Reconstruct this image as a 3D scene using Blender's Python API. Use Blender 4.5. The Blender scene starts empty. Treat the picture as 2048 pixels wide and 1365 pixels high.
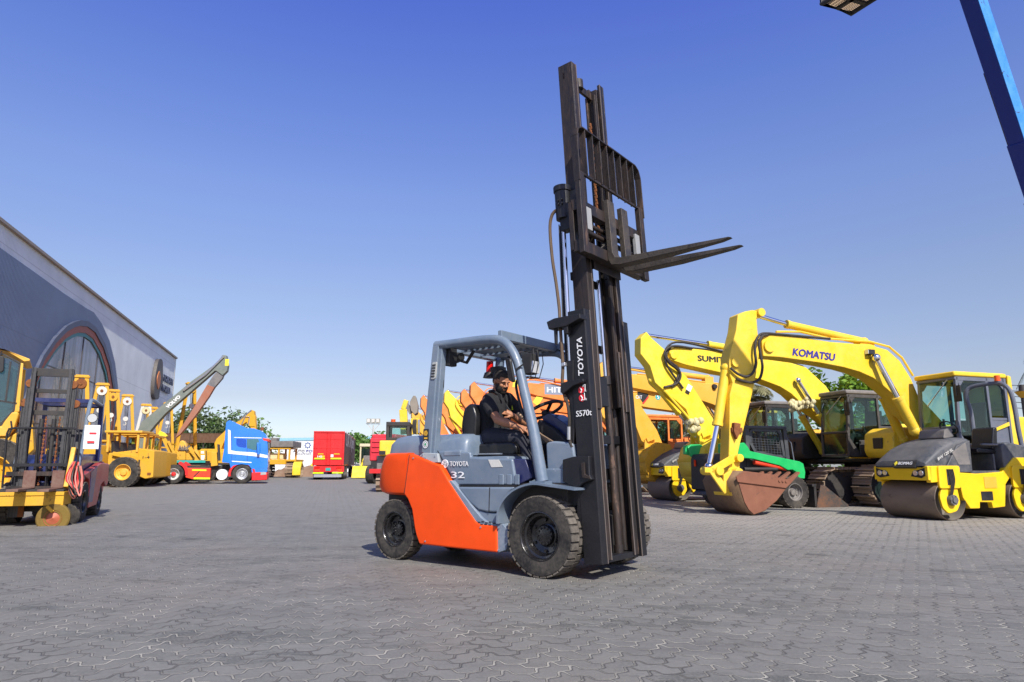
import bpy, bmesh, math, random
from mathutils import Vector as V, Matrix as MX
random.seed(11)
R = math.radians
S = bpy.context.scene
COL = S.collection
# ---------------------------------------------------------------- camera
CH, CF, CP = .95, 1365., R(10.4)
cc, cs = math.cos(CP), math.sin(CP)
cam = bpy.data.objects.new('camera', bpy.data.cameras.new('camera')); COL.objects.link(cam)
cam.location = (0, 0, CH); cam.rotation_euler = (R(90) + CP, 0, 0)
cam.data.sensor_width = 36; cam.data.lens = CF / 2048 * 36; cam.data.clip_end = 3000; cam.data.clip_start = .05
cam.data.dof.use_dof = True; cam.data.dof.focus_distance = 6.0; cam.data.dof.aperture_fstop = 8.0
S.camera = cam
def ray(px, py):
    x = (px - 1024) / CF; y = -(py - 682.5) / CF
    return V((x, cc - y * cs, cs + y * cc))
def atY(px, py, Y):
    r = ray(px, py); return V((0, 0, CH)) + r * (Y / r.y)
def ground(px, py, z=0):
    r = ray(px, py); return V((0, 0, CH)) + r * ((z - CH) / r.z)
class Fr:
    """a machine's own frame on the ground: x ahead, y to its left, z up"""
    def __init__(s, O, yaw):
        s.O = V((O[0], O[1], 0)); s.yaw = R(yaw)
        s.f = V((math.cos(s.yaw), math.sin(s.yaw), 0)); s.l = V((-s.f.y, s.f.x, 0))
    def on(s, px, py, n, k):
        r = ray(px, py); C = V((0, 0, CH)) - s.O
        t = (k - C.dot(n)) / r.dot(n); P = C + r * t
        return (P.dot(s.f), P.dot(s.l), P.z)
    def Y(s, px, py, y): a = s.on(px, py, s.l, y); return (a[0], a[2])
    def X(s, px, py, x): a = s.on(px, py, s.f, x); return (a[1], a[2])
    def Y3(s, px, py, y): return V(s.on(px, py, s.l, y))
    def X3(s, px, py, x): return V(s.on(px, py, s.f, x))
def zoom(ox, oy, k): return lambda x, y: (ox + x / k, oy + y / k)
# ---------------------------------------------------------------- objects
def tag(o, label=None, cat=None, group=None, kind=None):
    if label: o['label'] = label
    if cat: o['category'] = cat
    if group: o['group'] = group
    if kind: o['kind'] = kind
    return o
def thing(name, fr, label, cat, group=None):
    o = bpy.data.objects.new(name, None); COL.objects.link(o); o.empty_display_size = .2
    o.location = fr.O; o.rotation_euler = (0, 0, fr.yaw)
    return tag(o, label, cat, group)
def copy_tree(o, parent=None):
    c = o.copy(); COL.objects.link(c); c.parent = parent
    for ch in o.children: copy_tree(ch, c)
    return c
class G:
    """collects shapes, then links them as ONE mesh object"""
    def __init__(s, M=None): s.v = []; s.f = []; s.mi = []; s.m = 0; s.M = M
    def add(s, vs, fs):
        b = len(s.v)
        for p in vs:
            p = V(p); s.v.append(s.M @ p if s.M else p)
        for f in fs: s.f.append([b + i for i in f]); s.mi.append(s.m)
        return s
    def box(s, c, d, rot=None):
        x, y, z = d[0] / 2, d[1] / 2, d[2] / 2
        vs = [V((i * x, j * y, k * z)) for i in (-1, 1) for j in (-1, 1) for k in (-1, 1)]
        if rot: 
            m = MX.Rotation(rot[1], 3, rot[0]); vs = [m @ p for p in vs]
        return s.add([p + V(c) for p in vs], [(0,1,3,2),(4,6,7,5),(0,4,5,1),(2,3,7,6),(0,2,6,4),(1,5,7,3)])
    def bb(s, a, b): # box from corner to corner
        return s.box([(a[i] + b[i]) / 2 for i in range(3)], [abs(b[i] - a[i]) for i in range(3)])
    def prism(s, pts, a, b, ax='y', tb=1.0):
        n = len(pts)
        ar = sum(pts[i][0] * pts[(i+1) % n][1] - pts[(i+1) % n][0] * pts[i][1] for i in range(n))
        if ar < 0: pts = pts[::-1]
        f = {'y': lambda p, t: (p[0], t, p[1]), 'x': lambda p, t: (t, p[0], p[1]), 'z': lambda p, t: (p[0], p[1], t)}[ax]
        lo, hi = (a, b) if a < b else (b, a)
        vs = [f(p, lo) for p in pts] + [f(p, hi) for p in pts]
        fs = [list(range(n)), list(range(2 * n - 1, n - 1, -1))] + [[i, i + n, (i + 1) % n + n, (i + 1) % n] for i in range(n)]
        if ax != 'y': fs = [g[::-1] for g in fs]
        return s.add(vs, fs)
    def bar(s, p0, p1, w, h, up=(0, 0, 1)):
        p0 = V(p0); p1 = V(p1); d = (p1 - p0)
        L = d.length
        if L < 1e-6: return s
        d.normalize(); u = V(up)
        if abs(d.dot(u)) > .98: u = V((1, 0, 0)) if abs(d.x) < .9 else V((0, 1, 0))
        r = d.cross(u).normalized(); u = r.cross(d)
        vs = []
        for t in (p0, p1):
            for a, b in ((-1, -1), (1, -1), (1, 1), (-1, 1)): vs.append(t + r * (a * w / 2) + u * (b * h / 2))
        return s.add(vs, [(0,1,2,3),(7,6,5,4),(0,4,5,1),(1,5,6,2),(2,6,7,3),(3,7,4,0)])
    def tube(s, pts, r, n=8, cap=True, closed=False):
        pts = [V(p) for p in pts]; m = len(pts)
        rr = r if isinstance(r, (list, tuple)) else [r] * m
        vs = []; prev = None
        for i, p in enumerate(pts):
            if closed: t = (pts[(i + 1) % m] - pts[i - 1])
            else: t = (pts[min(i + 1, m - 1)] - pts[max(i - 1, 0)])
            t.normalize()
            if prev is None:
                a = V((0, 0, 1)) if abs(t.z) < .9 else V((1, 0, 0))
                prev = t.cross(a).normalized()
            prev = (prev - t * prev.dot(t)).normalized(); q = t.cross(prev)
            for k in range(n):
                an = 2 * math.pi * k / n; vs.append(p + (prev * math.cos(an) + q * math.sin(an)) * rr[i])
        fs = []
        for i in range(m if closed else m - 1):
            j = (i + 1) % m
            for k in range(n): fs.append((i * n + k, i * n + (k + 1) % n, j * n + (k + 1) % n, j * n + k))
        if cap and not closed: fs += [list(range(n))[::-1], [(m - 1) * n + k for k in range(n)]]
        return s.add(vs, fs)
    def cyl(s, p0, p1, r0, r1=None, n=20):
        return s.tube([p0, p1], [r0, r0 if r1 is None else r1], n)
    def lathe(s, prof, c, ax='y', n=32, a0=0, a1=2 * math.pi):
        full = abs(a1 - a0) > 6.28; m = n if full else n + 1; vs = []
        for k in range(m):
            a = a0 + (a1 - a0) * k / n; co, si = math.cos(a), math.sin(a)
            for r, t in prof:
                p = {'y': (r * co, t, r * si), 'x': (t, r * co, r * si), 'z': (r * co, r * si, t)}[ax]
                vs.append(V(c) + V(p))
        L = len(prof); fs = []
        for k in range(m if full else m - 1):
            j = (k + 1) % m
            for i in range(L - 1): fs.append((k * L + i, j * L + i, j * L + i + 1, k * L + i + 1))
        return s.add(vs, fs)
    def loft(s, secs, cap=True, closed=True):
        n = len(secs[0]); vs = [p for q in secs for p in q]; fs = []
        for i in range(len(secs) - 1):
            for k in range(n if closed else n - 1):
                fs.append((i * n + k, i * n + (k + 1) % n, (i + 1) * n + (k + 1) % n, (i + 1) * n + k))
        if cap: fs += [list(range(n))[::-1], [(len(secs) - 1) * n + k for k in range(n)]]
        return s.add(vs, fs)
    def ball(s, c, r, n=12, m=8):
        r = V(r) if hasattr(r, '__len__') else V((r, r, r)); secs = []
        vs = [V(c) + V((0, 0, -r.z))]
        for i in range(1, m):
            t = math.pi * i / m - math.pi / 2
            for k in range(n):
                a = 2 * math.pi * k / n; vs.append(V(c) + V((r.x * math.cos(t) * math.cos(a), r.y * math.cos(t) * math.sin(a), r.z * math.sin(t))))
        vs.append(V(c) + V((0, 0, r.z))); fs = []
        for k in range(n):
            fs.append((0, 1 + (k + 1) % n, 1 + k))
            for i in range(m - 2): a = 1 + i * n; fs.append((a + k, a + (k + 1) % n, a + n + (k + 1) % n, a + n + k))
            a = 1 + (m - 2) * n; fs.append((a + k, a + (k + 1) % n, len(vs) - 1))
        return s.add(vs, fs)
    def build(s, name, mats, parent=None, bev=0, seg=2, ang=35, fix=True, smooth=True):
        me = bpy.data.meshes.new(name); me.from_pydata([tuple(v) for v in s.v], [], s.f)
        mats = mats if isinstance(mats, (list, tuple)) else [mats]
        for m in mats: me.materials.append(m)
        if len(mats) > 1: me.polygons.foreach_set('material_index', s.mi)
        if fix:
            bm = bmesh.new(); bm.from_mesh(me); bmesh.ops.recalc_face_normals(bm, faces=bm.faces); bm.to_mesh(me); bm.free()
        if smooth:
            me.polygons.foreach_set('use_smooth', [True] * len(me.polygons)); me.set_sharp_from_angle(angle=R(ang))
        me.update()
        o = bpy.data.objects.new(name, me); COL.objects.link(o)
        if parent: o.parent = parent
        if bev:
            b = o.modifiers.new('bevel', 'BEVEL'); b.width = bev; b.segments = seg; b.limit_method = 'ANGLE'; b.angle_limit = R(40); b.harden_normals = True
        return o
def spl(pts, k=6, closed=False):
    pts = [V(p) for p in pts]; n = len(pts); out = []
    g = (lambda i: pts[i % n]) if closed else (lambda i: pts[max(0, min(n - 1, i))])
    for i in range(n if closed else n - 1):
        a, b, c, d = g(i - 1), g(i), g(i + 1), g(i + 2)
        for j in range(k):
            t = j / k
            out.append(.5 * ((2 * b) + (c - a) * t + (2 * a - 5 * b + 4 * c - d) * t * t + (3 * b - a - 3 * c + d) * t ** 3))
    if not closed: out.append(pts[-1])
    return out
def rnd(pts, r, k=4):
    """round the corners of a 2-D outline; r one number or one per corner"""
    n = len(pts); out = []
    for i, p in enumerate(pts):
        ri = r[i] if isinstance(r, (list, tuple)) else r
        p = V((p[0], p[1])); a = V(pts[i - 1][:2]) - p; b = V(pts[(i + 1) % n][:2]) - p
        if ri <= 0: out.append(tuple(p)); continue
        d = min(ri, a.length * .48, b.length * .48); a.normalize(); b.normalize()
        A = p + a * d; B = p + b * d
        for j in range(k + 1):
            t = j / k; out.append(tuple(A * (1 - t) ** 2 + p * 2 * t * (1 - t) + B * t * t))
    return out
def text(s, parent, mat, o, right, up, w=None, h=None, name='lettering', bold=.012, shear=0, th=.003):
    """flat raised lettering: o = lower left corner, fitted to w x h"""
    cu = bpy.data.curves.new('t', 'FONT'); cu.body = s; cu.size = 1; cu.offset = 0; cu.shear = shear; cu.resolution_u = 3
    ob = bpy.data.objects.new('t', cu); me = bpy.data.meshes.new_from_object(ob)
    bpy.data.objects.remove(ob); bpy.data.curves.remove(cu)
    xs = [v.co.x for v in me.vertices]; ys = [v.co.y for v in me.vertices]
    x0, x1, y0, y1 = min(xs), max(xs), min(ys), max(ys)
    sx = w / (x1 - x0) if w else h / (y1 - y0); sy = h / (y1 - y0) if h else sx
    right = V(right).normalized(); up = V(up).normalized(); nn = right.cross(up)
    vs = [v.co.copy() for v in me.vertices]; fs = [tuple(p.vertices) for p in me.polygons]; bpy.data.meshes.remove(me); g = []; ff = []
    for k, (ax_, ay_) in enumerate(((0, 0), (-1, 0), (1, 0), (0, -.7), (0, .7)) if bold > .001 else ((0, 0),)):   # heavier strokes: the outline repeated a hair apart, each layer slightly proud
        b0 = len(g); g += [V(o) + right * ((c.x + ax_ * bold - x0) * sx) + up * ((c.y + ay_ * bold - y0) * sy) + nn * (.0035 + .0012 * k) for c in vs]; ff += [[i + b0 for i in f] for f in fs]
    me = bpy.data.meshes.new(name); me.from_pydata([tuple(v) for v in g], [], ff); me.materials.append(mat)
    ob = bpy.data.objects.new(name, me); COL.objects.link(ob); ob.parent = parent
    if th > .01: m = ob.modifiers.new('solid', 'SOLIDIFY'); m.thickness = th; m.offset = 1
    return ob
# ---------------------------------------------------------------- materials
def nodes(name):
    m = bpy.data.materials.new(name); m.use_nodes = True
    nt = m.node_tree; b = nt.nodes['Principled BSDF']; return m, nt, b
def N(nt, t, **k):
    n = nt.nodes.new(t)
    for a, v in k.items():
        if a.startswith('i_'): n.inputs[a[2:].replace('_', ' ')].default_value = v
        elif a.startswith('n') and a[1:].isdigit(): n.inputs[int(a[1:])].default_value = v
        else: setattr(n, a, v)
    return n
def noise(nt, co, scale, det=4, rough=.55, dist=0):
    n = N(nt, 'ShaderNodeTexNoise'); n.inputs['Scale'].default_value = scale; n.inputs['Detail'].default_value = det
    n.inputs['Roughness'].default_value = rough; n.inputs['Distortion'].default_value = dist
    nt.links.new(co, n.inputs['Vector']); return n.outputs[0]
def ramp(nt, fac, a, b, c0=(0,0,0,1), c1=(1,1,1,1)):
    r = N(nt, 'ShaderNodeValToRGB'); e = r.color_ramp.elements
    e[0].position = a; e[1].position = b; e[0].color = c0; e[1].color = c1
    nt.links.new(fac, r.inputs[0]); return r.outputs[0]
def mixc(nt, fac, a, b, mode='MIX'):
    m = N(nt, 'ShaderNodeMix', data_type='RGBA', blend_type=mode)
    for s, v in ((0, fac), (6, a), (7, b)):
        if hasattr(v, 'links') or hasattr(v, 'is_linked'): nt.links.new(v, m.inputs[s])
        elif isinstance(v, (tuple, list)): m.inputs[s].default_value = (*v[:3], 1)
        else: m.inputs[s].default_value = v
    return m.outputs[2]
def math_(nt, op, a, b=None, c=None, clamp=False):
    m = N(nt, 'ShaderNodeMath', operation=op, use_clamp=clamp)
    for i, v in enumerate((a, b, c)):
        if v is None: continue
        if hasattr(v, 'is_linked'): nt.links.new(v, m.inputs[i])
        else: m.inputs[i].default_value = v
    return m.outputs[0]
def paint(name, col, rough=.4, metal=0., dirt=.25, dcol=(.30, .25, .19), sc=3., wear=0., wcol=(.12, .06, .03), bump=.15, coat=0., wsc=9., spec=.5, stretch=None):
    """painted / worn surface: base colour, dust film, chips of another colour, roughness variation, fine bump"""
    m, nt, b = nodes(name)
    tc = N(nt, 'ShaderNodeTexCoord').outputs['Object']
    if stretch:
        mp = N(nt, 'ShaderNodeMapping'); mp.inputs['Scale'].default_value = stretch; nt.links.new(tc, mp.inputs[0]); tc = mp.outputs[0]
    n1 = noise(nt, tc, sc, 6, .65); n2 = noise(nt, tc, sc * 9, 5, .7)
    tone = mixc(nt, ramp(nt, n1, .3, .7), [c * .86 for c in col], [min(1, c * 1.08) for c in col])
    d = math_(nt, 'MULTIPLY', ramp(nt, math_(nt, 'ADD', math_(nt, 'MULTIPLY', n1, .6), math_(nt, 'MULTIPLY', n2, .4)), .42, .68), dirt)
    c = mixc(nt, d, tone, dcol)
    if wear:
        n3 = noise(nt, tc, wsc, 8, .7, .4)
        w = ramp(nt, n3, .68 - wear * .22, .72 - wear * .18); c = mixc(nt, w, c, wcol)
    nt.links.new(c, b.inputs['Base Color'])
    ro = math_(nt, 'ADD', rough - .06, math_(nt, 'MULTIPLY', n2, .16)); ro = math_(nt, 'ADD', ro, math_(nt, 'MULTIPLY', d, .5), clamp=True)
    nt.links.new(ro, b.inputs['Roughness']); b.inputs['Metallic'].default_value = metal
    b.inputs['Specular IOR Level'].default_value = spec
    if coat: b.inputs['Coat Weight'].default_value = coat; b.inputs['Coat Roughness'].default_value = .06
    if bump:
        bp = N(nt, 'ShaderNodeBump'); bp.inputs['Strength'].default_value = bump; bp.inputs['Distance'].default_value = .01
        nt.links.new(n2, bp.inputs['Height']); nt.links.new(bp.outputs[0], b.inputs['Normal'])
    return m
def plain(name, col, rough=.5, metal=0., spec=.5):
    m, nt, b = nodes(name); b.inputs['Base Color'].default_value = (*col, 1); b.inputs['Roughness'].default_value = rough
    b.inputs['Metallic'].default_value = metal; b.inputs['Specular IOR Level'].default_value = spec
    return m
M = {}
M['orange'] = paint('orange_paint', (.92, .076, .002), .46, wear=.04, wcol=(.55, .05, .004), wsc=5, dirt=.07, dcol=(.80, .16, .05), coat=.08, bump=.03, sc=2, spec=.35)
M['steel_blue'] = paint('grey_blue_paint', (.135, .185, .25), .36, dirt=.3, dcol=(.30, .29, .27), coat=.3, bump=.06, sc=3, wear=.12, wcol=(.35, .38, .42), wsc=14)
M['steel_blue_worn'] = paint('scuffed_grey_blue_paint', (.15, .20, .27), .5, dirt=.5, dcol=(.40, .40, .40), bump=.1, sc=4, wear=.25, wcol=(.42, .45, .48), wsc=10)
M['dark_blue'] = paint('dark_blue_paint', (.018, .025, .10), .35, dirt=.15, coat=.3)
M['mast'] = paint('black_mast_paint', (.006, .006, .008), .45, dirt=.15, dcol=(.05, .042, .036), sc=4, wear=.12, wcol=(.06, .04, .03), bump=.2)
M['mast_worn'] = paint('worn_mast_steel', (.016, .013, .012), .42, metal=.1, dirt=.6, dcol=(.075, .045, .030), sc=6, wear=.35, wcol=(.13, .075, .05), bump=.35, wsc=12, stretch=(1, 1, .18))
M['fork'] = paint('worn_fork_steel', (.06, .053, .046), .5, metal=.5, dirt=.6, dcol=(.14, .11, .085), sc=6, wear=.35, wcol=(.03, .026, .024), bump=.3)
M['edge'] = paint('rubbed_steel_highlight', (.26, .22, .19), .4, metal=.5, dirt=.6, dcol=(.12, .07, .045), sc=8, stretch=(1, 1, .2))  # rubbed rail edges, highlight painted into the pale colour
M['chrome'] = plain('chrome', (.75, .75, .76), .12, 1.)
M['hose'] = paint('hose_rubber', (.022, .018, .016), .6, dirt=.4, dcol=(.10, .08, .06))
M['brown_hose'] = paint('dusty_hose', (.09, .055, .03), .6, dirt=.4, dcol=(.2, .14, .09))
def rubber(name, col=(.022, .021, .021), dcol=(.19, .165, .135), dirt=.5):
    return paint(name, col, .8, dirt=dirt, dcol=dcol, sc=4, bump=.3, spec=.25)
M['tyre'] = rubber('tyre_rubber'); M['tread'] = rubber('dusty_tread', (.085, .075, .064), (.25, .22, .18), .8)
M['rim'] = paint('glossy_black_rim', (.006, .006, .007), .22, dirt=.25, dcol=(.06, .05, .045), coat=.5, sc=8)
M['black'] = paint('black_plastic', (.012, .012, .013), .5, dirt=.3, dcol=(.08, .07, .06))
M['black_gloss'] = paint('black_vinyl', (.010, .010, .011), .32, dirt=.12, dcol=(.05, .05, .05), sc=6, bump=.12)
M['rust'] = paint('rust', (.19, .060, .020), .85, dirt=.7, dcol=(.33, .14, .04), sc=9, wear=.4, wcol=(.05, .025, .015), bump=.6)
M['rust_orange'] = paint('rusty_arch', (.28, .10, .015), .8, dirt=.8, dcol=(.05, .025, .012), sc=7, wear=.5, wcol=(.45, .18, .04), bump=.6)
M['white'] = plain('white_vinyl', (.80, .80, .80), .5)
M['kyellow'] = paint('yellow_paint', (.88, .58, .018), .42, dirt=.38, dcol=(.50, .38, .18), sc=2.6, wear=.22, wcol=(.40, .24, .05), bump=.1)
M['syellow'] = paint('lemon_yellow_paint', (.92, .66, .02), .42, dirt=.35, dcol=(.55, .44, .20), sc=2.6, wear=.2, wcol=(.45, .3, .06), bump=.1)
M['cyellow'] = paint('warm_yellow_paint', (.80, .42, .035), .45, dirt=.3, dcol=(.45, .32, .16), sc=2, wear=.1, bump=.08)
M['oyellow'] = paint('old_yellow_paint', (.72, .38, .012), .5, dirt=.5, dcol=(.34, .20, .06), sc=2.2, wear=.3, wcol=(.16, .07, .02), bump=.15)
M['ryellow'] = paint('roller_yellow_paint', (.88, .56, .006), .38, dirt=.12, dcol=(.5, .36, .12), sc=2, bump=.05)
M['hit'] = paint('orange_machine_paint', (.85, .22, .032), .48, dirt=.4, dcol=(.75, .34, .14), sc=2, wear=.1, wcol=(.4, .14, .05), bump=.08)
M['gcab'] = paint('grey_cab_paint', (.16, .15, .14), .5, dirt=.5, dcol=(.30, .26, .22), sc=3)
M['kcab'] = paint('slate_cab_paint', (.115, .13, .165), .45, dirt=.3, dcol=(.20, .19, .18), sc=3)
M['gdark'] = paint('dark_brown_cab_paint', (.05, .047, .044), .5, dirt=.4, dcol=(.16, .14, .12), sc=3)
M['bobcab'] = paint('charcoal_cage_paint', (.045, .05, .06), .5, dirt=.35, dcol=(.14, .13, .12), sc=3)
M['dark'] = paint('dark_frame_paint', (.022, .021, .022), .55, dirt=.4, dcol=(.10, .08, .06), sc=3)
M['bomag_grey'] = paint('charcoal_hood', (.055, .062, .072), .5, dirt=.55, dcol=(.22, .20, .18), sc=2.4, bump=.06)
M['track'] = paint('track_steel', (.30, .22, .155), .55, metal=.15, dirt=.8, dcol=(.30, .20, .12), sc=7, wear=.3, wcol=(.05, .035, .028), bump=.4)
M['drum'] = paint('drum_steel', (.20, .15, .11), .5, metal=.15, dirt=.7, dcol=(.30, .22, .15), sc=3, wear=.25, wcol=(.11, .08, .06), bump=.25, stretch=(1, .35, 1))
M['drum_in'] = paint('drum_inside', (.22, .20, .17), .6, metal=.2, dirt=.5, dcol=(.3, .26, .2), sc=3)
M['bucket'] = paint('rusty_bucket', (.20, .075, .040), .75, dirt=.5, dcol=(.26, .12, .07), sc=5, wear=.25, wcol=(.11, .05, .035), bump=.3)
M['bucket_back'] = paint('dusty_bucket_shell', (.17, .10, .055), .75, dirt=.7, dcol=(.30, .20, .11), sc=4, wear=.3, wcol=(.10, .055, .035), bump=.3)
M['green'] = paint('green_paint', (.008, .46, .11), .4, dirt=.12, dcol=(.15, .45, .2), coat=.2, sc=3)
M['red'] = paint('red_paint', (.66, .012, .014), .42, dirt=.12, dcol=(.5, .12, .1), sc=1.5, bump=.04)
M['redorange'] = paint('red_orange_paint', (.80, .05, .012), .4, dirt=.1)
M['pinkred'] = paint('faded_red_paint', (.70, .035, .055), .45, dirt=.25, dcol=(.65, .15, .15), sc=1.5)
M['blue'] = paint('blue_truck_paint', (.010, .19, .74), .26, dirt=.1, dcol=(.1, .25, .6), coat=.6, sc=1, bump=.02)
M['navy'] = paint('navy_paint', (.012, .022, .11), .35, dirt=.2, dcol=(.10, .10, .13), coat=.3)
M['lred'] = paint('forklift_red_paint', (.42, .035, .028), .4, dirt=.4, dcol=(.40, .16, .12), coat=.2)
M['sunlit_blue'] = paint('chipped_sunlit_blue', (.045, .27, .72), .5, dirt=.35, dcol=(.2, .42, .66), sc=3, wear=.3, wcol=(.05, .05, .06), wsc=5)  # boom blue with sunlight put into the colour, plus chips
M['boom_blue'] = paint('royal_blue_paint', (.006, .030, .26), .42, dirt=.3, dcol=(.02, .03, .08), sc=4, wear=.18, wcol=(.05, .05, .07))
M['vgrey'] = paint('grey_green_paint', (.16, .19, .165), .5, dirt=.4, dcol=(.28, .28, .24), sc=1.5)
M['teal'] = paint('teal_paint', (.006, .36, .31), .45, dirt=.2)
M['silver'] = plain('aluminium', (.55, .56, .57), .35, .8)
M['dirty_white'] = paint('dirty_white_paint', (.66, .65, .60), .5, dirt=.4)
M['cream'] = paint('cream_wrap', (.66, .60, .36), .8, dirt=.5, dcol=(.5, .38, .1), sc=12, bump=.8)
M['lime'] = plain('hi_vis_tape', (.62, .80, .01), .5)
M['amber'] = plain('amber_lens', (.85, .10, .01), .25)
M['redlens'] = plain('red_lens', (.75, .01, .005), .15)
M['lens'] = plain('lamp_lens', (.55, .58, .60), .12, .6)
M['komblue'] = plain('blue_decal', (.03, .03, .24), .5)
M['blackdecal'] = plain('black_decal', (.02, .02, .02), .5)
M['yellowdecal'] = plain('yellow_decal', (.80, .68, .05), .5)
M['reddecal'] = plain('red_decal', (.70, .02, .03), .5)
def glass(name, tint=(.28, .50, .46), a=.35, rough=.03):
    m, nt, b = nodes(name); out = nt.nodes['Material Output']
    t = N(nt, 'ShaderNodeBsdfTransparent'); t.inputs[0].default_value = (*tint, 1)
    g = N(nt, 'ShaderNodeBsdfGlossy'); g.inputs['Roughness'].default_value = rough; g.inputs[0].default_value = (.9, .95, 1, 1)
    f = N(nt, 'ShaderNodeLayerWeight'); f.inputs[0].default_value = .5
    fa = math_(nt, 'ADD', math_(nt, 'MULTIPLY', math_(nt, 'POWER', f.outputs['Facing'], 4.), .45), .035, clamp=True)
    mx = N(nt, 'ShaderNodeMixShader'); nt.links.new(fa, mx.inputs[0]); nt.links.new(t.outputs[0], mx.inputs[1]); nt.links.new(g.outputs[0], mx.inputs[2])
    b.inputs['Base Color'].default_value = (.01, .03, .03, 1); b.inputs['Roughness'].default_value = .1
    m2 = N(nt, 'ShaderNodeMixShader'); m2.inputs[0].default_value = a
    nt.links.new(mx.outputs[0], m2.inputs[1]); nt.links.new(b.outputs[0], m2.inputs[2]); nt.links.new(m2.outputs[0], out.inputs[0])
    return m
M['glass'] = glass('tinted_cab_glass', (.78, .93, .91), a=.04); M['glass_dark'] = glass('dusty_cab_glass', (.30, .36, .30), .35, .12)
M['headlight'] = plain('headlight_glass', (.7, .72, .75), .08, .3)
# ---------------------------------------------------------------- shared small builders
def tyre(parent, c, r, w, side, mt=None, mr=None, rimr=.55, blocks=34, hub=None, tread=True, name='wheel', dish=.03, tw=None, bd=None):
    """a wheel at c: tyre with separate tread blocks and dished rim; side = +1/-1 where the outer face looks along y"""
    mt = mt or M['tyre']; mr = mr or M['rim']; x, y, z = c; h = w / 2; s = side
    g = G(); br = rimr * r
    prof = [(br, h * .80), (br * 1.05, h * .92), (r * .80, h), (r * .93, h * .97), (r * .965, h * .86), (r * .965, -h * .86), (r * .93, -h * .97), (r * .80, -h), (br * 1.05, -h * .92), (br, -h * .8)]
    g.lathe([(a, t * s) for a, t in prof], c, 'y', 40)
    if tread:
        g.m = 1; bd = bd or .055 * r
        for k in range(blocks):
            for q in (-1, 1):
                a = 2 * math.pi * (k + (.5 if q > 0 else 0)) / blocks; d = 2 * math.pi / blocks * .36
                vs = []
                for tt, dd in ((q * h * .04, 0), (q * h * .99, .1 * d)):
                    for rr in (r * .95, r if abs(tt) < h * .5 else r * .985):
                        for an in (a - d, a + d): vs.append(V((x + rr * math.cos(an + dd), y + tt, z + rr * math.sin(an + dd))))
                g.add(vs, [(0,1,3,2),(4,6,7,5),(2,3,7,6),(0,4,5,1),(0,2,6,4),(1,5,7,3)])
    w_ = g.build(name, [mt, M['tread'] if tw is None else tw], parent, ang=40)
    g = G(); yo = lambda t: t * s
    g.lathe([(br * 1.04, yo(h * .93)), (br * .99, yo(h * .95)), (br * .95, yo(h * .86)), (br * .93, yo(h * .55)), (br * .84, yo(h * .50)), (br * .74, yo(h * .42 - dish)), (br * .50, yo(h * .30 - dish)), (br * .44, yo(h * .34 - dish)), (br * .40, yo(h * .62 - dish)), (br * .30, yo(h * .66 - dish)), (0, yo(h * .68 - dish))], c, 'y', 36)
    for k in range(12):
        a = 2 * math.pi * k / 12; rr = br * .34
        p = V((x + rr * math.cos(a), y + yo(h * .62 - dish), z + rr * math.sin(a))); g.cyl(p, p + V((0, yo(.014), 0)), .012 * r / .35, n=6)
    for k in range(6):
        a = 2 * math.pi * (k + .5) / 6; rr = br * .64
        p = V((x + rr * math.cos(a), y + yo(h * .36 - dish), z + rr * math.sin(a))); g.cyl(p, p + V((0, yo(.022), 0)), .014 * r / .35, n=6)
    g.build('rim', mr, w_)
    if hub: 
        g = G(); g.lathe([(br * .42, yo(h * .70 - dish)), (br * .30, yo(h * .95 - dish)), (0, yo(h - dish))], c, 'y', 20); g.build('hub', hub, w_)
    return w_
def cylinder(parent, p0, p1, p2, rb, rr, mb, name='cylinder', mr=None):
    """hydraulic cylinder: barrel p0-p1, rod p1-p2"""
    p0, p1, p2 = V(p0), V(p1), V(p2); g = G(); g.cyl(p0, p1, rb, n=16); d = (p1 - p0).normalized()
    g.cyl(p1 - d * .06, p1 + d * .01, rb * 1.12, n=16); g.ball(p0, rb * 1.2)
    o = g.build(name, mb, parent); g = G(); g.cyl(p1, p2, rr, n=14); g.ball(p2, rr * 1.6)
    g.build('rod', mr or M['chrome'], o); return o
def pin(g, p, r, w): g.cyl(V(p) - V((0, w / 2, 0)), V(p) + V((0, w / 2, 0)), r, n=16)
# ---------------------------------------------------------------- light
SUN_EL, SUN_DX, SUN_DY = 43., .38, -.925       # sun stands behind the camera, a little to its right
w = bpy.data.worlds.new('World'); S.world = w; w.use_nodes = True; nt = w.node_tree
bg = nt.nodes['Background']; sky = N(nt, 'ShaderNodeTexSky', sky_type='NISHITA')
sky.sun_disc = False; sky.sun_elevation = R(SUN_EL); sky.sun_rotation = math.atan2(SUN_DX, SUN_DY)
sky.altitude = 0; sky.air_density = 1.0; sky.dust_density = .9; sky.ozone_density = 3.0
tcw = N(nt, 'ShaderNodeTexCoord').outputs['Generated']; sw = N(nt, 'ShaderNodeSeparateXYZ'); nt.links.new(tcw, sw.inputs[0])
rp = N(nt, 'ShaderNodeValToRGB'); nt.links.new(sw.outputs[2], rp.inputs[0]); 
er = rp.color_ramp.elements; tab = [(.0, (1.1, 1.08, 1.28)), (.05, (1.08, 1.02, 1.15)), (.095, (1.0, .83, .85)), (.24, (1.14, .97, 1.02)), (.376, (1.16, 1.06, 1.32)), (.498, (.96, .98, 1.52)), (.597, (.80, .84, 1.70)), (.68, (.65, .7, 1.45)), (.80, (.72, .8, .9))]
while len(er) < len(tab): er.new(.5)
for e_, (p_, c_) in zip(er, tab): e_.position = p_; e_.color = (c_[0] / 2, c_[1] / 2, c_[2] / 2, 1)
mul = mixc(nt, 1., sky.outputs[0], rp.outputs[0], 'MULTIPLY'); mul = mixc(nt, 1., mul, mul, 'ADD'); nt.links.new(mul, bg.inputs[0]); bg.inputs[1].default_value = .115
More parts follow.
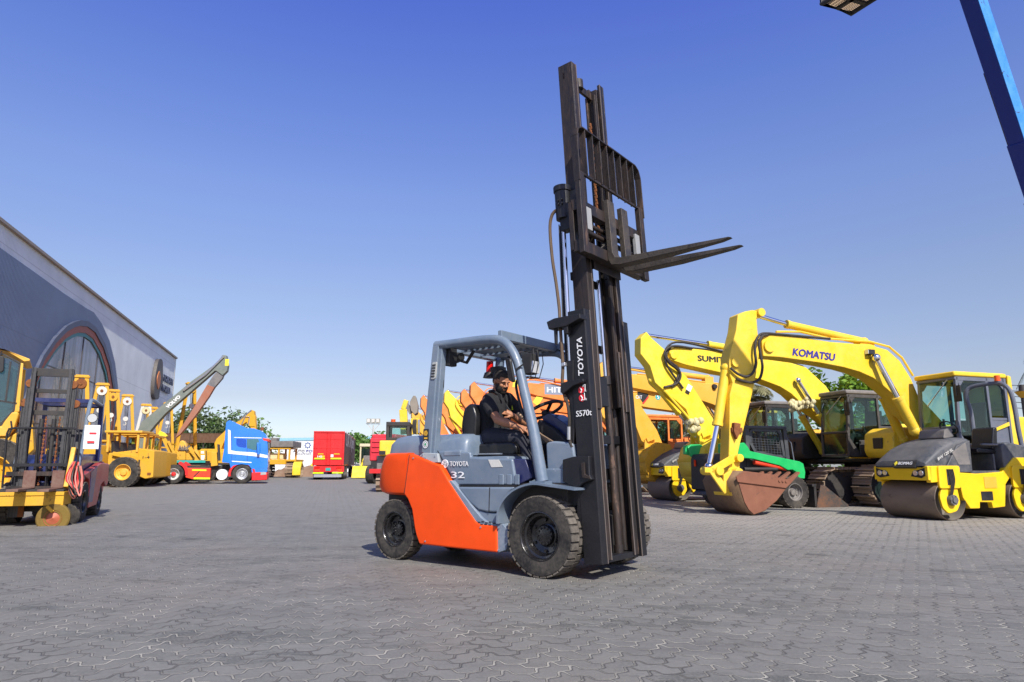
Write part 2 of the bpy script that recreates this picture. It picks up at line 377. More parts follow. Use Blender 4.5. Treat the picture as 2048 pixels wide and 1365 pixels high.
sl = bpy.data.objects.new('sun', bpy.data.lights.new('sun', 'SUN')); COL.objects.link(sl)
sl.data.energy = 5.0; sl.data.angle = R(.5); sl.data.color = (1, .95, .86)
sd = V((SUN_DX, SUN_DY, 0)).normalized() * math.cos(R(SUN_EL)) + V((0, 0, math.sin(R(SUN_EL))))
sl.rotation_euler = sd.to_track_quat('Z', 'Y').to_euler(); sl.location = (5, -5, 20)
S.view_settings.view_transform = 'Standard'; S.view_settings.look = 'None'; S.view_settings.exposure = .30
S.cycles.use_denoising = True; S.cycles.max_bounces = 6; S.cycles.transparent_max_bounces = 16
S.cycles.caustics_reflective = False; S.cycles.caustics_refractive = False; S.cycles.sample_clamp_indirect = 6
# ---------------------------------------------------------------- ground: wavy concrete pavers in herringbone bond
m, nt, b = nodes('block_paving'); U = .118
pos = N(nt, 'ShaderNodeNewGeometry').outputs['Position']
def dot(vec):
    d = N(nt, 'ShaderNodeVectorMath', operation='DOT_PRODUCT'); nt.links.new(pos, d.inputs[0]); d.inputs[1].default_value = vec; return d.outputs['Value']
wob = noise(nt, pos, .8, 2); wob = math_(nt, 'MULTIPLY', math_(nt, 'SUBTRACT', wob, .5), .25)
u0 = math_(nt, 'ADD', dot((.507 / U, .862 / U, 0)), wob); v0 = math_(nt, 'ADD', dot((-.862 / U, .507 / U, 0)), wob)
def wave(x, k, am):   # trapezoid wave, period 1 paver width
    t = math_(nt, 'PINGPONG', x, .5); t = math_(nt, 'SUBTRACT', math_(nt, 'MULTIPLY', t, 4), 1)
    t = math_(nt, 'MULTIPLY', t, k); t = math_(nt, 'MINIMUM', math_(nt, 'MAXIMUM', t, -1.), 1.); return math_(nt, 'MULTIPLY', t, am)
x = math_(nt, 'ADD', u0, wave(v0, 1.3, .12)); y = math_(nt, 'ADD', v0, wave(u0, 1.3, .12))
ix = math_(nt, 'FLOOR', x); iy = math_(nt, 'FLOOR', y); fx = math_(nt, 'FRACT', x); fy = math_(nt, 'FRACT', y)
mm = math_(nt, 'FLOORED_MODULO', math_(nt, 'SUBTRACT', ix, iy), 4.)
eq = lambda k: math_(nt, 'COMPARE', mm, float(k), .2)
q0, q1, q2, q3 = eq(0), eq(1), eq(2), eq(3)
dl = math_(nt, 'ADD', fx, q1); dr = math_(nt, 'ADD', math_(nt, 'SUBTRACT', 1, fx), q0)
db = math_(nt, 'ADD', fy, q2); dt = math_(nt, 'ADD', math_(nt, 'SUBTRACT', 1, fy), q3)
dA = math_(nt, 'MINIMUM', db, dt); dB = math_(nt, 'MULTIPLY', math_(nt, 'MINIMUM', dl, dr), 1.1); dd = math_(nt, 'MINIMUM', dA, dB)
bid = N(nt, 'ShaderNodeCombineXYZ'); nt.links.new(math_(nt, 'SUBTRACT', ix, q1), bid.inputs[0]); nt.links.new(math_(nt, 'SUBTRACT', iy, q2), bid.inputs[1])
wn = N(nt, 'ShaderNodeTexWhiteNoise'); nt.links.new(bid.outputs[0], wn.inputs['Vector']); rnd1 = wn.outputs['Value']
fine = noise(nt, pos, 60, 5, .75); mid = noise(nt, pos, 5, 5, .65); big = noise(nt, pos, .45, 4, .6); huge = noise(nt, pos, .09, 3, .5)
mp = N(nt, 'ShaderNodeMapping'); mp.inputs['Scale'].default_value = (.35, 1.6, 1); mp.inputs['Rotation'].default_value = (0, 0, .12); nt.links.new(pos, mp.inputs[0])
streak = noise(nt, mp.outputs[0], 1.1, 6, .7, .3)
c = mixc(nt, rnd1, (.072, .073, .066), (.132, .131, .120))
c = mixc(nt, ramp(nt, mid, .45, .75), c, (.168, .162, .147))
c = mixc(nt, math_(nt, 'MULTIPLY', ramp(nt, fine, .42, .60), .55), c, (.205, .201, .185), 'MIX')
c = mixc(nt, math_(nt, 'MULTIPLY', ramp(nt, big, .50, .64), .5), c, (.175, .148, .12))
# sand that has gathered towards the parked machines, and lighter ground further out
sep = N(nt, 'ShaderNodeSeparateXYZ'); nt.links.new(pos, sep.inputs[0])
xx = math_(nt, 'ADD', sep.outputs[0], math_(nt, 'MULTIPLY', big, 3.)); yy = math_(nt, 'ADD', sep.outputs[1], math_(nt, 'MULTIPLY', streak, 7.))
sand = math_(nt, 'MULTIPLY', ramp(nt, math_(nt, 'MULTIPLY', xx, .1), .16, .52), ramp(nt, math_(nt, 'MULTIPLY', yy, .05), .52, .82))
c = mixc(nt, math_(nt, 'MULTIPLY', sand, .8), c, (.40, .365, .315))
c = mixc(nt, math_(nt, 'MULTIPLY', ramp(nt, math_(nt, 'MULTIPLY', yy, .03), .36, .72), .65), c, (.255, .246, .228))
c = mixc(nt, math_(nt, 'MULTIPLY', ramp(nt, streak, .54, .70), .6), c, (.050, .050, .052))
c = mixc(nt, math_(nt, 'MULTIPLY', ramp(nt, streak, .44, .28), .35), c, (.23, .218, .20))
# joints: thin dark gap beside sand fill
jn = noise(nt, pos, 9, 3); jw = math_(nt, 'ADD', .018, math_(nt, 'MULTIPLY', jn, .07))
gap = math_(nt, 'LESS_THAN', dd, math_(nt, 'ADD', jw, .035)); fill = math_(nt, 'LESS_THAN', dd, jw)
jt = noise(nt, pos, 2.2, 4, .7)
c = mixc(nt, math_(nt, 'MULTIPLY', gap, .8), c, (.035, .035, .033))
fc = mixc(nt, ramp(nt, jt, .40, .62), (.13, .122, .108), (.40, .375, .32))
c = mixc(nt, math_(nt, 'MULTIPLY', fill, .88), c, fc)
st_ = N(nt, 'ShaderNodeTexVoronoi'); st_.inputs['Scale'].default_value = .8; nt.links.new(pos, st_.inputs['Vector']); sd_ = math_(nt, 'ADD', st_.outputs['Distance'], math_(nt, 'MULTIPLY', math_(nt, 'SUBTRACT', mid, .5), .35))
c = mixc(nt, math_(nt, 'MULTIPLY', ramp(nt, sd_, .06, .13, (1, 1, 1, 1), (0, 0, 0, 1)), .55), c, (.045, .043, .040))
# spilt chalky spots and scratches
sp = noise(nt, mp.outputs[0], 7, 7, .8, .6); c = mixc(nt, math_(nt, 'MULTIPLY', ramp(nt, sp, .67, .71), .8), c, (.62, .61, .58))
nt.links.new(c, b.inputs['Base Color'])
nt.links.new(math_(nt, 'ADD', .55, math_(nt, 'MULTIPLY', fine, .3)), b.inputs['Roughness']); b.inputs['Specular IOR Level'].default_value = .35
hgt = math_(nt, 'ADD', math_(nt, 'MULTIPLY', math_(nt, 'MINIMUM', dd, .14), 5.), math_(nt, 'ADD', math_(nt, 'MULTIPLY', fine, .16), math_(nt, 'MULTIPLY', rnd1, .10)))
bp = N(nt, 'ShaderNodeBump'); bp.inputs['Strength'].default_value = .75; bp.inputs['Distance'].default_value = .008
nt.links.new(hgt, bp.inputs['Height']); nt.links.new(bp.outputs[0], b.inputs['Normal'])
g = G(); g.add([(-900, -60, 0), (900, -60, 0), (900, 1500, 0), (-900, 1500, 0)], [(0, 1, 2, 3)])
tag(g.build('ground', m, smooth=False), kind='structure')
# faint worn white line across the yard on the left
m, nt, b = nodes('worn_line_paint'); tc = N(nt, 'ShaderNodeNewGeometry').outputs['Position']; a = ramp(nt, noise(nt, tc, 14, 6, .8), .50, .60)
tr = N(nt, 'ShaderNodeBsdfTransparent'); mx = N(nt, 'ShaderNodeMixShader'); b.inputs['Base Color'].default_value = (.5, .5, .48, 1); b.inputs['Roughness'].default_value = .8
nt.links.new(math_(nt, 'MULTIPLY', a, .75), mx.inputs[0]); nt.links.new(tr.outputs[0], mx.inputs[1]); nt.links.new(b.outputs[0], mx.inputs[2]); nt.links.new(mx.outputs[0], nt.nodes['Material Output'].inputs[0])
g = G(); A = ground(-60, 1073); B = ground(340, 1063); d = (B - A).normalized(); n_ = V((-d.y, d.x, 0)) * .04
g.add([A - n_, B - n_, B + n_, A + n_], [(0, 1, 2, 3)]); o = g.build('yard_marking_line', m, smooth=False); o.location.z = .004; tag(o, kind='structure')
# ---------------------------------------------------------------- big warehouse on the left
C0 = atY(351, 717, 70); HB = C0.z; WB = Fr((C0.x, C0.y), -74.1)      # x runs along the wall towards the camera, y out of the wall
def clad(name, col, scale=2.2, dirt=.25):
    m, nt, b = nodes(name); tc = N(nt, 'ShaderNodeTexCoord').outputs['Object']
    wv = N(nt, 'ShaderNodeTexWave', wave_type='BANDS', bands_direction='X', wave_profile='SIN'); wv.inputs['Scale'].default_value = scale; nt.links.new(tc, wv.inputs[0])
    sx = N(nt, 'ShaderNodeSeparateXYZ'); nt.links.new(tc, sx.inputs[0])
    seam = math_(nt, 'LESS_THAN', math_(nt, 'FRACT', math_(nt, 'MULTIPLY', sx.outputs[2], .27)), .012)
    n1 = noise(nt, tc, .35, 5, .6)
    c = mixc(nt, ramp(nt, n1, .35, .7), [k * .88 for k in col], [k * 1.1 for k in col]); c = mixc(nt, math_(nt, 'MULTIPLY', seam, .5), c, [k * .45 for k in col])
    vs = noise(nt, tc, 1, 3); nt.links.new(c, b.inputs['Base Color']); b.inputs['Roughness'].default_value = .5
    bp = N(nt, 'ShaderNodeBump'); bp.inputs['Strength'].default_value = 1; bp.inputs['Distance'].default_value = .035
    nt.links.new(wv.outputs[0], bp.inputs['Height']); nt.links.new(bp.outputs[0], b.inputs['Normal']); return m
M['clad_white'] = clad('ribbed_white_cladding', (.74, .78, .80)); M['clad_blue'] = clad('ribbed_slate_cladding', (.115, .15, .25))
wz = zoom(0, 430, 3.174); Wp = lambda pts, y=0: [WB.Y(*wz(*p), y) for p in pts]
root = thing('warehouse', WB, 'long ribbed metal warehouse with white top band, slate blue wall and tall glass arch', 'warehouse')
XL = 66.
g = G(); g.bb((0, -45, 0), (XL, 0, HB)); g.build('wall', M['clad_white'], root)
g = G(); g.bb((-.15, -45, HB - .05), (XL, .18, HB + .10)); g.bb((-.10, .02, 0), (.0, .06, HB - .05)); g.build('roof_trim', paint('brown_trim', (.30, .26, .22), .6), root)
bl = Wp([(0, 215), (220, 370), (400, 500), (540, 592), (590, 620), (640, 690), (690, 800), (725, 940), (745, 1100), (748, 1300)])
k_ = (bl[0][1] - bl[1][1]) / (bl[0][0] - bl[1][0])
arch_o = Wp([(95, 1365), (130, 1210), (180, 1040), (250, 890), (330, 775), (400, 705), (450, 678), (490, 668), (540, 676), (590, 715), (645, 815), (685, 940), (712, 1100), (722, 1260)])
arch_o = [(arch_o[0][0] + 1.3, 0.)] + arch_o + [(arch_o[-1][0] - .1, 0.)]
cx_ = sum(p[0] for p in arch_o) / len(arch_o)
def inset(pts, d):
    m_ = max(p[1] for p in pts); return [(cx_ + (p[0] - cx_) * (1 - d / 9.5), p[1] * (1 - d / m_) if p[1] > 0 else 0.) for p in pts]
blue = [(XL, 0), (XL, bl[0][1] + k_ * (XL - bl[0][0]))] + bl + [(bl[-1][0], 0.)]
i0 = max(range(len(arch_o)), key=lambda i: arch_o[i][1])
def ring(g, a, b, y0, y1):
    n = len(a); vs = [(p[0], y, p[1]) for y in (y0, y1) for p in a] + [(p[0], y, p[1]) for y in (y0, y1) for p in b]
    for i in range(n - 1):
        A0, A1, B0, B1 = i, i + n, i + 2 * n, i + 3 * n
        g.add([vs[k] for k in (A0, A0 + 1, B0 + 1, B0, A1, A1 + 1, B1 + 1, B1)], [(4,5,6,7),(0,1,5,4),(3,2,6,7)])
g = G(); left = [p for p in arch_o[:i0 + 1]]; right = arch_o[i0:]
g.prism([(XL, 0), (XL, blue[1][1])] + bl[:4] + [left[-1]] + left[::-1][1:], .0, .06)
g.prism([left[-1]] + bl[3:] + [(bl[-1][0], 0.)] + right[::-1], .0, .06)
g.build('blue_cladding', M['clad_blue'], root)
g = G(); ring(g, arch_o, inset(arch_o, .35), 0, .22); g.build('arch_rim', paint('slate_rim', (.05, .07, .13), .5), root)
g = G(); ring(g, inset(arch_o, .36), inset(arch_o, .78), 0, .16); g.build('arch_band', paint('brick_red_band', (.34, .07, .035), .5), root)
g = G(); ring(g, inset(arch_o, .79), inset(arch_o, 1.02), 0, .12); g.build('arch_inner_band', paint('teal_band', (.03, .22, .24), .5), root)
m, nt, b = nodes('arch_pane_pattern'); tc = N(nt, 'ShaderNodeTexCoord').outputs['Object']; xc = sum(p[0] for p in arch_o[1:-1]) / (len(arch_o) - 2)  # streaks, tree-shaped blotch and darker foot in the pane's base colour
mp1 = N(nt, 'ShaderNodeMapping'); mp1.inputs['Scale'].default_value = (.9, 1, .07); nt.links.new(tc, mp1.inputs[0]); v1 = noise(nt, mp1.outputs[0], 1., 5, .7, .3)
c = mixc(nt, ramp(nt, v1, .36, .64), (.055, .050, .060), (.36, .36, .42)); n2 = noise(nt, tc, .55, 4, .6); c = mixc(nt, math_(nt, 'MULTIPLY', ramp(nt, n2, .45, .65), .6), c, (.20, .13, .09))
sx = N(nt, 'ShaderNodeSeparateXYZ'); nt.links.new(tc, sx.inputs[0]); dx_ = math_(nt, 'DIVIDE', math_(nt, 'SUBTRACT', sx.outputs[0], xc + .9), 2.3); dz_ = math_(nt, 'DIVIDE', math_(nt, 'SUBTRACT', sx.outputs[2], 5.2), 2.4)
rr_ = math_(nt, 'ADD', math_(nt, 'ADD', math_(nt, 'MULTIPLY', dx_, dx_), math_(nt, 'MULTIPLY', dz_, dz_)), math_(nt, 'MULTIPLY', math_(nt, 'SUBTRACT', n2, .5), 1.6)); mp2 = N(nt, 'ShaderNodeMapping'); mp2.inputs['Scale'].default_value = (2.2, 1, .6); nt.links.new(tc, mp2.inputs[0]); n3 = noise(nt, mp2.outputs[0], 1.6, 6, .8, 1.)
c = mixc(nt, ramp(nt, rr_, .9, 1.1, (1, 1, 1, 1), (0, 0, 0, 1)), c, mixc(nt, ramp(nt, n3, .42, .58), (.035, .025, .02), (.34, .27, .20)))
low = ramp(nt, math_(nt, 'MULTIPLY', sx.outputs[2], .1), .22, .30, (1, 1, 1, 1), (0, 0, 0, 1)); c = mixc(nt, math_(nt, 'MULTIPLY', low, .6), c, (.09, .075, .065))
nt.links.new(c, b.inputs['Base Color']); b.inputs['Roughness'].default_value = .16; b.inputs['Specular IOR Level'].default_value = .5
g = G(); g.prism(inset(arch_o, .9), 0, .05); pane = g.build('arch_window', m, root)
g = G(); ia = inset(arch_o, 1.0)
def top_at(x):
    for i in range(len(ia) - 1):
        a, b_ = ia[i], ia[i + 1]
        if min(a[0], b_[0]) <= x <= max(a[0], b_[0]) and abs(a[0] - b_[0]) > 1e-6: return a[1] + (b_[1] - a[1]) * (x - a[0]) / (b_[0] - a[0])
    return 0
xs = [p[0] for p in ia]; x_ = min(xs) + 1.4
while x_ < max(xs) - .5:
    t_ = top_at(x_)
    if t_ > .5: g.bb((x_ - .04, .05, 0), (x_ + .04, .09, t_))
    x_ += 3.1
for z_ in (3.2, 6.4): 
    xa = [x for x in [min(xs) + .05 * i for i in range(int((max(xs) - min(xs)) / .05))] if top_at(x) > z_]
    g.bb((min(xa), .05, z_ - .03), (max(xa), .085, z_ + .03))
g.build('mullions', paint('mullion_paint', (.06, .06, .07), .4), pane)
# round emblem and lettering of the sign
ez = zoom(290, 700, 10.5); E0 = WB.Y(*ez(238, 610), .1)
em = [WB.Y(*ez(*p), .1) for p in [(285, 190), (325, 250), (330, 420), (328, 600), (315, 730), (262, 880), (245, 1010), (195, 1045), (150, 990), (140, 830), (165, 560), (200, 370), (235, 230)]]
g = G(); g.prism([(p[0], p[1]) for p in [tuple(v)[:2] for v in spl([(p[0], p[1], 0) for p in em], 4, True)]], .02, .3)
es = g.build('sign_emblem', paint('bronze_emblem', (.10, .085, .07), .5, dirt=.6, dcol=(.05, .06, .10), sc=.8), root)
g = G(); g.prism(rnd([WB.Y(*ez(*p), .3) for p in [(300, 430), (322, 600), (300, 760), (262, 850), (245, 700), (250, 560)]], .25), .29, .36)
g.build('orange_inlay', paint('orange_inlay', (.55, .16, .03), .5, dirt=.5), es)
for s_, p0, p1, ph in (('GOLDEN', (350, 640), (552, 730), (350, 490)), ('WORLD', (325, 850), (495, 930), (330, 705))):
    a = WB.Y(*ez(*p0), .1); b_ = WB.Y(*ez(*p1), .1); c_ = WB.Y(*ez(*ph), .1)
    text(s_, root, plain('sign_letter_blue', (.045, .055, .11), .5), (a[0], .12, a[1]), (-1, 0, 0), (0, 0, 1), abs(b_[0] - a[0]), abs(c_[1] - a[1]) * .95, bold=.035, th=.12)
# ---------------------------------------------------------------- foliage
def leafmat(name, a, b2):
    m, nt, b = nodes(name); tc = N(nt, 'ShaderNodeTexCoord').outputs['Object']
    n1 = noise(nt, tc, 1.3, 3); n2 = noise(nt, tc, 11, 2); f = math_(nt, 'ADD', math_(nt, 'MULTIPLY', n1, .6), math_(nt, 'MULTIPLY', n2, .5))
    nt.links.new(mixc(nt, ramp(nt, f, .42, .68), a, b2), b.inputs['Base Color']); b.inputs['Roughness'].default_value = .6; b.inputs['Specular IOR Level'].default_value = .3
    tl = N(nt, 'ShaderNodeBsdfTranslucent'); nt.links.new(mixc(nt, .5, a, b2), tl.inputs[0]); mx = N(nt, 'ShaderNodeMixShader'); mx.inputs[0].default_value = .25
    nt.links.new(b.outputs[0], mx.inputs[1]); nt.links.new(tl.outputs[0], mx.inputs[2]); nt.links.new(mx.outputs[0], nt.nodes['Material Output'].inputs[0]); return m
M['leaf'] = leafmat('bright_leaves', (.07, .16, .012), (.22, .36, .03)); M['leaf_far'] = leafmat('dusty_leaves', (.045, .085, .03), (.13, .17, .06))
M['leaf_lush'] = leafmat('lush_leaves', (.05, .13, .02), (.15, .26, .05)); M['palm_leaf'] = leafmat('dusty_fronds', (.10, .12, .05), (.30, .27, .14))
M['bark'] = paint('bark', (.14, .095, .06), .9, dirt=.5, sc=8, bump=.8)
def leaves(g, c, rad, n, sz, rg):
    for _ in range(n):
        d = V((rg.gauss(0, 1), rg.gauss(0, 1), rg.gauss(0, 1))).normalized() * (rg.random() ** .4)
        p = V(c) + V((d.x * rad[0], d.y * rad[1], d.z * rad[2])); a = V((rg.gauss(0, 1), rg.gauss(0, 1), rg.gauss(0, .6))).normalized(); b_ = a.cross(V((rg.gauss(0, 1), rg.gauss(0, 1), rg.gauss(0, 1)))).normalized()
        k = sz * rg.uniform(.6, 1.3); g.add([p - a * k, p + b_ * k * .45, p + a * k, p - b_ * k * .45], [(0, 1, 2, 3)])
def tree(name, x, y, h, rx, nl, sz, mat, label, group=None, seed=1, base=.3, cat='tree'):
    rg = random.Random(seed); fr = Fr((x, y), rg.uniform(0, 90)); root = thing(name, fr, label, cat, group)
    g = G(); th = h * (base + .15); g.tube([(0, 0, -.05), (.05 * h * .1, 0, th * .5), (0, .03, th)], [h * .035, h * .026, h * .02], 9); tips = []
    for k in range(9):
        a = k * 2.4 + rg.random(); q = V((math.cos(a) * rx * rg.uniform(.3, .7), math.sin(a) * rx * rg.uniform(.3, .7), h * rg.uniform(base + .22, .86)))
        g.tube([(0, 0, th * .8), q * .5 + V((0, 0, th * .42)), q], [h * .014, h * .008, h * .003], 6); tips.append(q)
    g.build('trunk', M['bark'], root)
    g = G(); 
    for q in tips + [V((rg.uniform(-1, 1) * rx * .75, rg.uniform(-1, 1) * rx * .75, h * rg.uniform(base + .1, .93))) for _ in range(14)]:
        r_ = rx * rg.uniform(.22, .42); leaves(g, q, (r_, r_, r_ * .75), int(nl / 23), sz, rg)
    g.build('crown', mat, root, fix=False, smooth=False); return root
def palm(x, y, h, L, label, seed, group=None, fr_n=22):
    rg = random.Random(seed); root = thing('palm_tree', Fr((x, y), 0), label, 'palm', group)
    g = G(); g.tube([(0, 0, 0), (.05, 0, h * .5), (0, .1, h)], [.22, .17, .16], 10); g.build('trunk', M['bark'], root)
    g = G()
    for k in range(fr_n):
        a = k * 2.399; el = rg.uniform(-.5, 1.25); d = V((math.cos(a), math.sin(a), 0)); pts = []
        for i in range(9):
            t = i / 8; pts.append(V((0, .1, h)) + d * (L * t * math.cos(el) * (1 - .15 * t)) + V((0, 0, L * (math.sin(el) * t - .75 * t * t))))
        g.tube(pts, [.025 * (1 - t / 10) for t in range(9)], 4); s_ = d.cross(V((0, 0, 1)))
        for i in range(1, 40):
            t = i / 40 * 8; j = min(7, int(t)); p = pts[j].lerp(pts[j + 1], t - j); ll = L * .26 * math.sin(math.pi * (.12 + .8 * i / 40)); dn = (pts[j + 1] - pts[j]).normalized()
            for q in (-1, 1):
                e = p + s_ * q * ll + dn * ll * .5 + V((0, 0, -ll * rg.uniform(.25, .7))); g.add([p, p + dn * .045, e, p - dn * .02], [(0, 1, 2, 3)])
    g.build('crown', M['palm_leaf'], root, fix=False, smooth=False); return root
P_ = atY(1672, 732, 24.5); tree('leafy_tree', P_.x + .1, 24.5, P_.z, 1.35, 3200, .12, M['leaf'], 'bright green leafy tree rising above the grey cab of the lemon yellow excavator', seed=3)
gp = 'trees behind the machines in the yard'
for i, (px, py, Y, rx, lb) in enumerate([(372, 818, 78, 5.2, 'dusty dark green tree against the end of the warehouse'), (428, 832, 84, 5.5, 'broad green tree under the tip of the long grey boom'),
        (478, 836, 90, 6.0, 'wide low green tree left of the blue lorry roof'), (318, 862, 74, 4.0, 'low dark tree between the yellow mast frames and the warehouse corner')]):
    P_ = atY(px, py, Y); tree('far_tree', P_.x, Y, P_.z, rx, 3600, .27, M['leaf_far' if i != 2 else 'leaf_lush'], lb, gp, seed=20 + i, base=.12)
for i, (px, py, Y, rx, lb) in enumerate([(733, 868, 105, 5., 'lush green tree just right of the red trailer'), (752, 874, 118, 4.5, 'small green tree behind the floodlight mast')]):
    P_ = atY(px, py, Y); tree('far_tree', P_.x, Y, P_.z, rx, 2600, .33, M['leaf_lush'], lb, gp, seed=30 + i, base=.12)
gq = 'palms behind the excavators'
for i, (px, py, Y, L, lb) in enumerate([(1496, 786, 30, 2.1, 'dusty palm whose fronds show between the two tall yellow booms'), (1405, 838, 36, 2.6, 'dry pale palm above the orange excavator cab'),
        (2150, 660, 27, 2.5, 'tall palm at the right edge with only a frond tip in view')]):
    P_ = atY(px, py, Y); palm(P_.x, Y, P_.z - .2, L, lb, 40 + i, gq, 26)
for i, (px, Y, h, rx, lb) in enumerate([(1330, 44, 3.9, 2.6, 'dusty shrubby tree behind the orange excavator cab'), (1560, 34, 3.3, 2.4, 'green shrub tree behind the black cab'), (1770, 31, 3.2, 2.3, 'green shrub tree glimpsed between grey cab and yellow cab')]):
    P_ = ground(px, 960); X_ = (px - 1024) / CF * Y; tree('shrub_tree', X_, Y, h, rx, 2400, .17, M['leaf_far' if i == 0 else 'leaf_lush'], lb, 'shrubby trees behind the excavators', seed=50 + i, base=.1)
g = G(); rg = random.Random(5)
for k in range(26): leaves(g, (9.5 + k * .6, 27.5 + rg.random() * .4 + k * .12, .55), (.5, .45, .55), 120, .1, rg)
tag(g.build('hedge', M['leaf_lush'], None, fix=False, smooth=False), 'low green hedge seen under the upper bodies of the parked excavators', 'hedge')
# ---------------------------------------------------------------- far white building with its sign
FB = Fr((atY(760, 900, 118).x, 118), 185.); 
root = thing('white_building', FB, 'long low white building with pale blue roof edge and gear emblem sign', 'building')
a = FB.Y(760, 878, 0); b_ = FB.Y(500, 884, 0)
g = G(); g.prism([(a[0], 0), (a[0], a[1]), (b_[0] + 4, b_[1]), (b_[0] + 4, 0)], 0, -25); g.build('wall', paint('white_render', (.74, .74, .73), .6, dirt=.15, sc=.3), root)
g = G(); g.prism([(a[0] - .3, a[1] - .05), (a[0] - .3, a[1] + .42), (b_[0] + 4, b_[1] + .42), (b_[0] + 4, b_[1] - .05)], .12, -25.2); g.build('roof_edge', paint('pale_blue_trim', (.25, .50, .62), .5), root)
fz = zoom(520, 860, 13.65)
def bt(s_, x0, x1, y0, y1, mt, bold):
    A = FB.Y(*fz(x0, y1), .03); B = FB.Y(*fz(x1, y1), .03); C_ = FB.Y(*fz(x0, y0), .03)
    text(s_, root, mt, (A[0], .03, A[1]), (-1, 0, 0) if B[0] < A[0] else (1, 0, 0), (0, 0, 1), abs(B[0] - A[0]), abs(C_[1] - A[1]), bold=bold, th=.05)
bt('AUTO', 905, 1215, 545, 612, M['blackdecal'], .0); bt('PO', 1262, 1432, 545, 612, M['komblue'], .0); bt('YOUR AUTO PARTS', 950, 1400, 645, 668, M['blackdecal'], .0)
E1 = FB.Y(*fz(1305, 420), .03); e2 = FB.Y(*fz(1395, 420), .03); rr = abs(e2[0] - E1[0]); g = G()
for k in range(8):
    a_ = 2 * math.pi * k / 8; p = lambda r, t: (E1[0] + rr * r * math.cos(t), E1[1] + rr * r * math.sin(t))
    g.prism([p(.62, a_ - .36), p(1.0, a_ - .1), p(.95, a_ + .12), p(.62, a_ + .36)], .02, .09)
g.build('gear_emblem', plain('emblem_blue', (.04, .09, .30), .5), root)
# brown canopy behind the yellow machines, left
P_ = atY(405, 888, 62); Q_ = atY(485, 888, 62); root = thing('shade_canopy', Fr((P_.x, 62), 0), 'brown shade canopy strip behind the yellow machines left of the blue lorry', 'canopy')
wd = Q_.x - P_.x; h0 = atY(400, 886, 62).z; h1 = atY(400, 868, 62).z
g = G(); g.prism([(-7, h0), (wd, h0), (wd, h1), (-7, h1)], 0, .08); g.prism([(-7, h1 - .02), (wd, h1 - .02), (wd, h1 + .05), (-7, h1 + .05)], 0, 6.); g.build('canopy_sheet', paint('brown_canvas', (.115, .050, .022), .8), root)
for x_ in (-6.5, 0, wd - .3): g = G(); g.cyl((x_, .2, 0), (x_, .2, h1), .07, n=8); g.build('post', M['dark'], root)
# floodlight mast
P_ = atY(747, 845, 90); root = thing('floodlight_mast', Fr((P_.x, 90), 0), 'slim floodlight mast with three square lamps above the green tree', 'floodlight')
g = G(); g.cyl((0, 0, 0), (0, 0, P_.z - .4), .13, .09, 8); g.bar((0, 0, P_.z - 1.2), (-.8, 0, P_.z - .2), .07, .07); g.bar((0, 0, P_.z - 1.2), (.8, 0, P_.z - .2), .07, .07); g.bar((-1, 0, P_.z - .2), (1, 0, P_.z - .2), .08, .08); g.build('pole', paint('pale_pole', (.5, .49, .46), .6), root)
for x_ in (-.62, 0, .6): 
    g = G(); g.box((x_, -.1, P_.z + .18), (.5, .3, .55)); l_ = g.build('lamp', paint('lamp_housing', (.36, .33, .25), .5), root); g = G(); g.box((x_, -.27, P_.z + .2), (.38, .04, .4)); g.build('lamp_glass', M['dirty_white'], l_)
# yellow lamp post and overhead wires at the right edge
P_ = atY(2046, 790, 26); root = thing('yellow_ringed_lamp_post', Fr((P_.x, 26), 0), 'dark lamp post with a yellow ring at the right edge beyond the yellow excavator', 'lamp post')
g = G(); g.cyl((0, 0, 0), (0, 0, P_.z - .1), .09, n=10); g.cyl((0, 0, P_.z + .12), (0, 0, P_.z + .38), .13, .1, 12); g.build('post', M['dark'], root); g = G(); g.cyl((0, 0, P_.z - .12), (0, 0, P_.z + .12), .1, .27, 16); g.build('yellow_ring', M['oyellow'], root)
g = G()
for k in range(5):
    A = atY(1996, 770 + k * 11, 40); B = atY(2300, 772 + k * 13, 44); g.tube([A, (A + B) / 2 - V((0, 0, .15)), B], .02, 4)
P0 = atY(1996, 768, 40); g.cyl((P0.x, P0.y, 0), (P0.x, P0.y, P0.z + .2), .08, n=8); P1 = atY(2300, 772, 44); g.cyl((P1.x, P1.y, 0), (P1.x, P1.y, P1.z + .3), .08, n=8)
tag(g.build('overhead_wires', M['dark']), 'thin parallel wires strung between posts behind the yellow excavator cab', 'wires')
# ================================================================ the big forklift in the middle
FK = Fr((.601, 6.618), -37.8); LEAN = R(3.4)
root = FKR = thing('forklift', FK, 'large orange and slate blue forklift with raised black mast and driver aboard', 'forklift')
q = zoom(720, 640, 2.528); Q = lambda pts, y: [FK.Y(*q(*p), y) for p in pts]
mm_ = lambda pts: pts
# wheels
fw = tyre(root, (0, -.49, .35), .352, .23, -1, blocks=30, rimr=.58, dish=.045)
tyre(root, (0.04, .66, .35), .352, .23, 1, blocks=30, rimr=.56)
tyre(root, (-1.905, -.455, .305), .308, .17, -1, blocks=28, rimr=.56, dish=.035)
tyre(root, (-1.905, .455, .305), .308, .17, 1, blocks=28, rimr=.56)
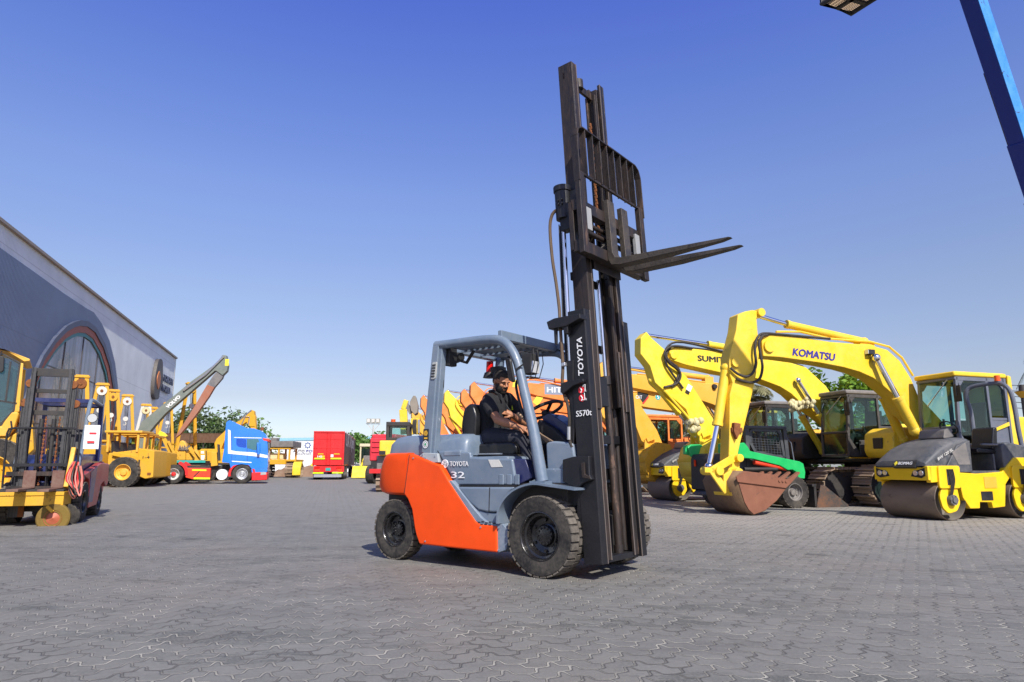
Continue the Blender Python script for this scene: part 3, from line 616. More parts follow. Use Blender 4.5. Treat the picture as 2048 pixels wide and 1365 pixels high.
# orange side panels and counterweight
sp_ = Q([(236, 690), (250, 678), (300, 695), (375, 725), (405, 735), (450, 815), (520, 920), (590, 1022), (612, 1033), (645, 1036), (692, 1042), (695, 1178), (480, 1155), (300, 1135), (284, 1090), (275, 1050), (262, 960), (240, 905), (222, 882)], -.58)
for sgn in (1, -1):
    g = G(); g.prism(sp_, -.585 * sgn, -.50 * sgn); g.build('side_panel', M['orange'], root, bev=.018, seg=3)
def cwo(hw, xr, xf=-1.70, k=7):
    pts = []
    for i in range(k + 1): # rounded rear corners, superellipse
        t = math.pi / 2 * i / k; pts.append((xf + .18 - (xf + .18 - xr) * math.sin(t) ** .5, -hw * math.cos(t) ** .42))
    pts[0] = (xf + .18, -hw)
    return [(xf, -hw)] + pts[1:-1] + [(xr, 0)] + [(a, -b_) for a, b_ in pts[1:-1][::-1]] + [(xf, hw)]
secs = []
for z, hw, xr in ((.655, .53, -2.22), (.68, .572, -2.27), (.74, .583, -2.31), (.90, .583, -2.30), (1.0, .583, -2.26), (1.055, .583, -2.22), (1.075, .575, -2.20), (1.088, .55, -2.16)):
    secs.append([(a, b_, z) for a, b_ in cwo(hw, xr)])
g = G(); g.loft(secs); cw = g.build('counterweight', M['orange'], root, ang=28)
g = G(); g.bb((-2.22, -.34, .24), (-1.2, .34, .70)); g.bb((-1.56, -.5, .2), (-.3, .5, .42)); g.bb((-.6, -.34, .16), (.3, .34, .5)); g.cyl((0, -.4, .35), (0, .4, .35), .1); g.cyl((-1.905, -.4, .3), (-1.905, .4, .3), .07)
g.build('chassis', M['dark'], root, bev=.01)
# bonnet behind the seat
secs = [[(a, b_, z) for a, b_ in rnd([(x0, -hw), (x1, -hw), (x1, hw), (x0, hw)], .09)] for z, hw, x0, x1 in ((1.06, .47, -2.13, -.98), (1.18, .46, -2.11, -.98), (1.25, .42, -2.06, -1.0), (1.275, .36, -1.98, -1.03))]
g = G(); g.loft(secs); g.build('bonnet', M['steel_blue'], root, ang=40)
g = G(); g.prism(rnd([(-1.38, 1.0), (-1.36, 1.10), (-1.02, 1.115), (-1.0, 1.04), (-.42, 1.045), (-.36, .74), (-1.06, .74)], .03, 3), -.50, .50); g.build('engine_cover', M['steel_blue'], root, bev=.03, seg=3)
g = G(); g.prism(Q([(396, 664), (470, 664), (556, 668), (562, 694), (700, 700), (770, 702), (792, 836), (640, 838), (490, 838), (455, 800), (388, 700)], -.52), -.525, -.47); g.build('side_cover', M['steel_blue'], root, bev=.02, seg=3)
g = G(); g.prism(Q([(770, 702), (835, 705), (855, 760), (870, 800), (792, 838)], -.50), -.50, -.4); g.build('dark_blue_cover', M['dark_blue'], root, bev=.01)  # forward end of the side cover, in a darker blue
g = G()
for z0 in (732, 772, 812): g.prism(Q([(z0 - 30, 782), (z0 - 8, 782), (z0 - 8, 834), (z0 - 30, 834)], -.53), -.531, -.52)
g.build('cover_rib', M['steel_blue'], root, bev=.006)
g = G(); g.prism(Q([(492, 845), (660, 846), (780, 846), (735, 895), (705, 950), (695, 975), (640, 972), (600, 962), (560, 930)], -.555), -.56, -.44); g.build('step_panel', M['steel_blue'], root, bev=.02, seg=3)
g = G(); g.prism(Q([(560, 930), (600, 962), (640, 974), (695, 977), (690, 1032), (640, 1030), (600, 1012)], -.545), -.545, -.44); g.build('step_side', M['steel_blue'], root, bev=.012)
g = G(); g.prism(Q([(448, 815), (462, 812), (490, 845), (560, 935), (612, 1000), (640, 1022), (690, 1034), (692, 1044), (610, 1036), (580, 1016)], -.575), -.578, -.5); g.build('step_plate', M['steel_blue_worn'], root, bev=.006)
g = G(); 
for i in range(5): g.box((-.70 + i * .045, -.579, .435 + (i % 2) * .008), (.03, .008, .008))
for i in range(4): g.box((-.72 + i * .05, -.579, .418), (.03, .008, .007))
g.build('step_tread', M['black'], root)
g = G(); g.prism(Q([(300, 690), (322, 672), (395, 676), (400, 722), (375, 724)], -.55), -.56, -.40); bgp = paint('bare_grey_paint', (.38, .42, .44), .5); g.build('pillar_base', bgp, root, bev=.008)
g = G(); g.prism(Q([(300, 690), (322, 672), (395, 676), (400, 722), (375, 724)], -.55), .56, .40); g.build('pillar_base', bgp, root, bev=.008)
g = G(); g.prism(Q([(694, 1035), (722, 1030), (750, 1060), (752, 1120), (740, 1165), (697, 1180)], -.56), -.57, -.44); g.build('frame_plate', M['steel_blue_worn'], root, bev=.008)
# front mudguards, a curved strip, with rusty inner plate
for sgn in (1, -1):
    outp = [V((a, 0, b_)) for a, b_ in Q([(692, 1030), (698, 965), (722, 912), (762, 868), (815, 838), (880, 824), (960, 834), (1088, 852)], -.61)]
    outp = spl(outp, 5); secs = []
    for i, p in enumerate(outp):
        t = (outp[min(i + 1, len(outp) - 1)] - outp[max(i - 1, 0)]).normalized(); n_ = V((t.z, 0, -t.x)) * .018
        secs.append([p + V((0, -.625 * sgn, 0)), p + V((0, -.34 * sgn, 0)), p + n_ + V((0, -.34 * sgn, 0)), p + n_ + V((0, -.625 * sgn, 0))])
    g = G(); g.loft(secs); g.build('mudguard', M['steel_blue'], root, ang=50)
    g = G(); g.prism(Q([(695, 1100), (700, 1000), (735, 905), (790, 860), (850, 838), (900, 835), (900, 1000), (800, 1120)], -.40), -.42 * sgn, -.36 * sgn); g.build('arch_plate', M['rust_orange'], root)
# floor, front cowl
g = G(); g.bb((-.46, -.49, .76), (.28, .49, .80)); g.bb((-.5, -.44, .42), (.2, .44, .76)); g.build('floor_plate', M['dark'], root, bev=.006)
g = G(); g.prism(rnd([(.0, .80), (.30, .80), (.30, .98), (.27, 1.155), (.06, 1.175), (-.02, 1.16)], .03), -.46, .46); g.build('front_cowl', M['steel_blue'], root, bev=.02, seg=3)
g = G(); g.prism([(-.02, .80), (.31, .80), (.31, .93), (-.02, .93)], -.475, .475); g.build('cowl_skirt', M['steel_blue'], root, bev=.01)
g = G(); g.prism(rnd([(-.08, 1.12), (.22, 1.165), (.03, 1.32), (-.20, 1.46), (-.30, 1.42)], .03), -.13, .12); g.build('steering_column', M['navy'], root, bev=.02)
g = G(); g.prism([(-.42, 1.16), (.06, 1.16), (.02, 1.2), (-.1, 1.3), (-.28, 1.40)], -.20, -.12); g.build('dash_console', M['black'], root, bev=.015)
sc_ = FK.Y3(*zoom(1040, 740, 8.53)(420, 690), -.02); g = G()
ax_ = V((-.42, 0, .9)).normalized(); a_ = V((0, 1, 0)); b_ = ax_.cross(a_)
g.tube([sc_ + (a_ * math.cos(t) + b_ * math.sin(t)) * .185 for t in [2 * math.pi * i / 36 for i in range(36)]], .017, 10, closed=True)
for t in (.5, 2.6, 4.2): g.bar(sc_ - ax_ * .04, sc_ + (a_ * math.cos(t) + b_ * math.sin(t)) * .18, .03, .012)
g.cyl(sc_ - ax_ * .1, sc_ - ax_ * .01, .05, .04); g.build('steering_wheel', M['black'], root, ang=50)
for i in range(4):
    g = G(); g.tube([(-.47 + i * .05, -.26 - i * .035, 1.44 - i * .02), (-.3 + i * .05, -.24 - i * .03, 1.30 - i * .02), (-.14 + i * .05, -.22 - i * .03, 1.15)], .008, 6); g.ball((-.48 + i * .05, -.26 - i * .035, 1.455 - i * .02), .018); g.build('control_lever', plain('tan_lever', (.28, .19, .12), .35, .4), root)
# seat
g = G(); g.prism(rnd([(-1.14, 1.06), (-.52, 1.05), (-.50, 1.14), (-.56, 1.19), (-1.10, 1.17)], .05, 4), -.26, .26); g.build('seat', M['black_gloss'], root, bev=.04, seg=4)
g = G(); g.prism(rnd([(-1.20, 1.12), (-1.06, 1.12), (-1.03, 1.32), (-1.06, 1.56), (-1.12, 1.60), (-1.21, 1.55), (-1.25, 1.36)], .06, 4), -.25, .25); g.build('backrest', M['black_gloss'], root, bev=.05, seg=4)
for sgn in (1, -1):
    g = G(); g.prism(rnd([(-1.16, 1.20), (-1.02, 1.20), (-1.0, 1.46), (-1.05, 1.57), (-1.13, 1.58), (-1.19, 1.45)], .05), -.29 * sgn, -.20 * sgn); g.build('seat_bolster', M['black_gloss'], root, bev=.03, seg=4)
g = G(); g.bb((-1.10, -.31, 1.06), (-1.03, -.26, 1.21)); g.build('belt_buckle', M['black'], root, bev=.012); g = G(); g.bb((-1.10, -.313, 1.20), (-1.035, -.262, 1.225)); g.build('belt_button', plain('pink_red_button', (.5, .06, .09), .4), root, bev=.008)
g = G(); g.prism(rnd([(-1.2, 1.035), (-.45, 1.03), (-.5, 1.065), (-1.18, 1.075)], .015), -.27, .27); g.build('seat_base', M['black'], root)
g = G(); g.box((-.82, -.27, 1.072), (.3, .02, .012), ('Z', .05)); g.build('seat_slide', M['silver'], root)
# overhead guard
gp_ = Q([(922, 818), (905, 720), (885, 600), (862, 490), (838, 390), (815, 290), (796, 215), (772, 160), (738, 118), (700, 101), (640, 100), (560, 108), (470, 120), (385, 130)], -.50)
for sgn in (1, -1):
    g = G(); pts = spl([(a, -.50 * sgn, b_) for a, b_ in gp_], 4); n_ = len(pts); g.tube(pts, [.045 + .012 * max(0, 1 - i / (n_ * .4)) for i in range(n_)], 14); g.box((gp_[0][0], -.5 * sgn, gp_[0][1] - .01), (.17, .16, .03))
    g.build('guard_frame', M['steel_blue'], root, ang=60)
    g = G(); g.prism(Q([(315, 672), (372, 132), (402, 128), (360, 678)], -.53), -.545 * sgn, -.50 * sgn); g.prism(Q([(355, 678), (398, 128), (425, 128), (384, 682)], -.5), -.525 * sgn, -.45 * sgn); g.build('rear_pillar', M['steel_blue_worn'] if 0 else M['steel_blue'], root, bev=.01)
zt = gp_[-1][1]
g = G(); g.bb((-1.42, -.5, zt - .05), (-1.33, .5, zt + .035)); g.bb((-.55, -.5, zt - .03), (-.50, .5, zt + .06)); g.build('roof_crossbeam', M['steel_blue'], root, bev=.01)
for i in range(9): 
    g = G(); g.box((-1.24 + i * .082, 0, zt - .01), (.055, .92, .012), ('Y', -.45)); g.build('roof_slat', M['steel_blue'], root)
g = G(); g.bb((-1.33, -.17, zt - .04), (-.55, -.15, zt - .015)); g.bb((-1.33, .15, zt - .04), (-.55, .17, zt - .015)); g.build('roof_stringer', M['steel_blue'], root)
fr_ = FK.Y(*zoom(800, 660, 6.02)(1370, 95), -.2); g = G(); g.prism([(-.5, zt + .0), (-.46, zt + .07), (-.18, zt - .03), (-.20, zt - .09)], .44, .50); g.build('visor_plate', M['steel_blue'], root)
# vent, stickers
g = G(); c_ = FK.Y(*q(372, 258), -.55); g.prism(rnd([(c_[0] - .03, c_[1] - .085), (c_[0] + .028, c_[1] - .085), (c_[0] + .045, c_[1] + .09), (c_[0] - .012, c_[1] + .09)], .015), -.556, -.54); vt = g.build('vent', paint('pale_vent', (.42, .44, .43), .5), root)
for i in range(5): g = G(); g.box((c_[0] - .008 + (i - 2) * .004 + .012, -.559, c_[1] + (i - 2) * .029), (.045, .006, .013)); g.build('vent_slot', M['black'], vt)
g = G(); c_ = FK.Y(*q(333, 582), -.55); g.box((c_[0], -.5485, c_[1]), (.075, .004, .12)); st = g.build('sticker', M['blackdecal'], root); g = G()
for k in range(6): g.lathe([(0, -.003), (.013, -.003)], (c_[0] + .015 * math.cos(k * 1.047), -.549, c_[1] + .018 + .015 * math.sin(k * 1.047)), 'y', 10)
g.bb((c_[0] - .022, -.5525, c_[1] - .042), (c_[0] + .022, -.5505, c_[1] - .026)); g.build('flower_mark', plain('marigold', (.75, .42, .04), .5), st)
g = G(); c_ = FK.Y(*q(331, 630), -.55); g.lathe([(0, -.001), (.043, -.001), (.043, .004)], (c_[0], -.5475, c_[1]), 'y', 24); st = g.build('sticker', M['blackdecal'], root); g = G(); g.lathe([(.030, -.004), (.040, -.004)], (c_[0], -.5475, c_[1]), 'y', 24); g.lathe([(0, -.004), (.024, -.004)], (c_[0], -.5475, c_[1]), 'y', 20); g.build('white_ring', M['white'], st)
g = G(); g.lathe([(0, -.006), (.014, -.006)], (c_[0], -.5475, c_[1]), 'y', 12); g.build('green_mark', plain('leaf_green', (.04, .30, .12), .5), st)
g = G(); a_, b_ = FK.Y(*q(250, 680), -.586), FK.Y(*q(224, 878), -.586); g.bar((a_[0], -.586, a_[1]), (b_[0], -.586, b_[1]), .003, .006); g.build('panel_seam', M['dark'], root)
g = G(); a_, b_ = FK.Y(*q(392, 662), -.53), FK.Y(*q(488, 838), -.53); g.bar((a_[0], -.53, a_[1]), (b_[0], -.53, b_[1]), .004, .008); a_, b_ = FK.Y(*q(488, 841), -.53), FK.Y(*q(792, 841), -.53); g.bar((a_[0], -.53, a_[1]), (b_[0], -.53, b_[1]), .02, .014); a_, b_ = FK.Y(*q(656, 848), -.561), FK.Y(*q(652, 972), -.561); g.bar((a_[0], -.561, a_[1]), (b_[0], -.561, b_[1]), .004, .007); g.build('panel_seam', M['black'], root)
g = G(); a_ = FK.Y(*q(450, 676), -.528); g.bb((a_[0] - .07, -.53, a_[1] - .022), (a_[0] + .15, -.522, a_[1] + .02)); g.build('cover_recess', M['steel_blue_worn'], root, bev=.01)
g = G()
for p_ in ((700, 1050), (700, 1165), (610, 1050), (330, 1120), (270, 700)): a_ = FK.Y(*q(*p_), -.586); g.cyl((a_[0], -.592, a_[1]), (a_[0], -.58, a_[1]), .008, n=8)
for p_ in ((316, 684), (380, 690), (330, 700)): a_ = FK.Y(*q(*p_), -.56); g.cyl((a_[0], -.566, a_[1]), (a_[0], -.55, a_[1]), .009, n=8)
g.build('panel_bolts', M['steel_blue_worn'], root)
# badges on the side cover
A = FK.Y(*q(452, 740), -.527); B = FK.Y(*q(541, 740), -.527); C_ = FK.Y(*q(452, 716), -.527)
text('TOYOTA', root, M['white'], (A[0] + .012, -.527, A[1]), (1, 0, .0), (0, 0, 1), B[0] - A[0] + .01, C_[1] - A[1], bold=.02)
c_ = FK.Y(*q(430, 728), -.53); g = G(); el = lambda rx, rz, r, dz=0: g.tube([(c_[0] + rx * math.cos(t), -.531, c_[1] + dz + rz * math.sin(t)) for t in [2 * math.pi * i / 28 for i in range(28)]], r, 5, closed=True)
el(.040, .038, .0045); el(.013, .036, .0035); el(.030, .013, .0035, .014); g.build('emblem', M['white'], root)
A = FK.Y(*q(464, 800), -.527); B = FK.Y(*q(530, 800), -.527); C_ = FK.Y(*q(466, 768), -.527)
text('32', root, M['white'], (A[0], -.527, A[1]), (1, 0, 0), (-.02, 0, 1), B[0] - A[0], C_[1] - A[1], bold=.02)
g = G(); g.prism(Q([(648, 707), (702, 707), (722, 744), (665, 746)], -.527), -.529, -.526); g.build('data_plate', M['dirty_white'], root)
# lamps, mirrors, handles
def mir(pts, y0, y1, name, mt, bev=.02): g = G(); g.prism(rnd(Q(pts, y0), .03, 3), y0, y1); return g.build(name, mt, root, bev=bev)
P_ = FK.Y3(*q(758, 255), -.56); g = G(); g.M = MX.Translation(P_) @ MX.Rotation(R(-38), 4, 'Z') @ MX.Rotation(R(12), 4, 'X'); g.prism(rnd([(-.085, -.09), (.06, -.13), (.085, .10), (-.06, .125)], .035, 4), -.012, .018); g.build('mirror', M['black'], root, bev=.01)
g = G(); g.tube([P_ + V((.07, 0, .0)), P_ + V((.14, .03, .05))], .008, 6); g.build('mirror_arm', M['black'], root)
P_ = FK.Y3(*q(855, 225), -.42); g = G(); g.M = MX.Translation(P_); g.prism(rnd([(-.05, -.10), (.06, -.10), (.075, .10), (-.045, .09)], .02), -.06, .06); hl = g.build('work_lamp', M['black'], root, bev=.01)
g = G(); g.M = MX.Translation(P_); g.bb((.06, -.05, -.09), (.085, .05, .02)); g.build('lamp_glass', M['headlight'], hl)
g = G(); g.M = MX.Translation(P_)
for y_ in (-.07, 0, .07): g.tube([(-.06, y_, .13), (.10, y_, .13), (.115, y_, .0), (.07, y_, -.13), (-.05, y_, -.13)], .005, 5)
g.tube([(.09, -.07, .13), (.09, .07, .13)], .006, 5); g.tube([(.06, -.07, -.13), (.06, .07, -.13)], .006, 5); g.tube([(-.1, 0, .12), (-.22, -.05, .08)], .012, 6); g.build('lamp_cage', M['black'], root)
P_ = FK.Y3(*zoom(800, 660, 6.02)(720, 330), -.2); g = G(); g.cyl(P_ + V((-.05, 0, 0)), P_ + V((.03, 0, 0)), .062, .045, 18); g.tube([P_ + V((.02, 0, -.04)), P_ + V((.1, 0, -.07)), P_ + V((.2, .0, .05))], .018, 8); g.build('rear_lamp', M['black'], root)
P_ = FK.Y3(*zoom(800, 660, 6.02)(570, 330), -.45); g = G(); g.bb(P_ + V((-.04, 0, -.09)), P_ + V((.03, .12, .1))); g.build('indicator_box', M['black'], root, bev=.01)
P_ = FK.Y3(*zoom(780, 740, 8.533)(920, 160), -.44); g = G(); g.tube(spl([P_ + V((-.06, 0, -.17)), P_ + V((0, -.02, -.12)), P_ + V((.005, -.02, .1)), P_ + V((-.06, 0, .17))], 5), .014, 8); g.build('grab_handle', M['black'], root)
g = G(); g.tube(spl([FK.Y3(*q(845, 515), -.48), FK.Y3(*q(822, 470), -.47), FK.Y3(*q(790, 345), -.47), FK.Y3(*q(800, 300), -.48), FK.Y3(*q(822, 285), -.5)], 5), .013, 8); g.build('grab_handle', M['black'], root)
P_ = FK.Y3(*zoom(800, 660, 6.02)(1082, 455), .42); g = G(); g.cyl(P_ - V((0, 0, .06)), P_ + V((0, 0, .07)), .045, .04, 16); bc = g.build('beacon', M['redlens'], root); g = G(); g.cyl(P_ - V((0, 0, .12)), P_ - V((0, 0, .06)), .08, .06, 16); g.bb(P_ + V((.0, -.03, -.11)), P_ + V((.16, .1, .0))); g.build('beacon_base', M['black'], bc)
# ---- mast (its own tilted coordinates: u forward, y, s up)
MT = MX.Translation((.54, 0, .14)) @ MX.Rotation(-LEAN, 4, 'Y')
def onM(px, py, u):   # pixel -> mast coordinates on plane u
    nrm = V((math.cos(LEAN), 0, math.sin(LEAN))); nw = FK.f * nrm.x + V((0, 0, nrm.z)); Cw = V((0, 0, CH)) - FK.O; r = ray(px, py)
    k = V((.54, 0, .14)).dot(nrm) + u; t = (k - Cw.dot(nw)) / r.dot(nw); P = Cw + r * t
    return MT.inverted() @ V((P.dot(FK.f), P.dot(FK.l), P.z))
def onMy(px, py, y): P = FK.Y3(px, py, y); return MT.inverted() @ P
def chan(g, yo, sgn, u0, u1, s0, s1, wd, t=.016, lip=.03, mid=None):
    """steel mast section: web at yo, flanges pointing inwards (sgn)"""
    a, b_ = yo, yo + sgn * t; g.bb((u0, a, s0), (u1, b_, s1)); g.bb((u0, b_, s0), (u0 + lip, yo + sgn * wd, s1)); g.bb((u1 - lip, b_, s0), (u1, yo + sgn * wd, s1))
    if mid is not None: g.bb((mid, b_, s0), (mid + t, yo + sgn * wd * .8, s1))
yc = -.04
for yo, sg in ((yc - .41, 1), (yc + .41, -1)):
    g = G(MT); chan(g, yo, sg, -.175, 0, 0, 2.22, .10); g.build('outer_rail', M['mast'], root, bev=.004)
    g = G(MT); g.bb((-.165, yo + sg * .115, .02), (-.02, yo + sg * .135, 1.9)); g.bb((-.165, yo + sg * .135, .02), (-.14, yo + sg * .20, 1.9)); g.bb((-.045, yo + sg * .135, .02), (-.02, yo + sg * .20, 1.9)); g.bb((-.165, yo + sg * .03, .02), (-.14, yo + sg * .115, 1.9)); g.build('inner_channel', M['mast_worn'], root, bev=.004)
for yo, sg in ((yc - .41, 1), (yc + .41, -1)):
    g = G(MT); g.bb((-.003, yo + sg * .094, 0), (.0035, yo + sg * .103, 2.22)); g.build('worn_rail_highlight', M['edge'], root)  # thin pale strips: worn edges with their highlights put into the colour
    g = G(MT); g.bb((-.022, yo + sg * .192, .02), (-.0165, yo + sg * .204, 1.9)); g.build('worn_rail_highlight', M['edge'], root)
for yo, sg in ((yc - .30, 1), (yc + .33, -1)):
    g = G(MT); g.bb((-.008, yo + sg * .078, 1.32), (-.0015, yo + sg * .088, 4.80)); g.build('worn_rail_highlight', M['edge'], root)
for yo, sg in ((yc - .30, 1), (yc + .33, -1)):
    g = G(MT); chan(g, yo, sg, -.165, -.005, 1.32, 4.80, .085); g.build('middle_rail', M['mast_worn'], root, bev=.004)
    g = G(MT); g.bb((-.15, yo + sg * .10, 1.36), (-.03, yo + sg * .118, 4.74)); g.bb((-.15, yo + sg * .118, 1.36), (-.125, yo + sg * .16, 4.66)); g.bb((-.055, yo + sg * .118, 1.36), (-.03, yo + sg * .16, 4.66)); g.build('inner_rail', M['mast_worn'], root, bev=.004)
for a_, b_ in (((-.17, yc - .36, .0), (-.03, yc + .36, .05)), ((-.13, yc - .33, 1.02), (-.10, yc + .33, 1.10)), ((-.14, yc - .3, 1.35), (-.02, yc - .05, 1.62)), ((-.20, yc - .38, 1.9), (-.175, yc + .38, 1.98)), ((-.19, yc - .3, 2.55), (-.167, yc + .33, 2.63)), ((-.2, yc - .3, .7), (-.17, yc + .3, .8))):
    g = G(MT); g.bb(a_, b_); g.build('crossbar', M['mast'], root, bev=.006)
P_ = onM(*zoom(1060, 110, 2.575)(268, 175), -.1); g = G(MT); g.cyl((-.1, P_.y - .07, P_.z - .04), (-.1, P_.y - .07, P_.z + .06), .05, n=14); g.bb((-.12, yc - .3, P_.z - .06), (-.09, yc + .33, P_.z + .02)); g.build('top_crossbar', M['mast_worn'], root, bev=.004)
# lift cylinder between the rails and the one beside the near rail
cy = .06; g = G(MT); g.cyl((-.12, cy, .06), (-.12, cy, 1.62), .034, n=16); g.cyl((-.12, cy, 1.58), (-.12, cy, 1.66), .05, n=16); g.cyl((-.12, cy, .03), (-.12, cy, .12), .045, n=12); g.cyl((-.12, cy, .80), (-.12, cy, .83), .038, n=12); lc = g.build('lift_cylinder', M['mast_worn'], root)
g = G(MT); g.cyl((-.12, cy, 1.62), (-.12, cy, 2.62), .018); g.build('rod', M['chrome'], lc)
g = G(MT); g.cyl((-.14, .21, .06), (-.14, .21, 1.5), .03, n=14); lc = g.build('lift_cylinder', M['mast_worn'], root); g = G(MT); g.cyl((-.14, .21, 1.5), (-.14, .21, 2.6), .016); g.build('rod', M['chrome'], lc)
z2 = zoom(1060, 110, 2.575); a = onMy(*z2(172, 875), -.42); b_ = onMy(*zoom(1060, 560, 2.3136)(185, 380), -.42)
g = G(MT); g.cyl(a, b_, .021, n=14); g.build('free_lift_rod', M['chrome'], root); g = G(MT); g.cyl(a + V((-.045, .02, 0)), b_ + V((-.045, .02, 0)), .017, n=10); g.tube([a + V((-.03, -.03, 0)), b_ + V((-.03, -.03, .3))], .006, 5); g.build('rod_guide', M['mast'], root)
t_ = onMy(*z2(165, 690), -.42); m_ = onMy(*z2(175, 850), -.42); g = G(MT); g.cyl(t_, V((t_.x, t_.y, m_.z)), .075, n=20); g.cyl(t_ + V((0, 0, -.04)), t_ + V((0, 0, .015)), .085, n=20); g.bb(V((t_.x - .05, t_.y, m_.z - .1)), V((t_.x + .17, t_.y + .1, t_.z - .05))); g.bb(V((t_.x - .02, t_.y - .04, m_.z - .12)), V((t_.x + .14, t_.y + .06, m_.z + .03)))
for k in range(4): g.cyl(V((t_.x + .0 + (k % 2) * .04, t_.y - .095, m_.z + .13 + (k // 2) * .04)), V((t_.x + (k % 2) * .04, t_.y - .07, m_.z + .13 + (k // 2) * .04)), .01, n=8)
g.build('free_lift_cylinder', M['mast'], root, bev=.005)
g = G(MT); z3 = zoom(1060, 560, 2.3136)
hp = [onMy(*z2(135, 800), -.47), onMy(*z2(112, 830), -.48), onMy(*z2(103, 900), -.48), onMy(*z2(115, 1050), -.48), onMy(*z2(135, 1180), -.47), onMy(*z2(150, 1300), -.46), onMy(*z3(138, 180), -.47), onMy(*z3(145, 290), -.47), onMy(*z3(152, 400), -.47), onMy(*z3(150, 480), -.46), onMy(*z3(165, 560), -.45)]
g.tube(spl(hp, 6), .016, 8); g.build('hose', M['brown_hose'], root)
g = G(MT); g.tube(spl([onMy(*z3(p, r), -.45) for p, r in ((165, 540), (178, 600), (182, 660), (180, 700), (184, 745), (195, 775))], 5), .014, 8); g.build('hose', M['hose'], root)
g = G(MT); g.cyl(onMy(*z3(180, 680), -.46), onMy(*z3(180, 740), -.46), .017, n=10); g.build('hose_fitting', M['silver'], root)
# brackets on the near rail
def plate(pts, y0, y1, u=None, name='bracket', mt=None, bev=.008):
    g = G(); g.prism([FK.Y(*z3(*p), y0) for p in pts], y0, y1); return g.build(name, mt or M['mast'], root, bev=bev)
for sgn in (1,):
    plate([(75, 195), (110, 178), (230, 155), (232, 178), (165, 215), (85, 230)], -.53, -.40); plate([(140, 480), (175, 467), (245, 457), (247, 472), (200, 490), (150, 530), (140, 520)], -.50, -.42)
    plate([(108, 215), (122, 215), (122, 300), (112, 300)], -.50, -.47); plate([(150, 200), (175, 200), (172, 250), (155, 250)], -.52, -.44)
plate([(165, 375), (200, 372), (200, 470), (170, 470)], -.46, -.42, name='valve_block'); plate([(142, 385), (160, 380), (162, 398), (144, 402)], -.50, -.46, name='hose_clamp', mt=M['silver'])
plate([(150, 480), (205, 475), (215, 560), (200, 770), (185, 770), (180, 560), (150, 530)], -.44, -.38, name='rail_gusset')
plate([(150, 832), (200, 818), (272, 815), (275, 900), (285, 925), (240, 945), (218, 965), (150, 935)], -.50, -.44, name='mast_support'); plate([(218, 960), (250, 935), (262, 1300), (240, 1250), (215, 1100)], -.445, -.40, name='mast_support')
plate([(234, 848), (250, 845), (253, 900), (275, 910), (274, 922), (240, 915)], -.52, -.50, name='worn_edge', mt=M['mast_worn'], bev=.004)
P_ = FK.Y3(*z3(145, 925), -.42); g = G(); g.ball(P_, (.07, .05, .06)); g.cyl(P_ - V((0, .04, 0)), P_ + V((.0, .1, 0)), .035); g.build('pivot_pin', M['rust'], root)
g = G(); g.cyl((-.2, -.33, .45), (.38, -.33, .62), .035); g.cyl((-.2, .28, .45), (.38, .28, .62), .035); g.build('tilt_cylinder', M['black'], root)
# mast writing
def mtext(s, p0, p1, p2, mt, bold, name='lettering'):  # baseline start, baseline end, top of first letter
    y = yc - .412; A, B, C_ = [onMy(*p, y) for p in (p0, p1, p2)]
    A, B, C_ = [MT @ V((p.x, y, p.z)) for p in (A, B, C_)]
    return text(s, root, mt, A, B - A, C_ - A, (B - A).length, (C_ - A).length, name, bold)
zb = zoom(1080, 600, 6.206)
mtext('TOYOTA', zb(548, 945), zb(522, 465), zb(484, 942), M['white'], .03)
zd = zoom(1040, 740, 8.53)
mtext('S570t', zd(965, 805), zd(1228, 775), zd(965, 705), M['white'], .01)
for (x0, y0) in ((1045, 345), (1058, 480)):
    P_ = onMy(*zd(x0, y0), yc - .413); P_ = MT @ P_; g = G(); g.lathe([(0, 0), (.032, 0), (.032, .004)], (P_.x, yc - .4145, P_.z), 'y', 20); rd = g.build('red_disc', M['reddecal'], root); g = G(); g.tube([(P_.x - .01, yc - .417, P_.z + .02), (P_.x + .006, yc - .417, P_.z), (P_.x - .004, yc - .417, P_.z - .024)], .005, 4); g.build('white_mark', M['white'], rd)
for a0 in ((1110, 375), (1122, 520)):
    mtext('k', zd(*a0), zd(a0[0] + 28, a0[1] - 4), zd(a0[0], a0[1] - 40), M['white'], .02)
g = G(); 
for pts in (((1075, 290), (1085, 255), (1110, 250), (1112, 350)), ((1092, 400), (1100, 395), (1105, 480), (1100, 515), (1050, 515))):
    pp = [MT @ onMy(*zd(*p), yc - .413) for p in pts]; g.tube([(p.x, yc - .415, p.z) for p in pp], .0035, 4)
g.build('white_script', M['white'], root)
# carriage, load backrest, forks
CU = .02; s0, s1 = onM(*z2(270, 1000), .1).z, onM(*z2(265, 760), .1).z
ya, yb = -.60, .62
g = G(MT); g.bb((.03, ya, s0 - .02), (.12, yb, s0 + .09)); g.bb((.03, ya, s1 - .09), (.12, yb, s1 + .02)); g.bb((-.13, -.22, s0 - .08), (.03, -.20, s1 + .05)); g.bb((-.13, .16, s0 - .08), (.03, .18, s1 + .05)); g.bb((.02, -.25, s0 - .1), (.035, .25, s0 + .02)); g.build('carriage', M['mast_worn'], root, bev=.006)
for y_ in (ya, yb - .06): g = G(MT); g.bb((.00, y_, s0), (.05, y_ + .06, s1)); g.build('carriage_plate', M['mast_worn'], root, bev=.005)
sT = onM(*z2(245, 372), .12).z; sB = onM(*z2(260, 612), .12).z
for y_, s_ in ((ya, 1), (yb, -1)): g = G(MT); g.bb((.10, y_ - .02 * s_, s0 - .05), (.155, y_ + .07 * s_, sB - .0)); g.build('backrest_bracket', M['mast_worn'], root, bev=.006)
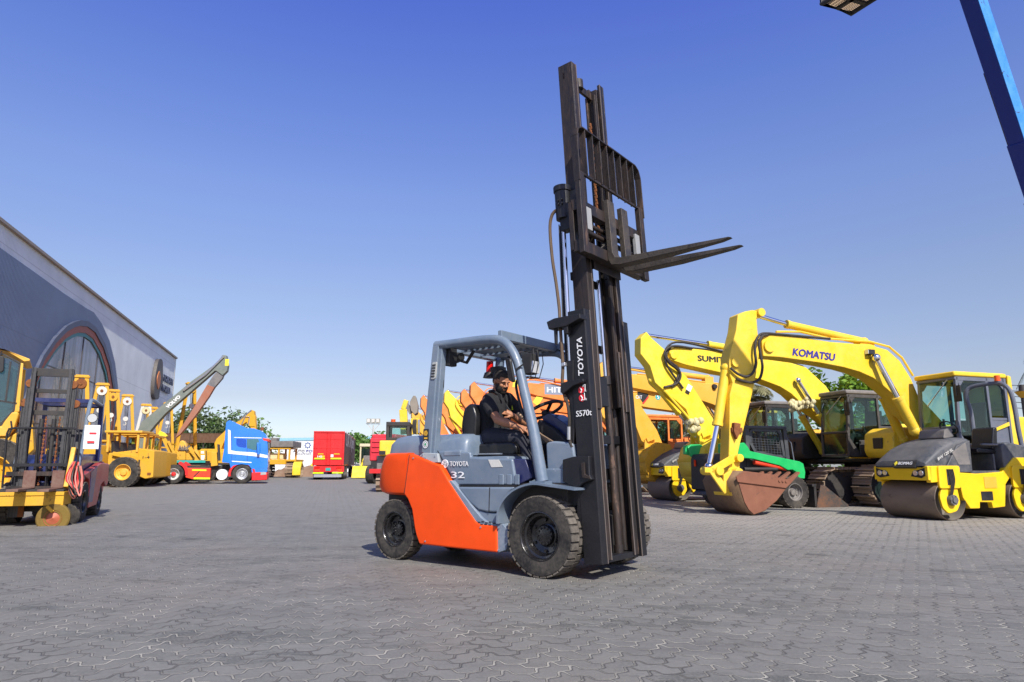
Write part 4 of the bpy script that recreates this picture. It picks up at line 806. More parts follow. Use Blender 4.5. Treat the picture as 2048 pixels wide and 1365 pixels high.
g = G(MT); arc = lambda yy, s_: [(.13, yy + s_ * .0, sB - .1), (.13, yy, sT - .13), (.13, yy + s_ * .03, sT - .05), (.13, yy + s_ * .10, sT - .01)]
for y_, s_ in ((ya - .015, 1), (yb + .015, -1)):
    pp = arc(y_, s_)
    for i in range(3): g.bar(pp[i], pp[i + 1], .014, .07, up=(1, 0, 0))
g.bb((.085, ya + .08, sT - .02), (.165, yb - .08, sT - .005)); g.bb((.12, ya, sB - .012), (.145, yb, sB + .012))
n_b = 9
for i in range(1, n_b): y_ = ya + (yb - ya) * i / n_b; g.bb((.095, y_ - .006, sB), (.16, y_ + .006, sT - .01))
g.build('load_backrest', M['mast_worn'], root, bev=.003)
for yf in (-.085, .185):
    g = G(MT); sH = onM(*z2(400, 757), .14).z; s_h = s0 - .03
    g.prism([(.115, sH), (.168, sH), (.175, s_h + .09), (.20, s_h + .035), (.26, s_h + .018), (.7, s_h - .012), (1.26, s_h - .045), (1.285, s_h - .055), (1.2, s_h - .068), (.7, s_h - .066), (.24, s_h - .05), (.15, s_h - .03), (.12, s_h + .03)], yf - .062, yf + .062)
    # taper the tips in plan
    for i, v in enumerate(g.v):
        l_ = MT.inverted() @ v
        if l_.x > 1.1: l_.y = yf + (l_.y - yf) * .45; g.v[i] = MT @ l_
    g.build('fork', M['fork'], root, bev=.006)
g = G(MT); g.cyl((.06, ya + .12, s0 + .30), (.06, yb - .15, s0 + .30), .022); g.cyl((.06, ya + .1, s0 + .22), (.06, yb - .15, s0 + .22), .025); g.build('side_shift_rod', M['mast_worn'], root); g = G(MT); g.cyl((.07, ya + .16, s0 + .42), (.07, -.12, s0 + .42), .02); g.build('side_shift_piston', M['chrome'], root)
for y_ in (ya + .09, yb - .18): g = G(MT); g.bb((.10, y_, s0 + .2), (.14, y_ + .09, s0 + .42)); g.build('pad', paint('bare_pad', (.30, .31, .31), .5), root, bev=.006)
g = G(MT)
for k in range(6): 
    y_ = -.16 + k * .03; g.tube(spl([(.06, y_, s0 + .12 + .04 * (k % 3)), (.10, y_ + .07, s0 + .2), (.08, y_ + .1, s0 + .32), (.02, y_ + .02, s0 + .40)], 5), .009, 6)
g.build('hose_bundle', M['hose'], root)
for y_ in (-.16, .10):
    g = G(MT); L_ = []; s_ = s1 - .1
    while s_ < 4.35: L_.append(s_); s_ += .035
    for i, s_ in enumerate(L_): g.box((-.09, y_, s_), (.012 if i % 2 else .026, .022 if i % 2 else .012, .032))
    g.build('chain', M['rust'], root)
# ================================================================ the driver
def fuse(g, name, mt, parent, vox=.006, sm=3, ext=None):
    o = g.build('tmp', mt, None, smooth=False); m_ = o.modifiers.new('r', 'REMESH'); m_.mode = 'VOXEL'; m_.voxel_size = vox
    if sm: m2 = o.modifiers.new('s', 'SMOOTH'); m2.iterations = sm; m2.factor = .5
    bpy.context.view_layer.update(); dg = bpy.context.evaluated_depsgraph_get(); me = bpy.data.meshes.new_from_object(o.evaluated_get(dg)); old = o.data
    bpy.data.objects.remove(o); bpy.data.meshes.remove(old); me.name = name
    me.polygons.foreach_set('use_smooth', [True] * len(me.polygons)); me.materials.clear(); me.materials.append(mt)
    ob = bpy.data.objects.new(name, me); COL.objects.link(ob)
    if parent: ob.parent = parent
    return ob
def limb(g, pts, n=12):
    for i in range(len(pts) - 1):
        (a, ra), (b_, rb) = pts[i], pts[i + 1]; a, b_ = V(a), V(b_)
        g.tube([a, a.lerp(b_, .33), a.lerp(b_, .66), b_], [ra, ra * .67 + rb * .33, ra * .33 + rb * .67, rb], n)
    for p, r in pts: g.ball(p, r, 12, 8)
D3 = lambda px, py, y: FK.Y3(px, py, y)
skin = paint('skin', (.42, .185, .095), .5, dirt=.1, dcol=(.2, .08, .04), sc=8, bump=.05)
hairm = paint('black_hair', (.010, .008, .007), .6, dirt=.1, sc=30, bump=.6)
shirt = paint('black_polo_cotton', (.014, .014, .016), .85, dirt=.4, dcol=(.035, .035, .04), sc=5, bump=.4)
trs = paint('dark_work_trousers', (.022, .024, .036), .85, dirt=.5, dcol=(.085, .085, .09), sc=4, wear=.15, wcol=(.15, .15, .15), bump=.3, wsc=5)
neck = D3(993, 786, 0); rs = D3(973, 801, -.19); re_ = D3(995, 840, -.27); rw = D3(1037, 855, -.19); lsd = D3(1020, 801, .18); le = D3(1050, 846, .24); lw = D3(1026, 832, .08)
hip = V((-.99, 0, 1.27)); rk = D3(1044, 877, -.14); ra_ = D3(1060, 924, -.13); lk = V((rk.x + .02, .16, rk.z)); la = V((ra_.x + .03, .15, ra_.z))
chest = V((neck.x - .03, 0, neck.z - .20)); hd = D3(1003, 764, -.01)
HM = MX.Translation(hd) @ MX.Rotation(R(-14), 4, 'Z') @ MX.Rotation(R(24), 4, 'Y')
person = tag(None or bpy.data.objects.new('person', None), 'bearded driver in black polo shirt and dark trousers sitting in the forklift seat', 'person')
COL.objects.link(person); person.location = FK.O; person.rotation_euler = (0, 0, FK.yaw); person.empty_display_size = .2
g = G()
limb(g, [(neck - V((.02, 0, .07)), .068), (neck + V((.0, 0, .0)), .058), (hd + V((-.03, 0, -.05)), .055)])
limb(g, [(hip, .09), (chest, .09), (chest + V((0, 0, .08)), .07)])
limb(g, [(rs, .045), (re_, .043), (rw, .027)]); limb(g, [(re_, .043), (re_.lerp(rw, .35), .046), (rw, .027)])
limb(g, [(lsd, .045), (le, .043), (lw, .027)]); limb(g, [(le, .043), (le.lerp(lw, .35), .045), (lw, .027)])
limb(g, [(hip + V((.05, -.1, -.02)), .085), (rk, .052), (ra_, .035)]); limb(g, [(hip + V((.05, .1, -.02)), .085), (lk, .052), (la, .035)])
def hand(g, wr, dir_, up, side, curl):
    d = V(dir_).normalized(); s_ = d.cross(V(up)).normalized(); u = s_.cross(d)
    c_ = wr + d * .05; g.tube([wr - d * .01, wr + d * .03, wr + d * .085], [.026, .034, .036], 10)
    for k, (off, L) in enumerate(((-.030, .070), (-.010, .080), (.010, .076), (.029, .060))):
        p = wr + d * .08 + s_ * off; a = p + (d - u * curl * .5).normalized() * L * .45; b_ = a + (d * .6 - u * curl).normalized() * L * .32; e = b_ + (d * .2 - u * curl * 1.3).normalized() * L * .26
        limb(g, [(p, .0105), (a, .0095), (b_, .0088), (e, .0075)], 8)
    p = wr + d * .025 - s_ * side * .026; a = p + (d * .7 - s_ * side * .8 - u * .3).normalized() * .038; b_ = a + (d - s_ * side * .1 - u * .5).normalized() * .03; limb(g, [(p, .014), (a, .011), (b_, .009)], 8)
hand(g, rw, (.86, .35, -.38), (.35, 0, .9), -1, .45)
hand(g, lw, (-.55, -.55, .35), (.3, -.5, .8), 1, .8)
# head: skull, jaw, nose, brow, cheeks, ears
h = G(HM); h.ball((-.012, 0, .030), (.096, .078, .092), 20, 14); h.ball((.022, 0, -.038), (.066, .060, .076), 18, 12); h.ball((.058, 0, -.088), (.028, .032, .024)); h.ball((.066, 0, .022), (.026, .060, .018)); h.ball((.058, -.034, -.022), (.028, .024, .024)); h.ball((.058, .034, -.022), (.028, .024, .024))
h.tube([(.084, 0, .016), (.098, 0, -.008), (.108, 0, -.026)], [.009, .011, .015], 8); h.ball((.098, -.012, -.028), (.010, .008, .008)); h.ball((.098, .012, -.028), (.010, .008, .008)); h.ball((.082, 0, -.056), (.014, .024, .007)); h.ball((.080, 0, -.067), (.014, .021, .008))
for y_ in (-1, 1): h.ball((-.012, y_ * .079, -.008), (.016, .009, .030)); h.ball((-.006, y_ * .076, -.028), (.010, .008, .012))
g.v += h.v; b0 = len(g.v) - len(h.v); g.f += [[i + b0 for i in f] for f in h.f]; g.mi += h.mi
fuse(g, 'body', skin, person, .0045, 3)
g = G(HM)
for y_ in (-1, 1): g.ball((.080, y_ * .029, .004), (.007, .010, .004))
g.build('eyes', plain('eye', (.05, .03, .02), .6), person)
g = G(HM)
for y_ in (-1, 1): g.tube([(.092, y_ * .014, .022), (.092, y_ * .032, .027), (.080, y_ * .050, .020)], [.003, .004, .002], 6)
g.build('eyebrows', hairm, person)
rg = random.Random(4)
g = G(HM); g.ball((-.020, 0, .042), (.100, .085, .093), 20, 14); g.ball((.024, 0, .082), (.056, .060, .034)); g.ball((-.055, 0, .0), (.060, .070, .070))
for k in range(40): a = rg.uniform(0, 6.28); g.ball((.0 + .06 * math.cos(a), .055 * math.sin(a), .085 + .015 * rg.random()), .016, 8, 6)
hr = fuse(g, 'hair', hairm, person, .006, 2)
bm = bmesh.new(); bm.from_mesh(hr.data); Hi = HM.inverted(); dl_ = []
for v in bm.verts:
    p = Hi @ v.co
    if p.x > .045 and p.z < .062 or p.z < -.045 or (p.x > .012 and p.z < .030) or (p.x > -.02 and abs(p.y) > .05 and p.z < .012): dl_.append(v)
bmesh.ops.delete(bm, geom=dl_, context='VERTS'); bm.to_mesh(hr.data); bm.free()
g = G(HM); g.ball((.024, 0, -.048), (.073, .068, .080), 24, 16); g.ball((.060, 0, -.092), (.032, .037, .027)); br = fuse(g, 'beard', hairm, person, .005, 1)
bm = bmesh.new(); bm.from_mesh(br.data); dl_ = []
for v in bm.verts:
    p = Hi @ v.co
    top = -.028 if abs(p.y) < .03 and p.x > .06 else (-.052 + (.10 - p.x) * .75)
    if p.z > top or p.x < -.012 or (p.x > .07 and -.070 < p.z < -.050 and abs(p.y) < .022): dl_.append(v)
bmesh.ops.delete(bm, geom=dl_, context='VERTS'); bm.to_mesh(br.data); bm.free()
# polo shirt: torso, shoulders, short sleeves, collar
g = G(); secs = []
for t, hw, dp in ((0, .185, .135), (.25, .18, .135), (.5, .185, .135), (.72, .20, .13), (.88, .20, .115), (.97, .165, .095), (1.04, .09, .075)):
    c_ = hip.lerp(neck - V((.01, 0, .05)), t) + V((-.03 * math.sin(t * 3.1), 0, -.03 * (1 - t))); secs.append([c_ + V((math.cos(a) * dp, math.sin(a) * hw, 0)) for a in [2 * math.pi * i / 24 for i in range(24)]])
g.loft(secs)
for s_, e_ in ((rs, re_), (lsd, le)): m_ = s_.lerp(e_, .58); limb(g, [(s_ - V((.0, s_.y * .25, 0)), .082), (s_.lerp(e_, .3), .072), (m_, .068)])
for k in range(16):
    z_ = rg.uniform(.02, .6); a = rg.uniform(-1.9, 1.9); c_ = hip.lerp(neck, z_); p = c_ + V((math.cos(a) * .128, math.sin(a) * .17, 0)); g.tube([p, p + V((rg.uniform(-.02, .02), rg.uniform(-.05, .05), rg.uniform(.03, .08)))], [.012, .006], 6)
fuse(g, 'shirt', shirt, person, .007, 3)
g = G(); cl = [neck + V((.072 * math.cos(a) + .0, .075 * math.sin(a), .012 - .055 * max(0, math.cos(a)) ** 2)) for a in [2 * math.pi * i / 20 for i in range(20)]]
g.tube(cl, .016, 8, closed=True); 
for s_ in (-1, 1): g.prism([(neck.x + .04, neck.z + .01), (neck.x + .10, neck.z - .03), (neck.x + .115, neck.z - .10), (neck.x + .05, neck.z - .05)], s_ * .03, s_ * .055)
g.build('collar', shirt, person, bev=.004)
P_ = D3(1028, 813, -.0); P_.x = chest.x + .125; P_ = FK.X3(1028, 813, chest.x + .138); g = G(); g.M = MX.Translation(P_) @ MX.Rotation(R(0), 4, 'Y'); g.bb((-.004, -.045, -.042), (.008, .045, .042)); bd = g.build('chest_badge', plain('hi_vis_badge', (.62, .72, .01), .6), person)
g = G(); g.M = MX.Translation(P_); g.bb((.008, -.035, -.010), (.0095, .035, .004)); g.build('badge_print', M['blackdecal'], bd)
# trousers and shoes
g = G()
for sg_, k_, a_ in ((-1, rk, ra_), (1, lk, la)):
    hp_ = hip + V((.02, sg_ * .10, -.03)); limb(g, [(hp_, .115), (hp_.lerp(k_, .55), .093), (k_, .073), (k_.lerp(a_, .35), .068), (k_.lerp(a_, .92), .058)], 14)
    for j in range(5): p = k_ + V((-.02 - .02 * j, sg_ * .0, .0)); g.tube([p + V((0, -.05, .05)), p + V((.01, 0, .068)), p + V((0, .05, .05))], .010, 6)
g.ball(hip + V((0, 0, -.03)), (.15, .19, .12)); fuse(g, 'trousers', trs, person, .007, 3)
for a_ in (ra_, la):
    g = G(); limb(g, [(a_ + V((-.02, 0, -.01)), .045), (a_ + V((-.01, 0, -.045)), .042), (a_ + V((.08, 0, -.06)), .038), (a_ + V((.15, -.01, -.068)), .030)]); g.bb(a_ + V((-.06, -.04, -.105)), a_ + V((.16, .035, -.088))); fuse(g, 'shoe', M['black'], person, .006, 1)
P_ = lw + V((-.055, -.04, .055)); g = G(); g.M = MX.Translation(P_) @ MX.Rotation(R(25), 4, 'Z') @ MX.Rotation(R(-35), 4, 'Y'); g.prism(rnd([(-.036, -.075), (.036, -.075), (.036, .075), (-.036, .075)], .01), -.005, .005, ax='y')
tag(g.build('phone', M['black_gloss'], None, bev=.002), 'black phone held in the driver\'s left hand', 'phone'); ph = bpy.data.objects['phone']; ph.location = FK.O; ph.rotation_euler = (0, 0, FK.yaw)
# ================================================================ parked machines on the right
YAW = 197.5
bk = ground(1515, 1027); KF0 = Fr((0, 0), YAW); KO = bk - KF0.f * 6.0
KM = Fr((KO.x, KO.y), YAW); STEP = V((-.93, 2.85, 0))
z7 = zoom(1240, 600, 2.967); z8 = zoom(1600, 700, 3.792)
def track(root, yc, x0=-2.05, x1=2.15, w=.58, h=.98, lod=0):
    r = h / 2 - .04; n = 46 if not lod else 30; path = []; L = (x1 - x0 - 2 * r); per = 2 * L + 2 * math.pi * r
    def at(t):
        t %= per
        if t < L: return (x0 + r + t, h - .04, 0)
        t -= L
        if t < math.pi * r: a = math.pi / 2 - t / r; return (x1 - r + r * math.cos(a), .04 + r + r * math.sin(a), -t / r)
        t -= math.pi * r
        if t < L: return (x1 - r - t, .04, math.pi)
        t -= L; a = -math.pi / 2 - t / r; return (x0 + r + r * math.cos(a), .04 + r + r * math.sin(a), math.pi - t / r)
    g = G()
    for i in range(n):
        x, z, a = at(per * i / n); s_ = per / n * .84; M4 = MX.Translation((x, yc, z)) @ MX.Rotation(-a, 4, 'Y'); o_ = G(M4)
        o_.box((0, 0, 0), (s_, w, .022)); o_.box((-s_ * .42, 0, .03), (.022, w, .045)); 
        if not lod: o_.box((s_ * .05, 0, .02), (.014, w, .022)); o_.box((0, -.1, -.04), (s_ * .8, .05, .06)); o_.box((0, .1, -.04), (s_ * .8, .05, .06))
        b0 = len(g.v); g.v += o_.v; g.f += [[k + b0 for k in f] for f in o_.f]; g.mi += o_.mi
    t_ = g.build('track', M['track'], root, smooth=False)
    g = G(); g.prism(rnd([(x0 + .3, .22), (x1 - .35, .22), (x1 - .28, .45), (x1 - .5, .70), (x0 + .5, .70), (x0 + .25, .45)], .08), yc - w * .30, yc + w * .30)
    g.cyl((x1 - r, yc - .16, .04 + r), (x1 - r, yc + .16, .04 + r), r * .84, n=24); g.cyl((x0 + r, yc - .16, .04 + r), (x0 + r, yc + .16, .04 + r), r * .84, n=24)
    for i in range(7): g.cyl((x0 + .75 + i * (x1 - x0 - 1.5) / 6, yc - .2, .17), (x0 + .75 + i * (x1 - x0 - 1.5) / 6, yc + .2, .17), .11, n=12)
    g.build('track_frame', M['dark'], t_)
def cab(root, col, x0, x1, y0, y1, z0, z1, fr_=None, rcol=None, roof=None, door=True, slope=.10):
    """excavator cab: posts, roof, glass panes, door panel, seat inside"""
    fr_ = fr_ or M['dark']; p = .07; g = G(); ft = x1 - slope; zb = z0 + .0
    for y_ in (y0 + p / 2, y1 - p / 2):
        g.prism(rnd([(ft - .02, z1 - .06), (ft - .30, z1 - .06), (ft - .10, z1 - .30)], 0), y_ - .03, y_ + .03); g.prism([(x1 - .05, z0 + .5), (x1 - .05, z0 + .05), (x1 - .38, z0 + .05)], y_ - .03, y_ + .03); g.prism([(x0 + .05, z1 - .1), (x0 + .28, z1 - .1), (x0 + .05, z1 - .34)], y_ - .03, y_ + .03)
        g.bar((x1 - p / 2, y_, z0 + .5), (ft - p / 2, y_, z1 - .06), p, p); g.bar((x1 - p / 2, y_, z0), (x1 - p / 2, y_, z0 + .5), p, p)
        g.bar((x0 + p / 2, y_, z0), (x0 + p / 2, y_, z1 - .06), p * 1.6, p); g.bar((x0 + (x1 - x0) * .36, y_, z0), (x0 + (x1 - x0) * .36, y_, z1 - .06), p, p)
        g.bar((x0, y_, z1 - .1), (ft, y_, z1 - .1), p, .1); g.bar((x0, y_, z0 + .04), (x1, y_, z0 + .04), p, .08)
        g.bar((x0, y_, z0 + (z1 - z0) * .46), (x0 + (x1 - x0) * .36, y_, z0 + (z1 - z0) * .46), p * .8, .06)
    for x_, z_ in ((ft, z1 - .1), (x1, z0 + .04), (x1 - .02, z0 + .62), (x0 + .04, z1 - .1), (x0 + .04, z0 + .8)): g.bar((x_, y0, z_), (x_, y1, z_), .06, .06)
    cb = g.build('cab', fr_, root, bev=.012)
    g = G(); g.bb((x0 - .03, y0 - .03, z1 - .06), (ft + .06, y1 + .03, z1 + .05)); g.build('roof', roof or col, cb, bev=.04, seg=3)
    g = G(); xm = x0 + (x1 - x0) * .36
    for y_ in (y0 + .02, y1 - .02): g.bb((x0 + .05, y_ - .006, z0 + .05), (xm, y_ + .006, z0 + (z1 - z0) * .46))
    g.bb((x0, y0, z0), (x0 + .03, y1, z0 + .85)); g.build('lower_panel', fr_, cb, bev=.01)
    if door: g = G(); g.bb((xm, y1 - .03, z0 + .02), (x1 - .35, y1 + .004, z0 + .42)); g.build('door', fr_, cb, bev=.02)
    g = G(); g.bb((x1 - .045, y0 + p, z0 + .65), (x1 - .035, y1 - p, z1 - .15)); g.build('windscreen', M['glass'], cb, smooth=False)
    g = G(); g.bb((x1 - .04, y0 + p, z0 + .08), (x1 - .03, y1 - p, z0 + .6)); g.build('lower_windscreen', M['glass_dark'], cb, smooth=False)
    for y_ in (y0 + .03, y1 - .03):
        g = G(); g.bb((xm + .04, y_ - .004, z0 + .45), (x1 - .09, y_ + .004, z1 - .15)); g.bb((x0 + .08, y_ - .004, z0 + (z1 - z0) * .5), (xm - .04, y_ + .004, z1 - .15)); g.build('side_window', M['glass'], cb, smooth=False)
    g = G(); g.bb((x0 + .01, y0 + p, z0 + .9), (x0 + .02, y1 - p, z1 - .15)); g.build('rear_window', M['glass'], cb, smooth=False)
    ym = (y0 + y1) / 2; g = G(); g.prism(rnd([(x0 + .25, z0 + .45), (x0 + .75, z0 + .42), (x0 + .75, z0 + .55), (x0 + .42, z0 + .57), (x0 + .34, z0 + 1.2), (x0 + .22, z0 + 1.2)], .04), ym - .24, ym + .24); g.bb((x0 + .3, ym - .2, z0), (x0 + .6, ym + .2, z0 + .45)); g.build('seat', M['black'], cb, bev=.03)
    g = G(); g.bb((x0 + .5, y0 + .1, z0 + .4), (x0 + .95, y0 + .22, z0 + .62)); g.bb((x0 + .5, y1 - .22, z0 + .4), (x0 + .95, y1 - .10, z0 + .62)); g.cyl((x0 + .92, y0 + .16, z0 + .6), (x0 + .95, y0 + .16, z0 + .85), .025, n=8); g.cyl((x0 + .92, y1 - .16, z0 + .6), (x0 + .95, y1 - .16, z0 + .85), .025, n=8); g.build('console', M['black'], cb, bev=.02)
    g = G(); g.tube([(x1 - .02, y1 - .15, z1 - .12), (x1 + .03, y0 + .3, z0 + 1.1)], .012, 5); g.build('wiper', M['silver'], cb)
    g = G(); g.tube([(x1, y1 + .02, z1 - .25), (x1 + .1, y1 + .12, z1 - .25), (x1 + .1, y1 + .12, z1 - .5)], .014, 6); g.bb((x1 + .07, y1 + .05, z1 - .62), (x1 + .10, y1 + .22, z1 - .28)); g.build('mirror', M['black'], cb, bev=.01)
    return cb
def house(root, col, lod=0, boxcol=None):
    g = G(); g.prism(rnd([(-2.75, 1.15), (1.3, 1.15), (1.3, 1.05), (-2.6, 1.02)], .03), -1.33, 1.33); g.cyl((0, 0, .78), (0, 0, 1.06), .62, n=24); g.bb((-1.2, -.9, .45), (1.2, .9, .80)); g.build('swing_frame', M['dark'], root, bev=.02)
    g = G(); g.prism(rnd([(-2.1, 1.15), (.2, 1.15), (.2, 2.0), (-2.0, 2.05)], .06), .40, 1.32); g.prism(rnd([(-2.1, 1.15), (.3, 1.15), (.3, 1.85), (-2.0, 1.95)], .06), -1.32, -.38); g.bb((-2.1, -.4, 1.15), (-.6, .42, 2.1)); g.build('engine_cover', col, root, bev=.03, seg=3)
    pts = [(-2.0, -1.35), (-2.45, -1.3), (-2.75, -.9), (-2.85, 0), (-2.75, .9), (-2.45, 1.3), (-2.0, 1.35)]
    g = G(); g.prism(pts, 1.05, 2.0, ax='z'); g.build('counterweight', col, root, bev=.06, seg=3, ang=50)
    g = G(); g.prism(rnd([(.35, 1.15), (1.75, 1.15), (1.85, 1.3), (1.8, 1.72), (1.55, 1.86), (.35, 1.86)], .06), -1.3, -.42); tb = g.build('tool_box', boxcol or col, root, bev=.04, seg=3)
    g = G(); g.bb((1.80, -1.0, 1.36), (1.86, -.72, 1.62)); g.build('step_lamp', M['black'], tb, bev=.02)
    if not lod:
        g = G(); 
        for i in range(7): g.bb((-1.8 + i * .12, 1.315, 1.5), (-1.74 + i * .12, 1.33, 1.85))
        g.build('vent_slats', M['dark'], root)
        g = G(); g.cyl((-1.2, -.5, 2.0), (-1.2, -.5, 2.35), .06, n=10); g.build('exhaust_pipe', M['dark'], root)
def scale_pts(pts, sx, sz, ox=0): return [((x - 0) * sx + ox, z * sz if z > 1.6 else z) for x, z in pts]
SU_STICK = [(6.98, 4.12), (6.81, 4.29), (6.68, 4.14), (6.33, 3.87), (6.06, 3.41), (5.73, 3.21), (5.01, 2.16), (4.84, 1.74), (4.85, 1.49), (5.2, 1.44), (5.57, 1.81), (5.78, 2.36), (6.1, 2.6), (6.54, 2.93), (6.63, 3.01), (6.75, 3.42), (7.0, 3.71)]
SU_BOOM = [(6.22, 3.83), (6.02, 3.95), (5.53, 3.91), (4.53, 3.87), (3.5, 3.76), (2.66, 3.71), (2.12, 3.62), (1.60, 3.30), (1.25, 2.85), (.95, 2.1), (.75, 1.5), (.55, 1.35), (.45, 1.6), (.62, 2.2), (1.0, 2.9)][:10] + [(.62, 1.5), (.40, 1.45), (.42, 1.75)]
SU_BOOM = [(6.22, 3.83), (6.02, 3.95), (5.53, 3.91), (4.53, 3.87), (3.5, 3.76), (2.66, 3.71), (2.05, 3.58), (1.45, 3.1), (.85, 2.3), (.35, 1.6), (.32, 1.38), (.52, 1.28), (.72, 1.42), (1.25, 1.95), (1.75, 2.3), (2.23, 2.55), (2.60, 2.85), (2.93, 3.02), (3.55, 3.2), (4.77, 3.33), (5.75, 3.48), (6.18, 3.59)]
def bucket_at(root, mt, ms, x, z, s=1.0, hw=.58, ang=0):
    MM = MX.Translation((x, 0, z)) @ MX.Rotation(ang, 4, 'Y') @ MX.Scale(s, 4)
    g = G(MM); side = [(-.05, .0), (.35, .0), (.62, -.25), (.70, -.6), (.55, -.95), (.22, -1.15), (-.1, -1.12), (-.55, -.85), (-.30, -.35)]
    for y_ in (-hw, hw - .03): g.prism(side, y_, y_ + .03)
    arc = side[1:8]
    for i in range(len(arc) - 1):
        (a, b_), (c_, d) = arc[i], arc[i + 1]; g.add([(a, -hw, b_), (a, hw, b_), (c_, hw, d), (c_, -hw, d)], [(0, 1, 2, 3)]); 
    g.bb((-.05, -hw, -.04), (.35, hw, .02)); bb_ = g.build('bucket', mt, root, bev=.0); m_ = bb_.modifiers.new('s', 'SOLIDIFY'); m_.thickness = .03; m_.offset = 0
    for i in range(5):
        y_ = -hw + .08 + i * (2 * hw - .16) / 4; g = G(MM); g.prism([(-.52, -.80), (-.45, -.92), (-.80, -.98), (-.82, -.95)], y_ - .04, y_ + .04); g.build('tooth', ms, bb_)
    return bb_
def excavator(name, fr, col, label, cabf, stick, boom, group, text_=None, lod=1, tx=2.15, roof=None, bucketcol=None, cabz=(1.18, 2.82), decal=None, cylcol=None, own_bucket=True, tr=True, boxcol=None):
    root = thing(name, fr, label, 'excavator', group); hw = .17; cyc = cylcol or col
    g = G(); g.prism(boom, -.22, .22); pin(g, (*[(boom[0][0] - .12)], 0, boom[0][1] - .12)[:3], .10, .52); g.build('boom', col, root, bev=.02)
    g = G(); g.prism(stick, -hw, hw); g.build('stick', col, root, bev=.02)
    top = stick[1]; A = V((top[0] - .05, 0, top[1] - .05)); Bp = V((boom[5][0] + .3, 0, boom[5][1] + .22)); cylinder(root, Bp, Bp.lerp(A, .52), A, .085, .045, cyc, 'arm_cylinder')
    g = G(); g.bb((Bp.x - .15, -.1, Bp.z - .25), (Bp.x + .15, .1, Bp.z + .03)); g.tube(spl([(boom[3][0], .24, boom[3][1] - .02), (boom[1][0], .26, boom[1][1] + .10), (boom[0][0] + .15, .25, boom[0][1] - .25), (boom[0][0] - .35, .22, boom[0][1] - .95)], 6), .028, 6); g.tube([(boom[i][0], -.1, boom[i][1] + .05) for i in range(2, 9)], .022, 6); g.tube([(boom[i][0], .08, boom[i][1] + .05) for i in range(2, 9)], .022, 6); g.build('boom_pipes', M['hose'] if not lod else col, root)
    for y_ in (-.33, .33): cylinder(root, (1.25, y_, 1.35), (1.25 + (2.35 - 1.25) * .55, y_, 1.35 + 1.75 * .55), (2.45, y_, 3.2), .085, .05, cyc, 'boom_cylinder')
    bt_ = stick[8]; m_ = V((stick[13][0] + .1, 0, stick[13][1] + .15)); e_ = V((bt_[0] + .55, 0, bt_[1] + .22)); cylinder(root, m_, m_.lerp(e_, .6), e_, .07, .04, cyc, 'bucket_cylinder')
    if own_bucket:
        b1 = V((bt_[0] + .12, 0, bt_[1] + .02)); g = G(); g.bar(e_ + V((0, .2, 0)), b1 + V((.45, .2, -.25)), .05, .12); g.bar(e_ - V((0, .2, 0)), b1 + V((.45, -.2, -.25)), .05, .12); g.bar(e_ + V((0, .24, 0)), b1 + V((.15, .24, .3)), .05, .12); pin(g, b1, .07, .6); g.build('linkage', col, root)
        bucket_at(root, bucketcol or col, M['track'], b1.x - .1, b1.z + .05, 1.0, .55, R(-8))
    house(root, col, lod, boxcol)
    cab(root, col, .28, 1.90, .38, 1.32, *cabz, cabf, roof=roof)
    if tr:
        for y_ in (1.15, -1.15): track(root, y_, x1=tx, h=.92, lod=lod)
    return root
gx = 'excavators parked in a row along the right side'
# --- the near big yellow one
root = thing('excavator', KM, 'big bright yellow excavator nearest the camera with upright stick, blue boom lettering and rusty bucket', 'excavator', gx)
kb = [KM.Y(a, b_, .2) for a, b_ in [(1523, 678), (1532, 670), (1550, 668), (1580, 670), (1660, 684), (1740, 690), (1775, 700), (1800, 722), (1822, 757), (1836, 790)]]
ku = [KM.Y(a, b_, .2) for a, b_ in [(1811, 826), (1790, 792), (1769, 774), (1748, 757), (1719, 744), (1687, 735), (1640, 726), (1560, 715), (1527, 713)]]
boomk = kb + [(.75, 1.75), (.45, 1.35), (.62, 1.18), (.95, 1.30)] + [(1.75, 1.95)] + ku
g = G(); g.prism(boomk, -.2, .2); bm_ = g.build('boom', M['kyellow'], root, bev=.02)
sk = [KM.Y(*z7(*p), .15) for p in [(700, 88), (745, 68), (790, 60), (815, 66), (824, 80), (812, 110), (818, 190), (828, 260), (825, 340), (805, 470), (785, 560), (742, 740), (712, 860), (690, 960), (645, 960), (650, 800), (652, 560), (668, 490), (650, 440), (648, 340), (690, 180)]]
g = G(); g.prism(sk, -.17, .15); g.build('stick', M['kyellow'], root, bev=.02)
K3 = lambda x, y, yy=.2: KM.Y3(*z7(x, y), yy)
g = G(); pin(g, K3(845, 285, 0), .13, .5); pin(g, K3(655, 378, 0), .10, .42); pin(g, K3(806, 85, 0), .09, .42); g.build('pivot_pins', M['kyellow'], root)
cylinder(root, KM.Y3(1728, 684, 0), KM.Y3(1573, 649, 0), K3(812, 92, 0), .085, .05, M['kyellow'], 'arm_cylinder')
g = G(); P_ = KM.Y3(1728, 688, 0); g.bb((P_.x - .2, -.1, P_.z - .12), (P_.x + .2, .1, P_.z + .02)); g.build('cylinder_bracket', M['kyellow'], bm_)
cylinder(root, K3(628, 405, -.02), K3(578, 745, -.02), K3(528, 990, -.02), .10, .055, M['kyellow'], 'bucket_cylinder')
for y_, a, b_, c_ in ((.42, (1830, 862), (1795, 795), (1752, 716)), (-.42, (1805, 880), (1768, 795), (1740, 750))): cylinder(root, KM.Y3(*a, y_), KM.Y3(*b_, y_), KM.Y3(*c_, y_ * .75), .11, .06, M['kyellow'], 'boom_cylinder')
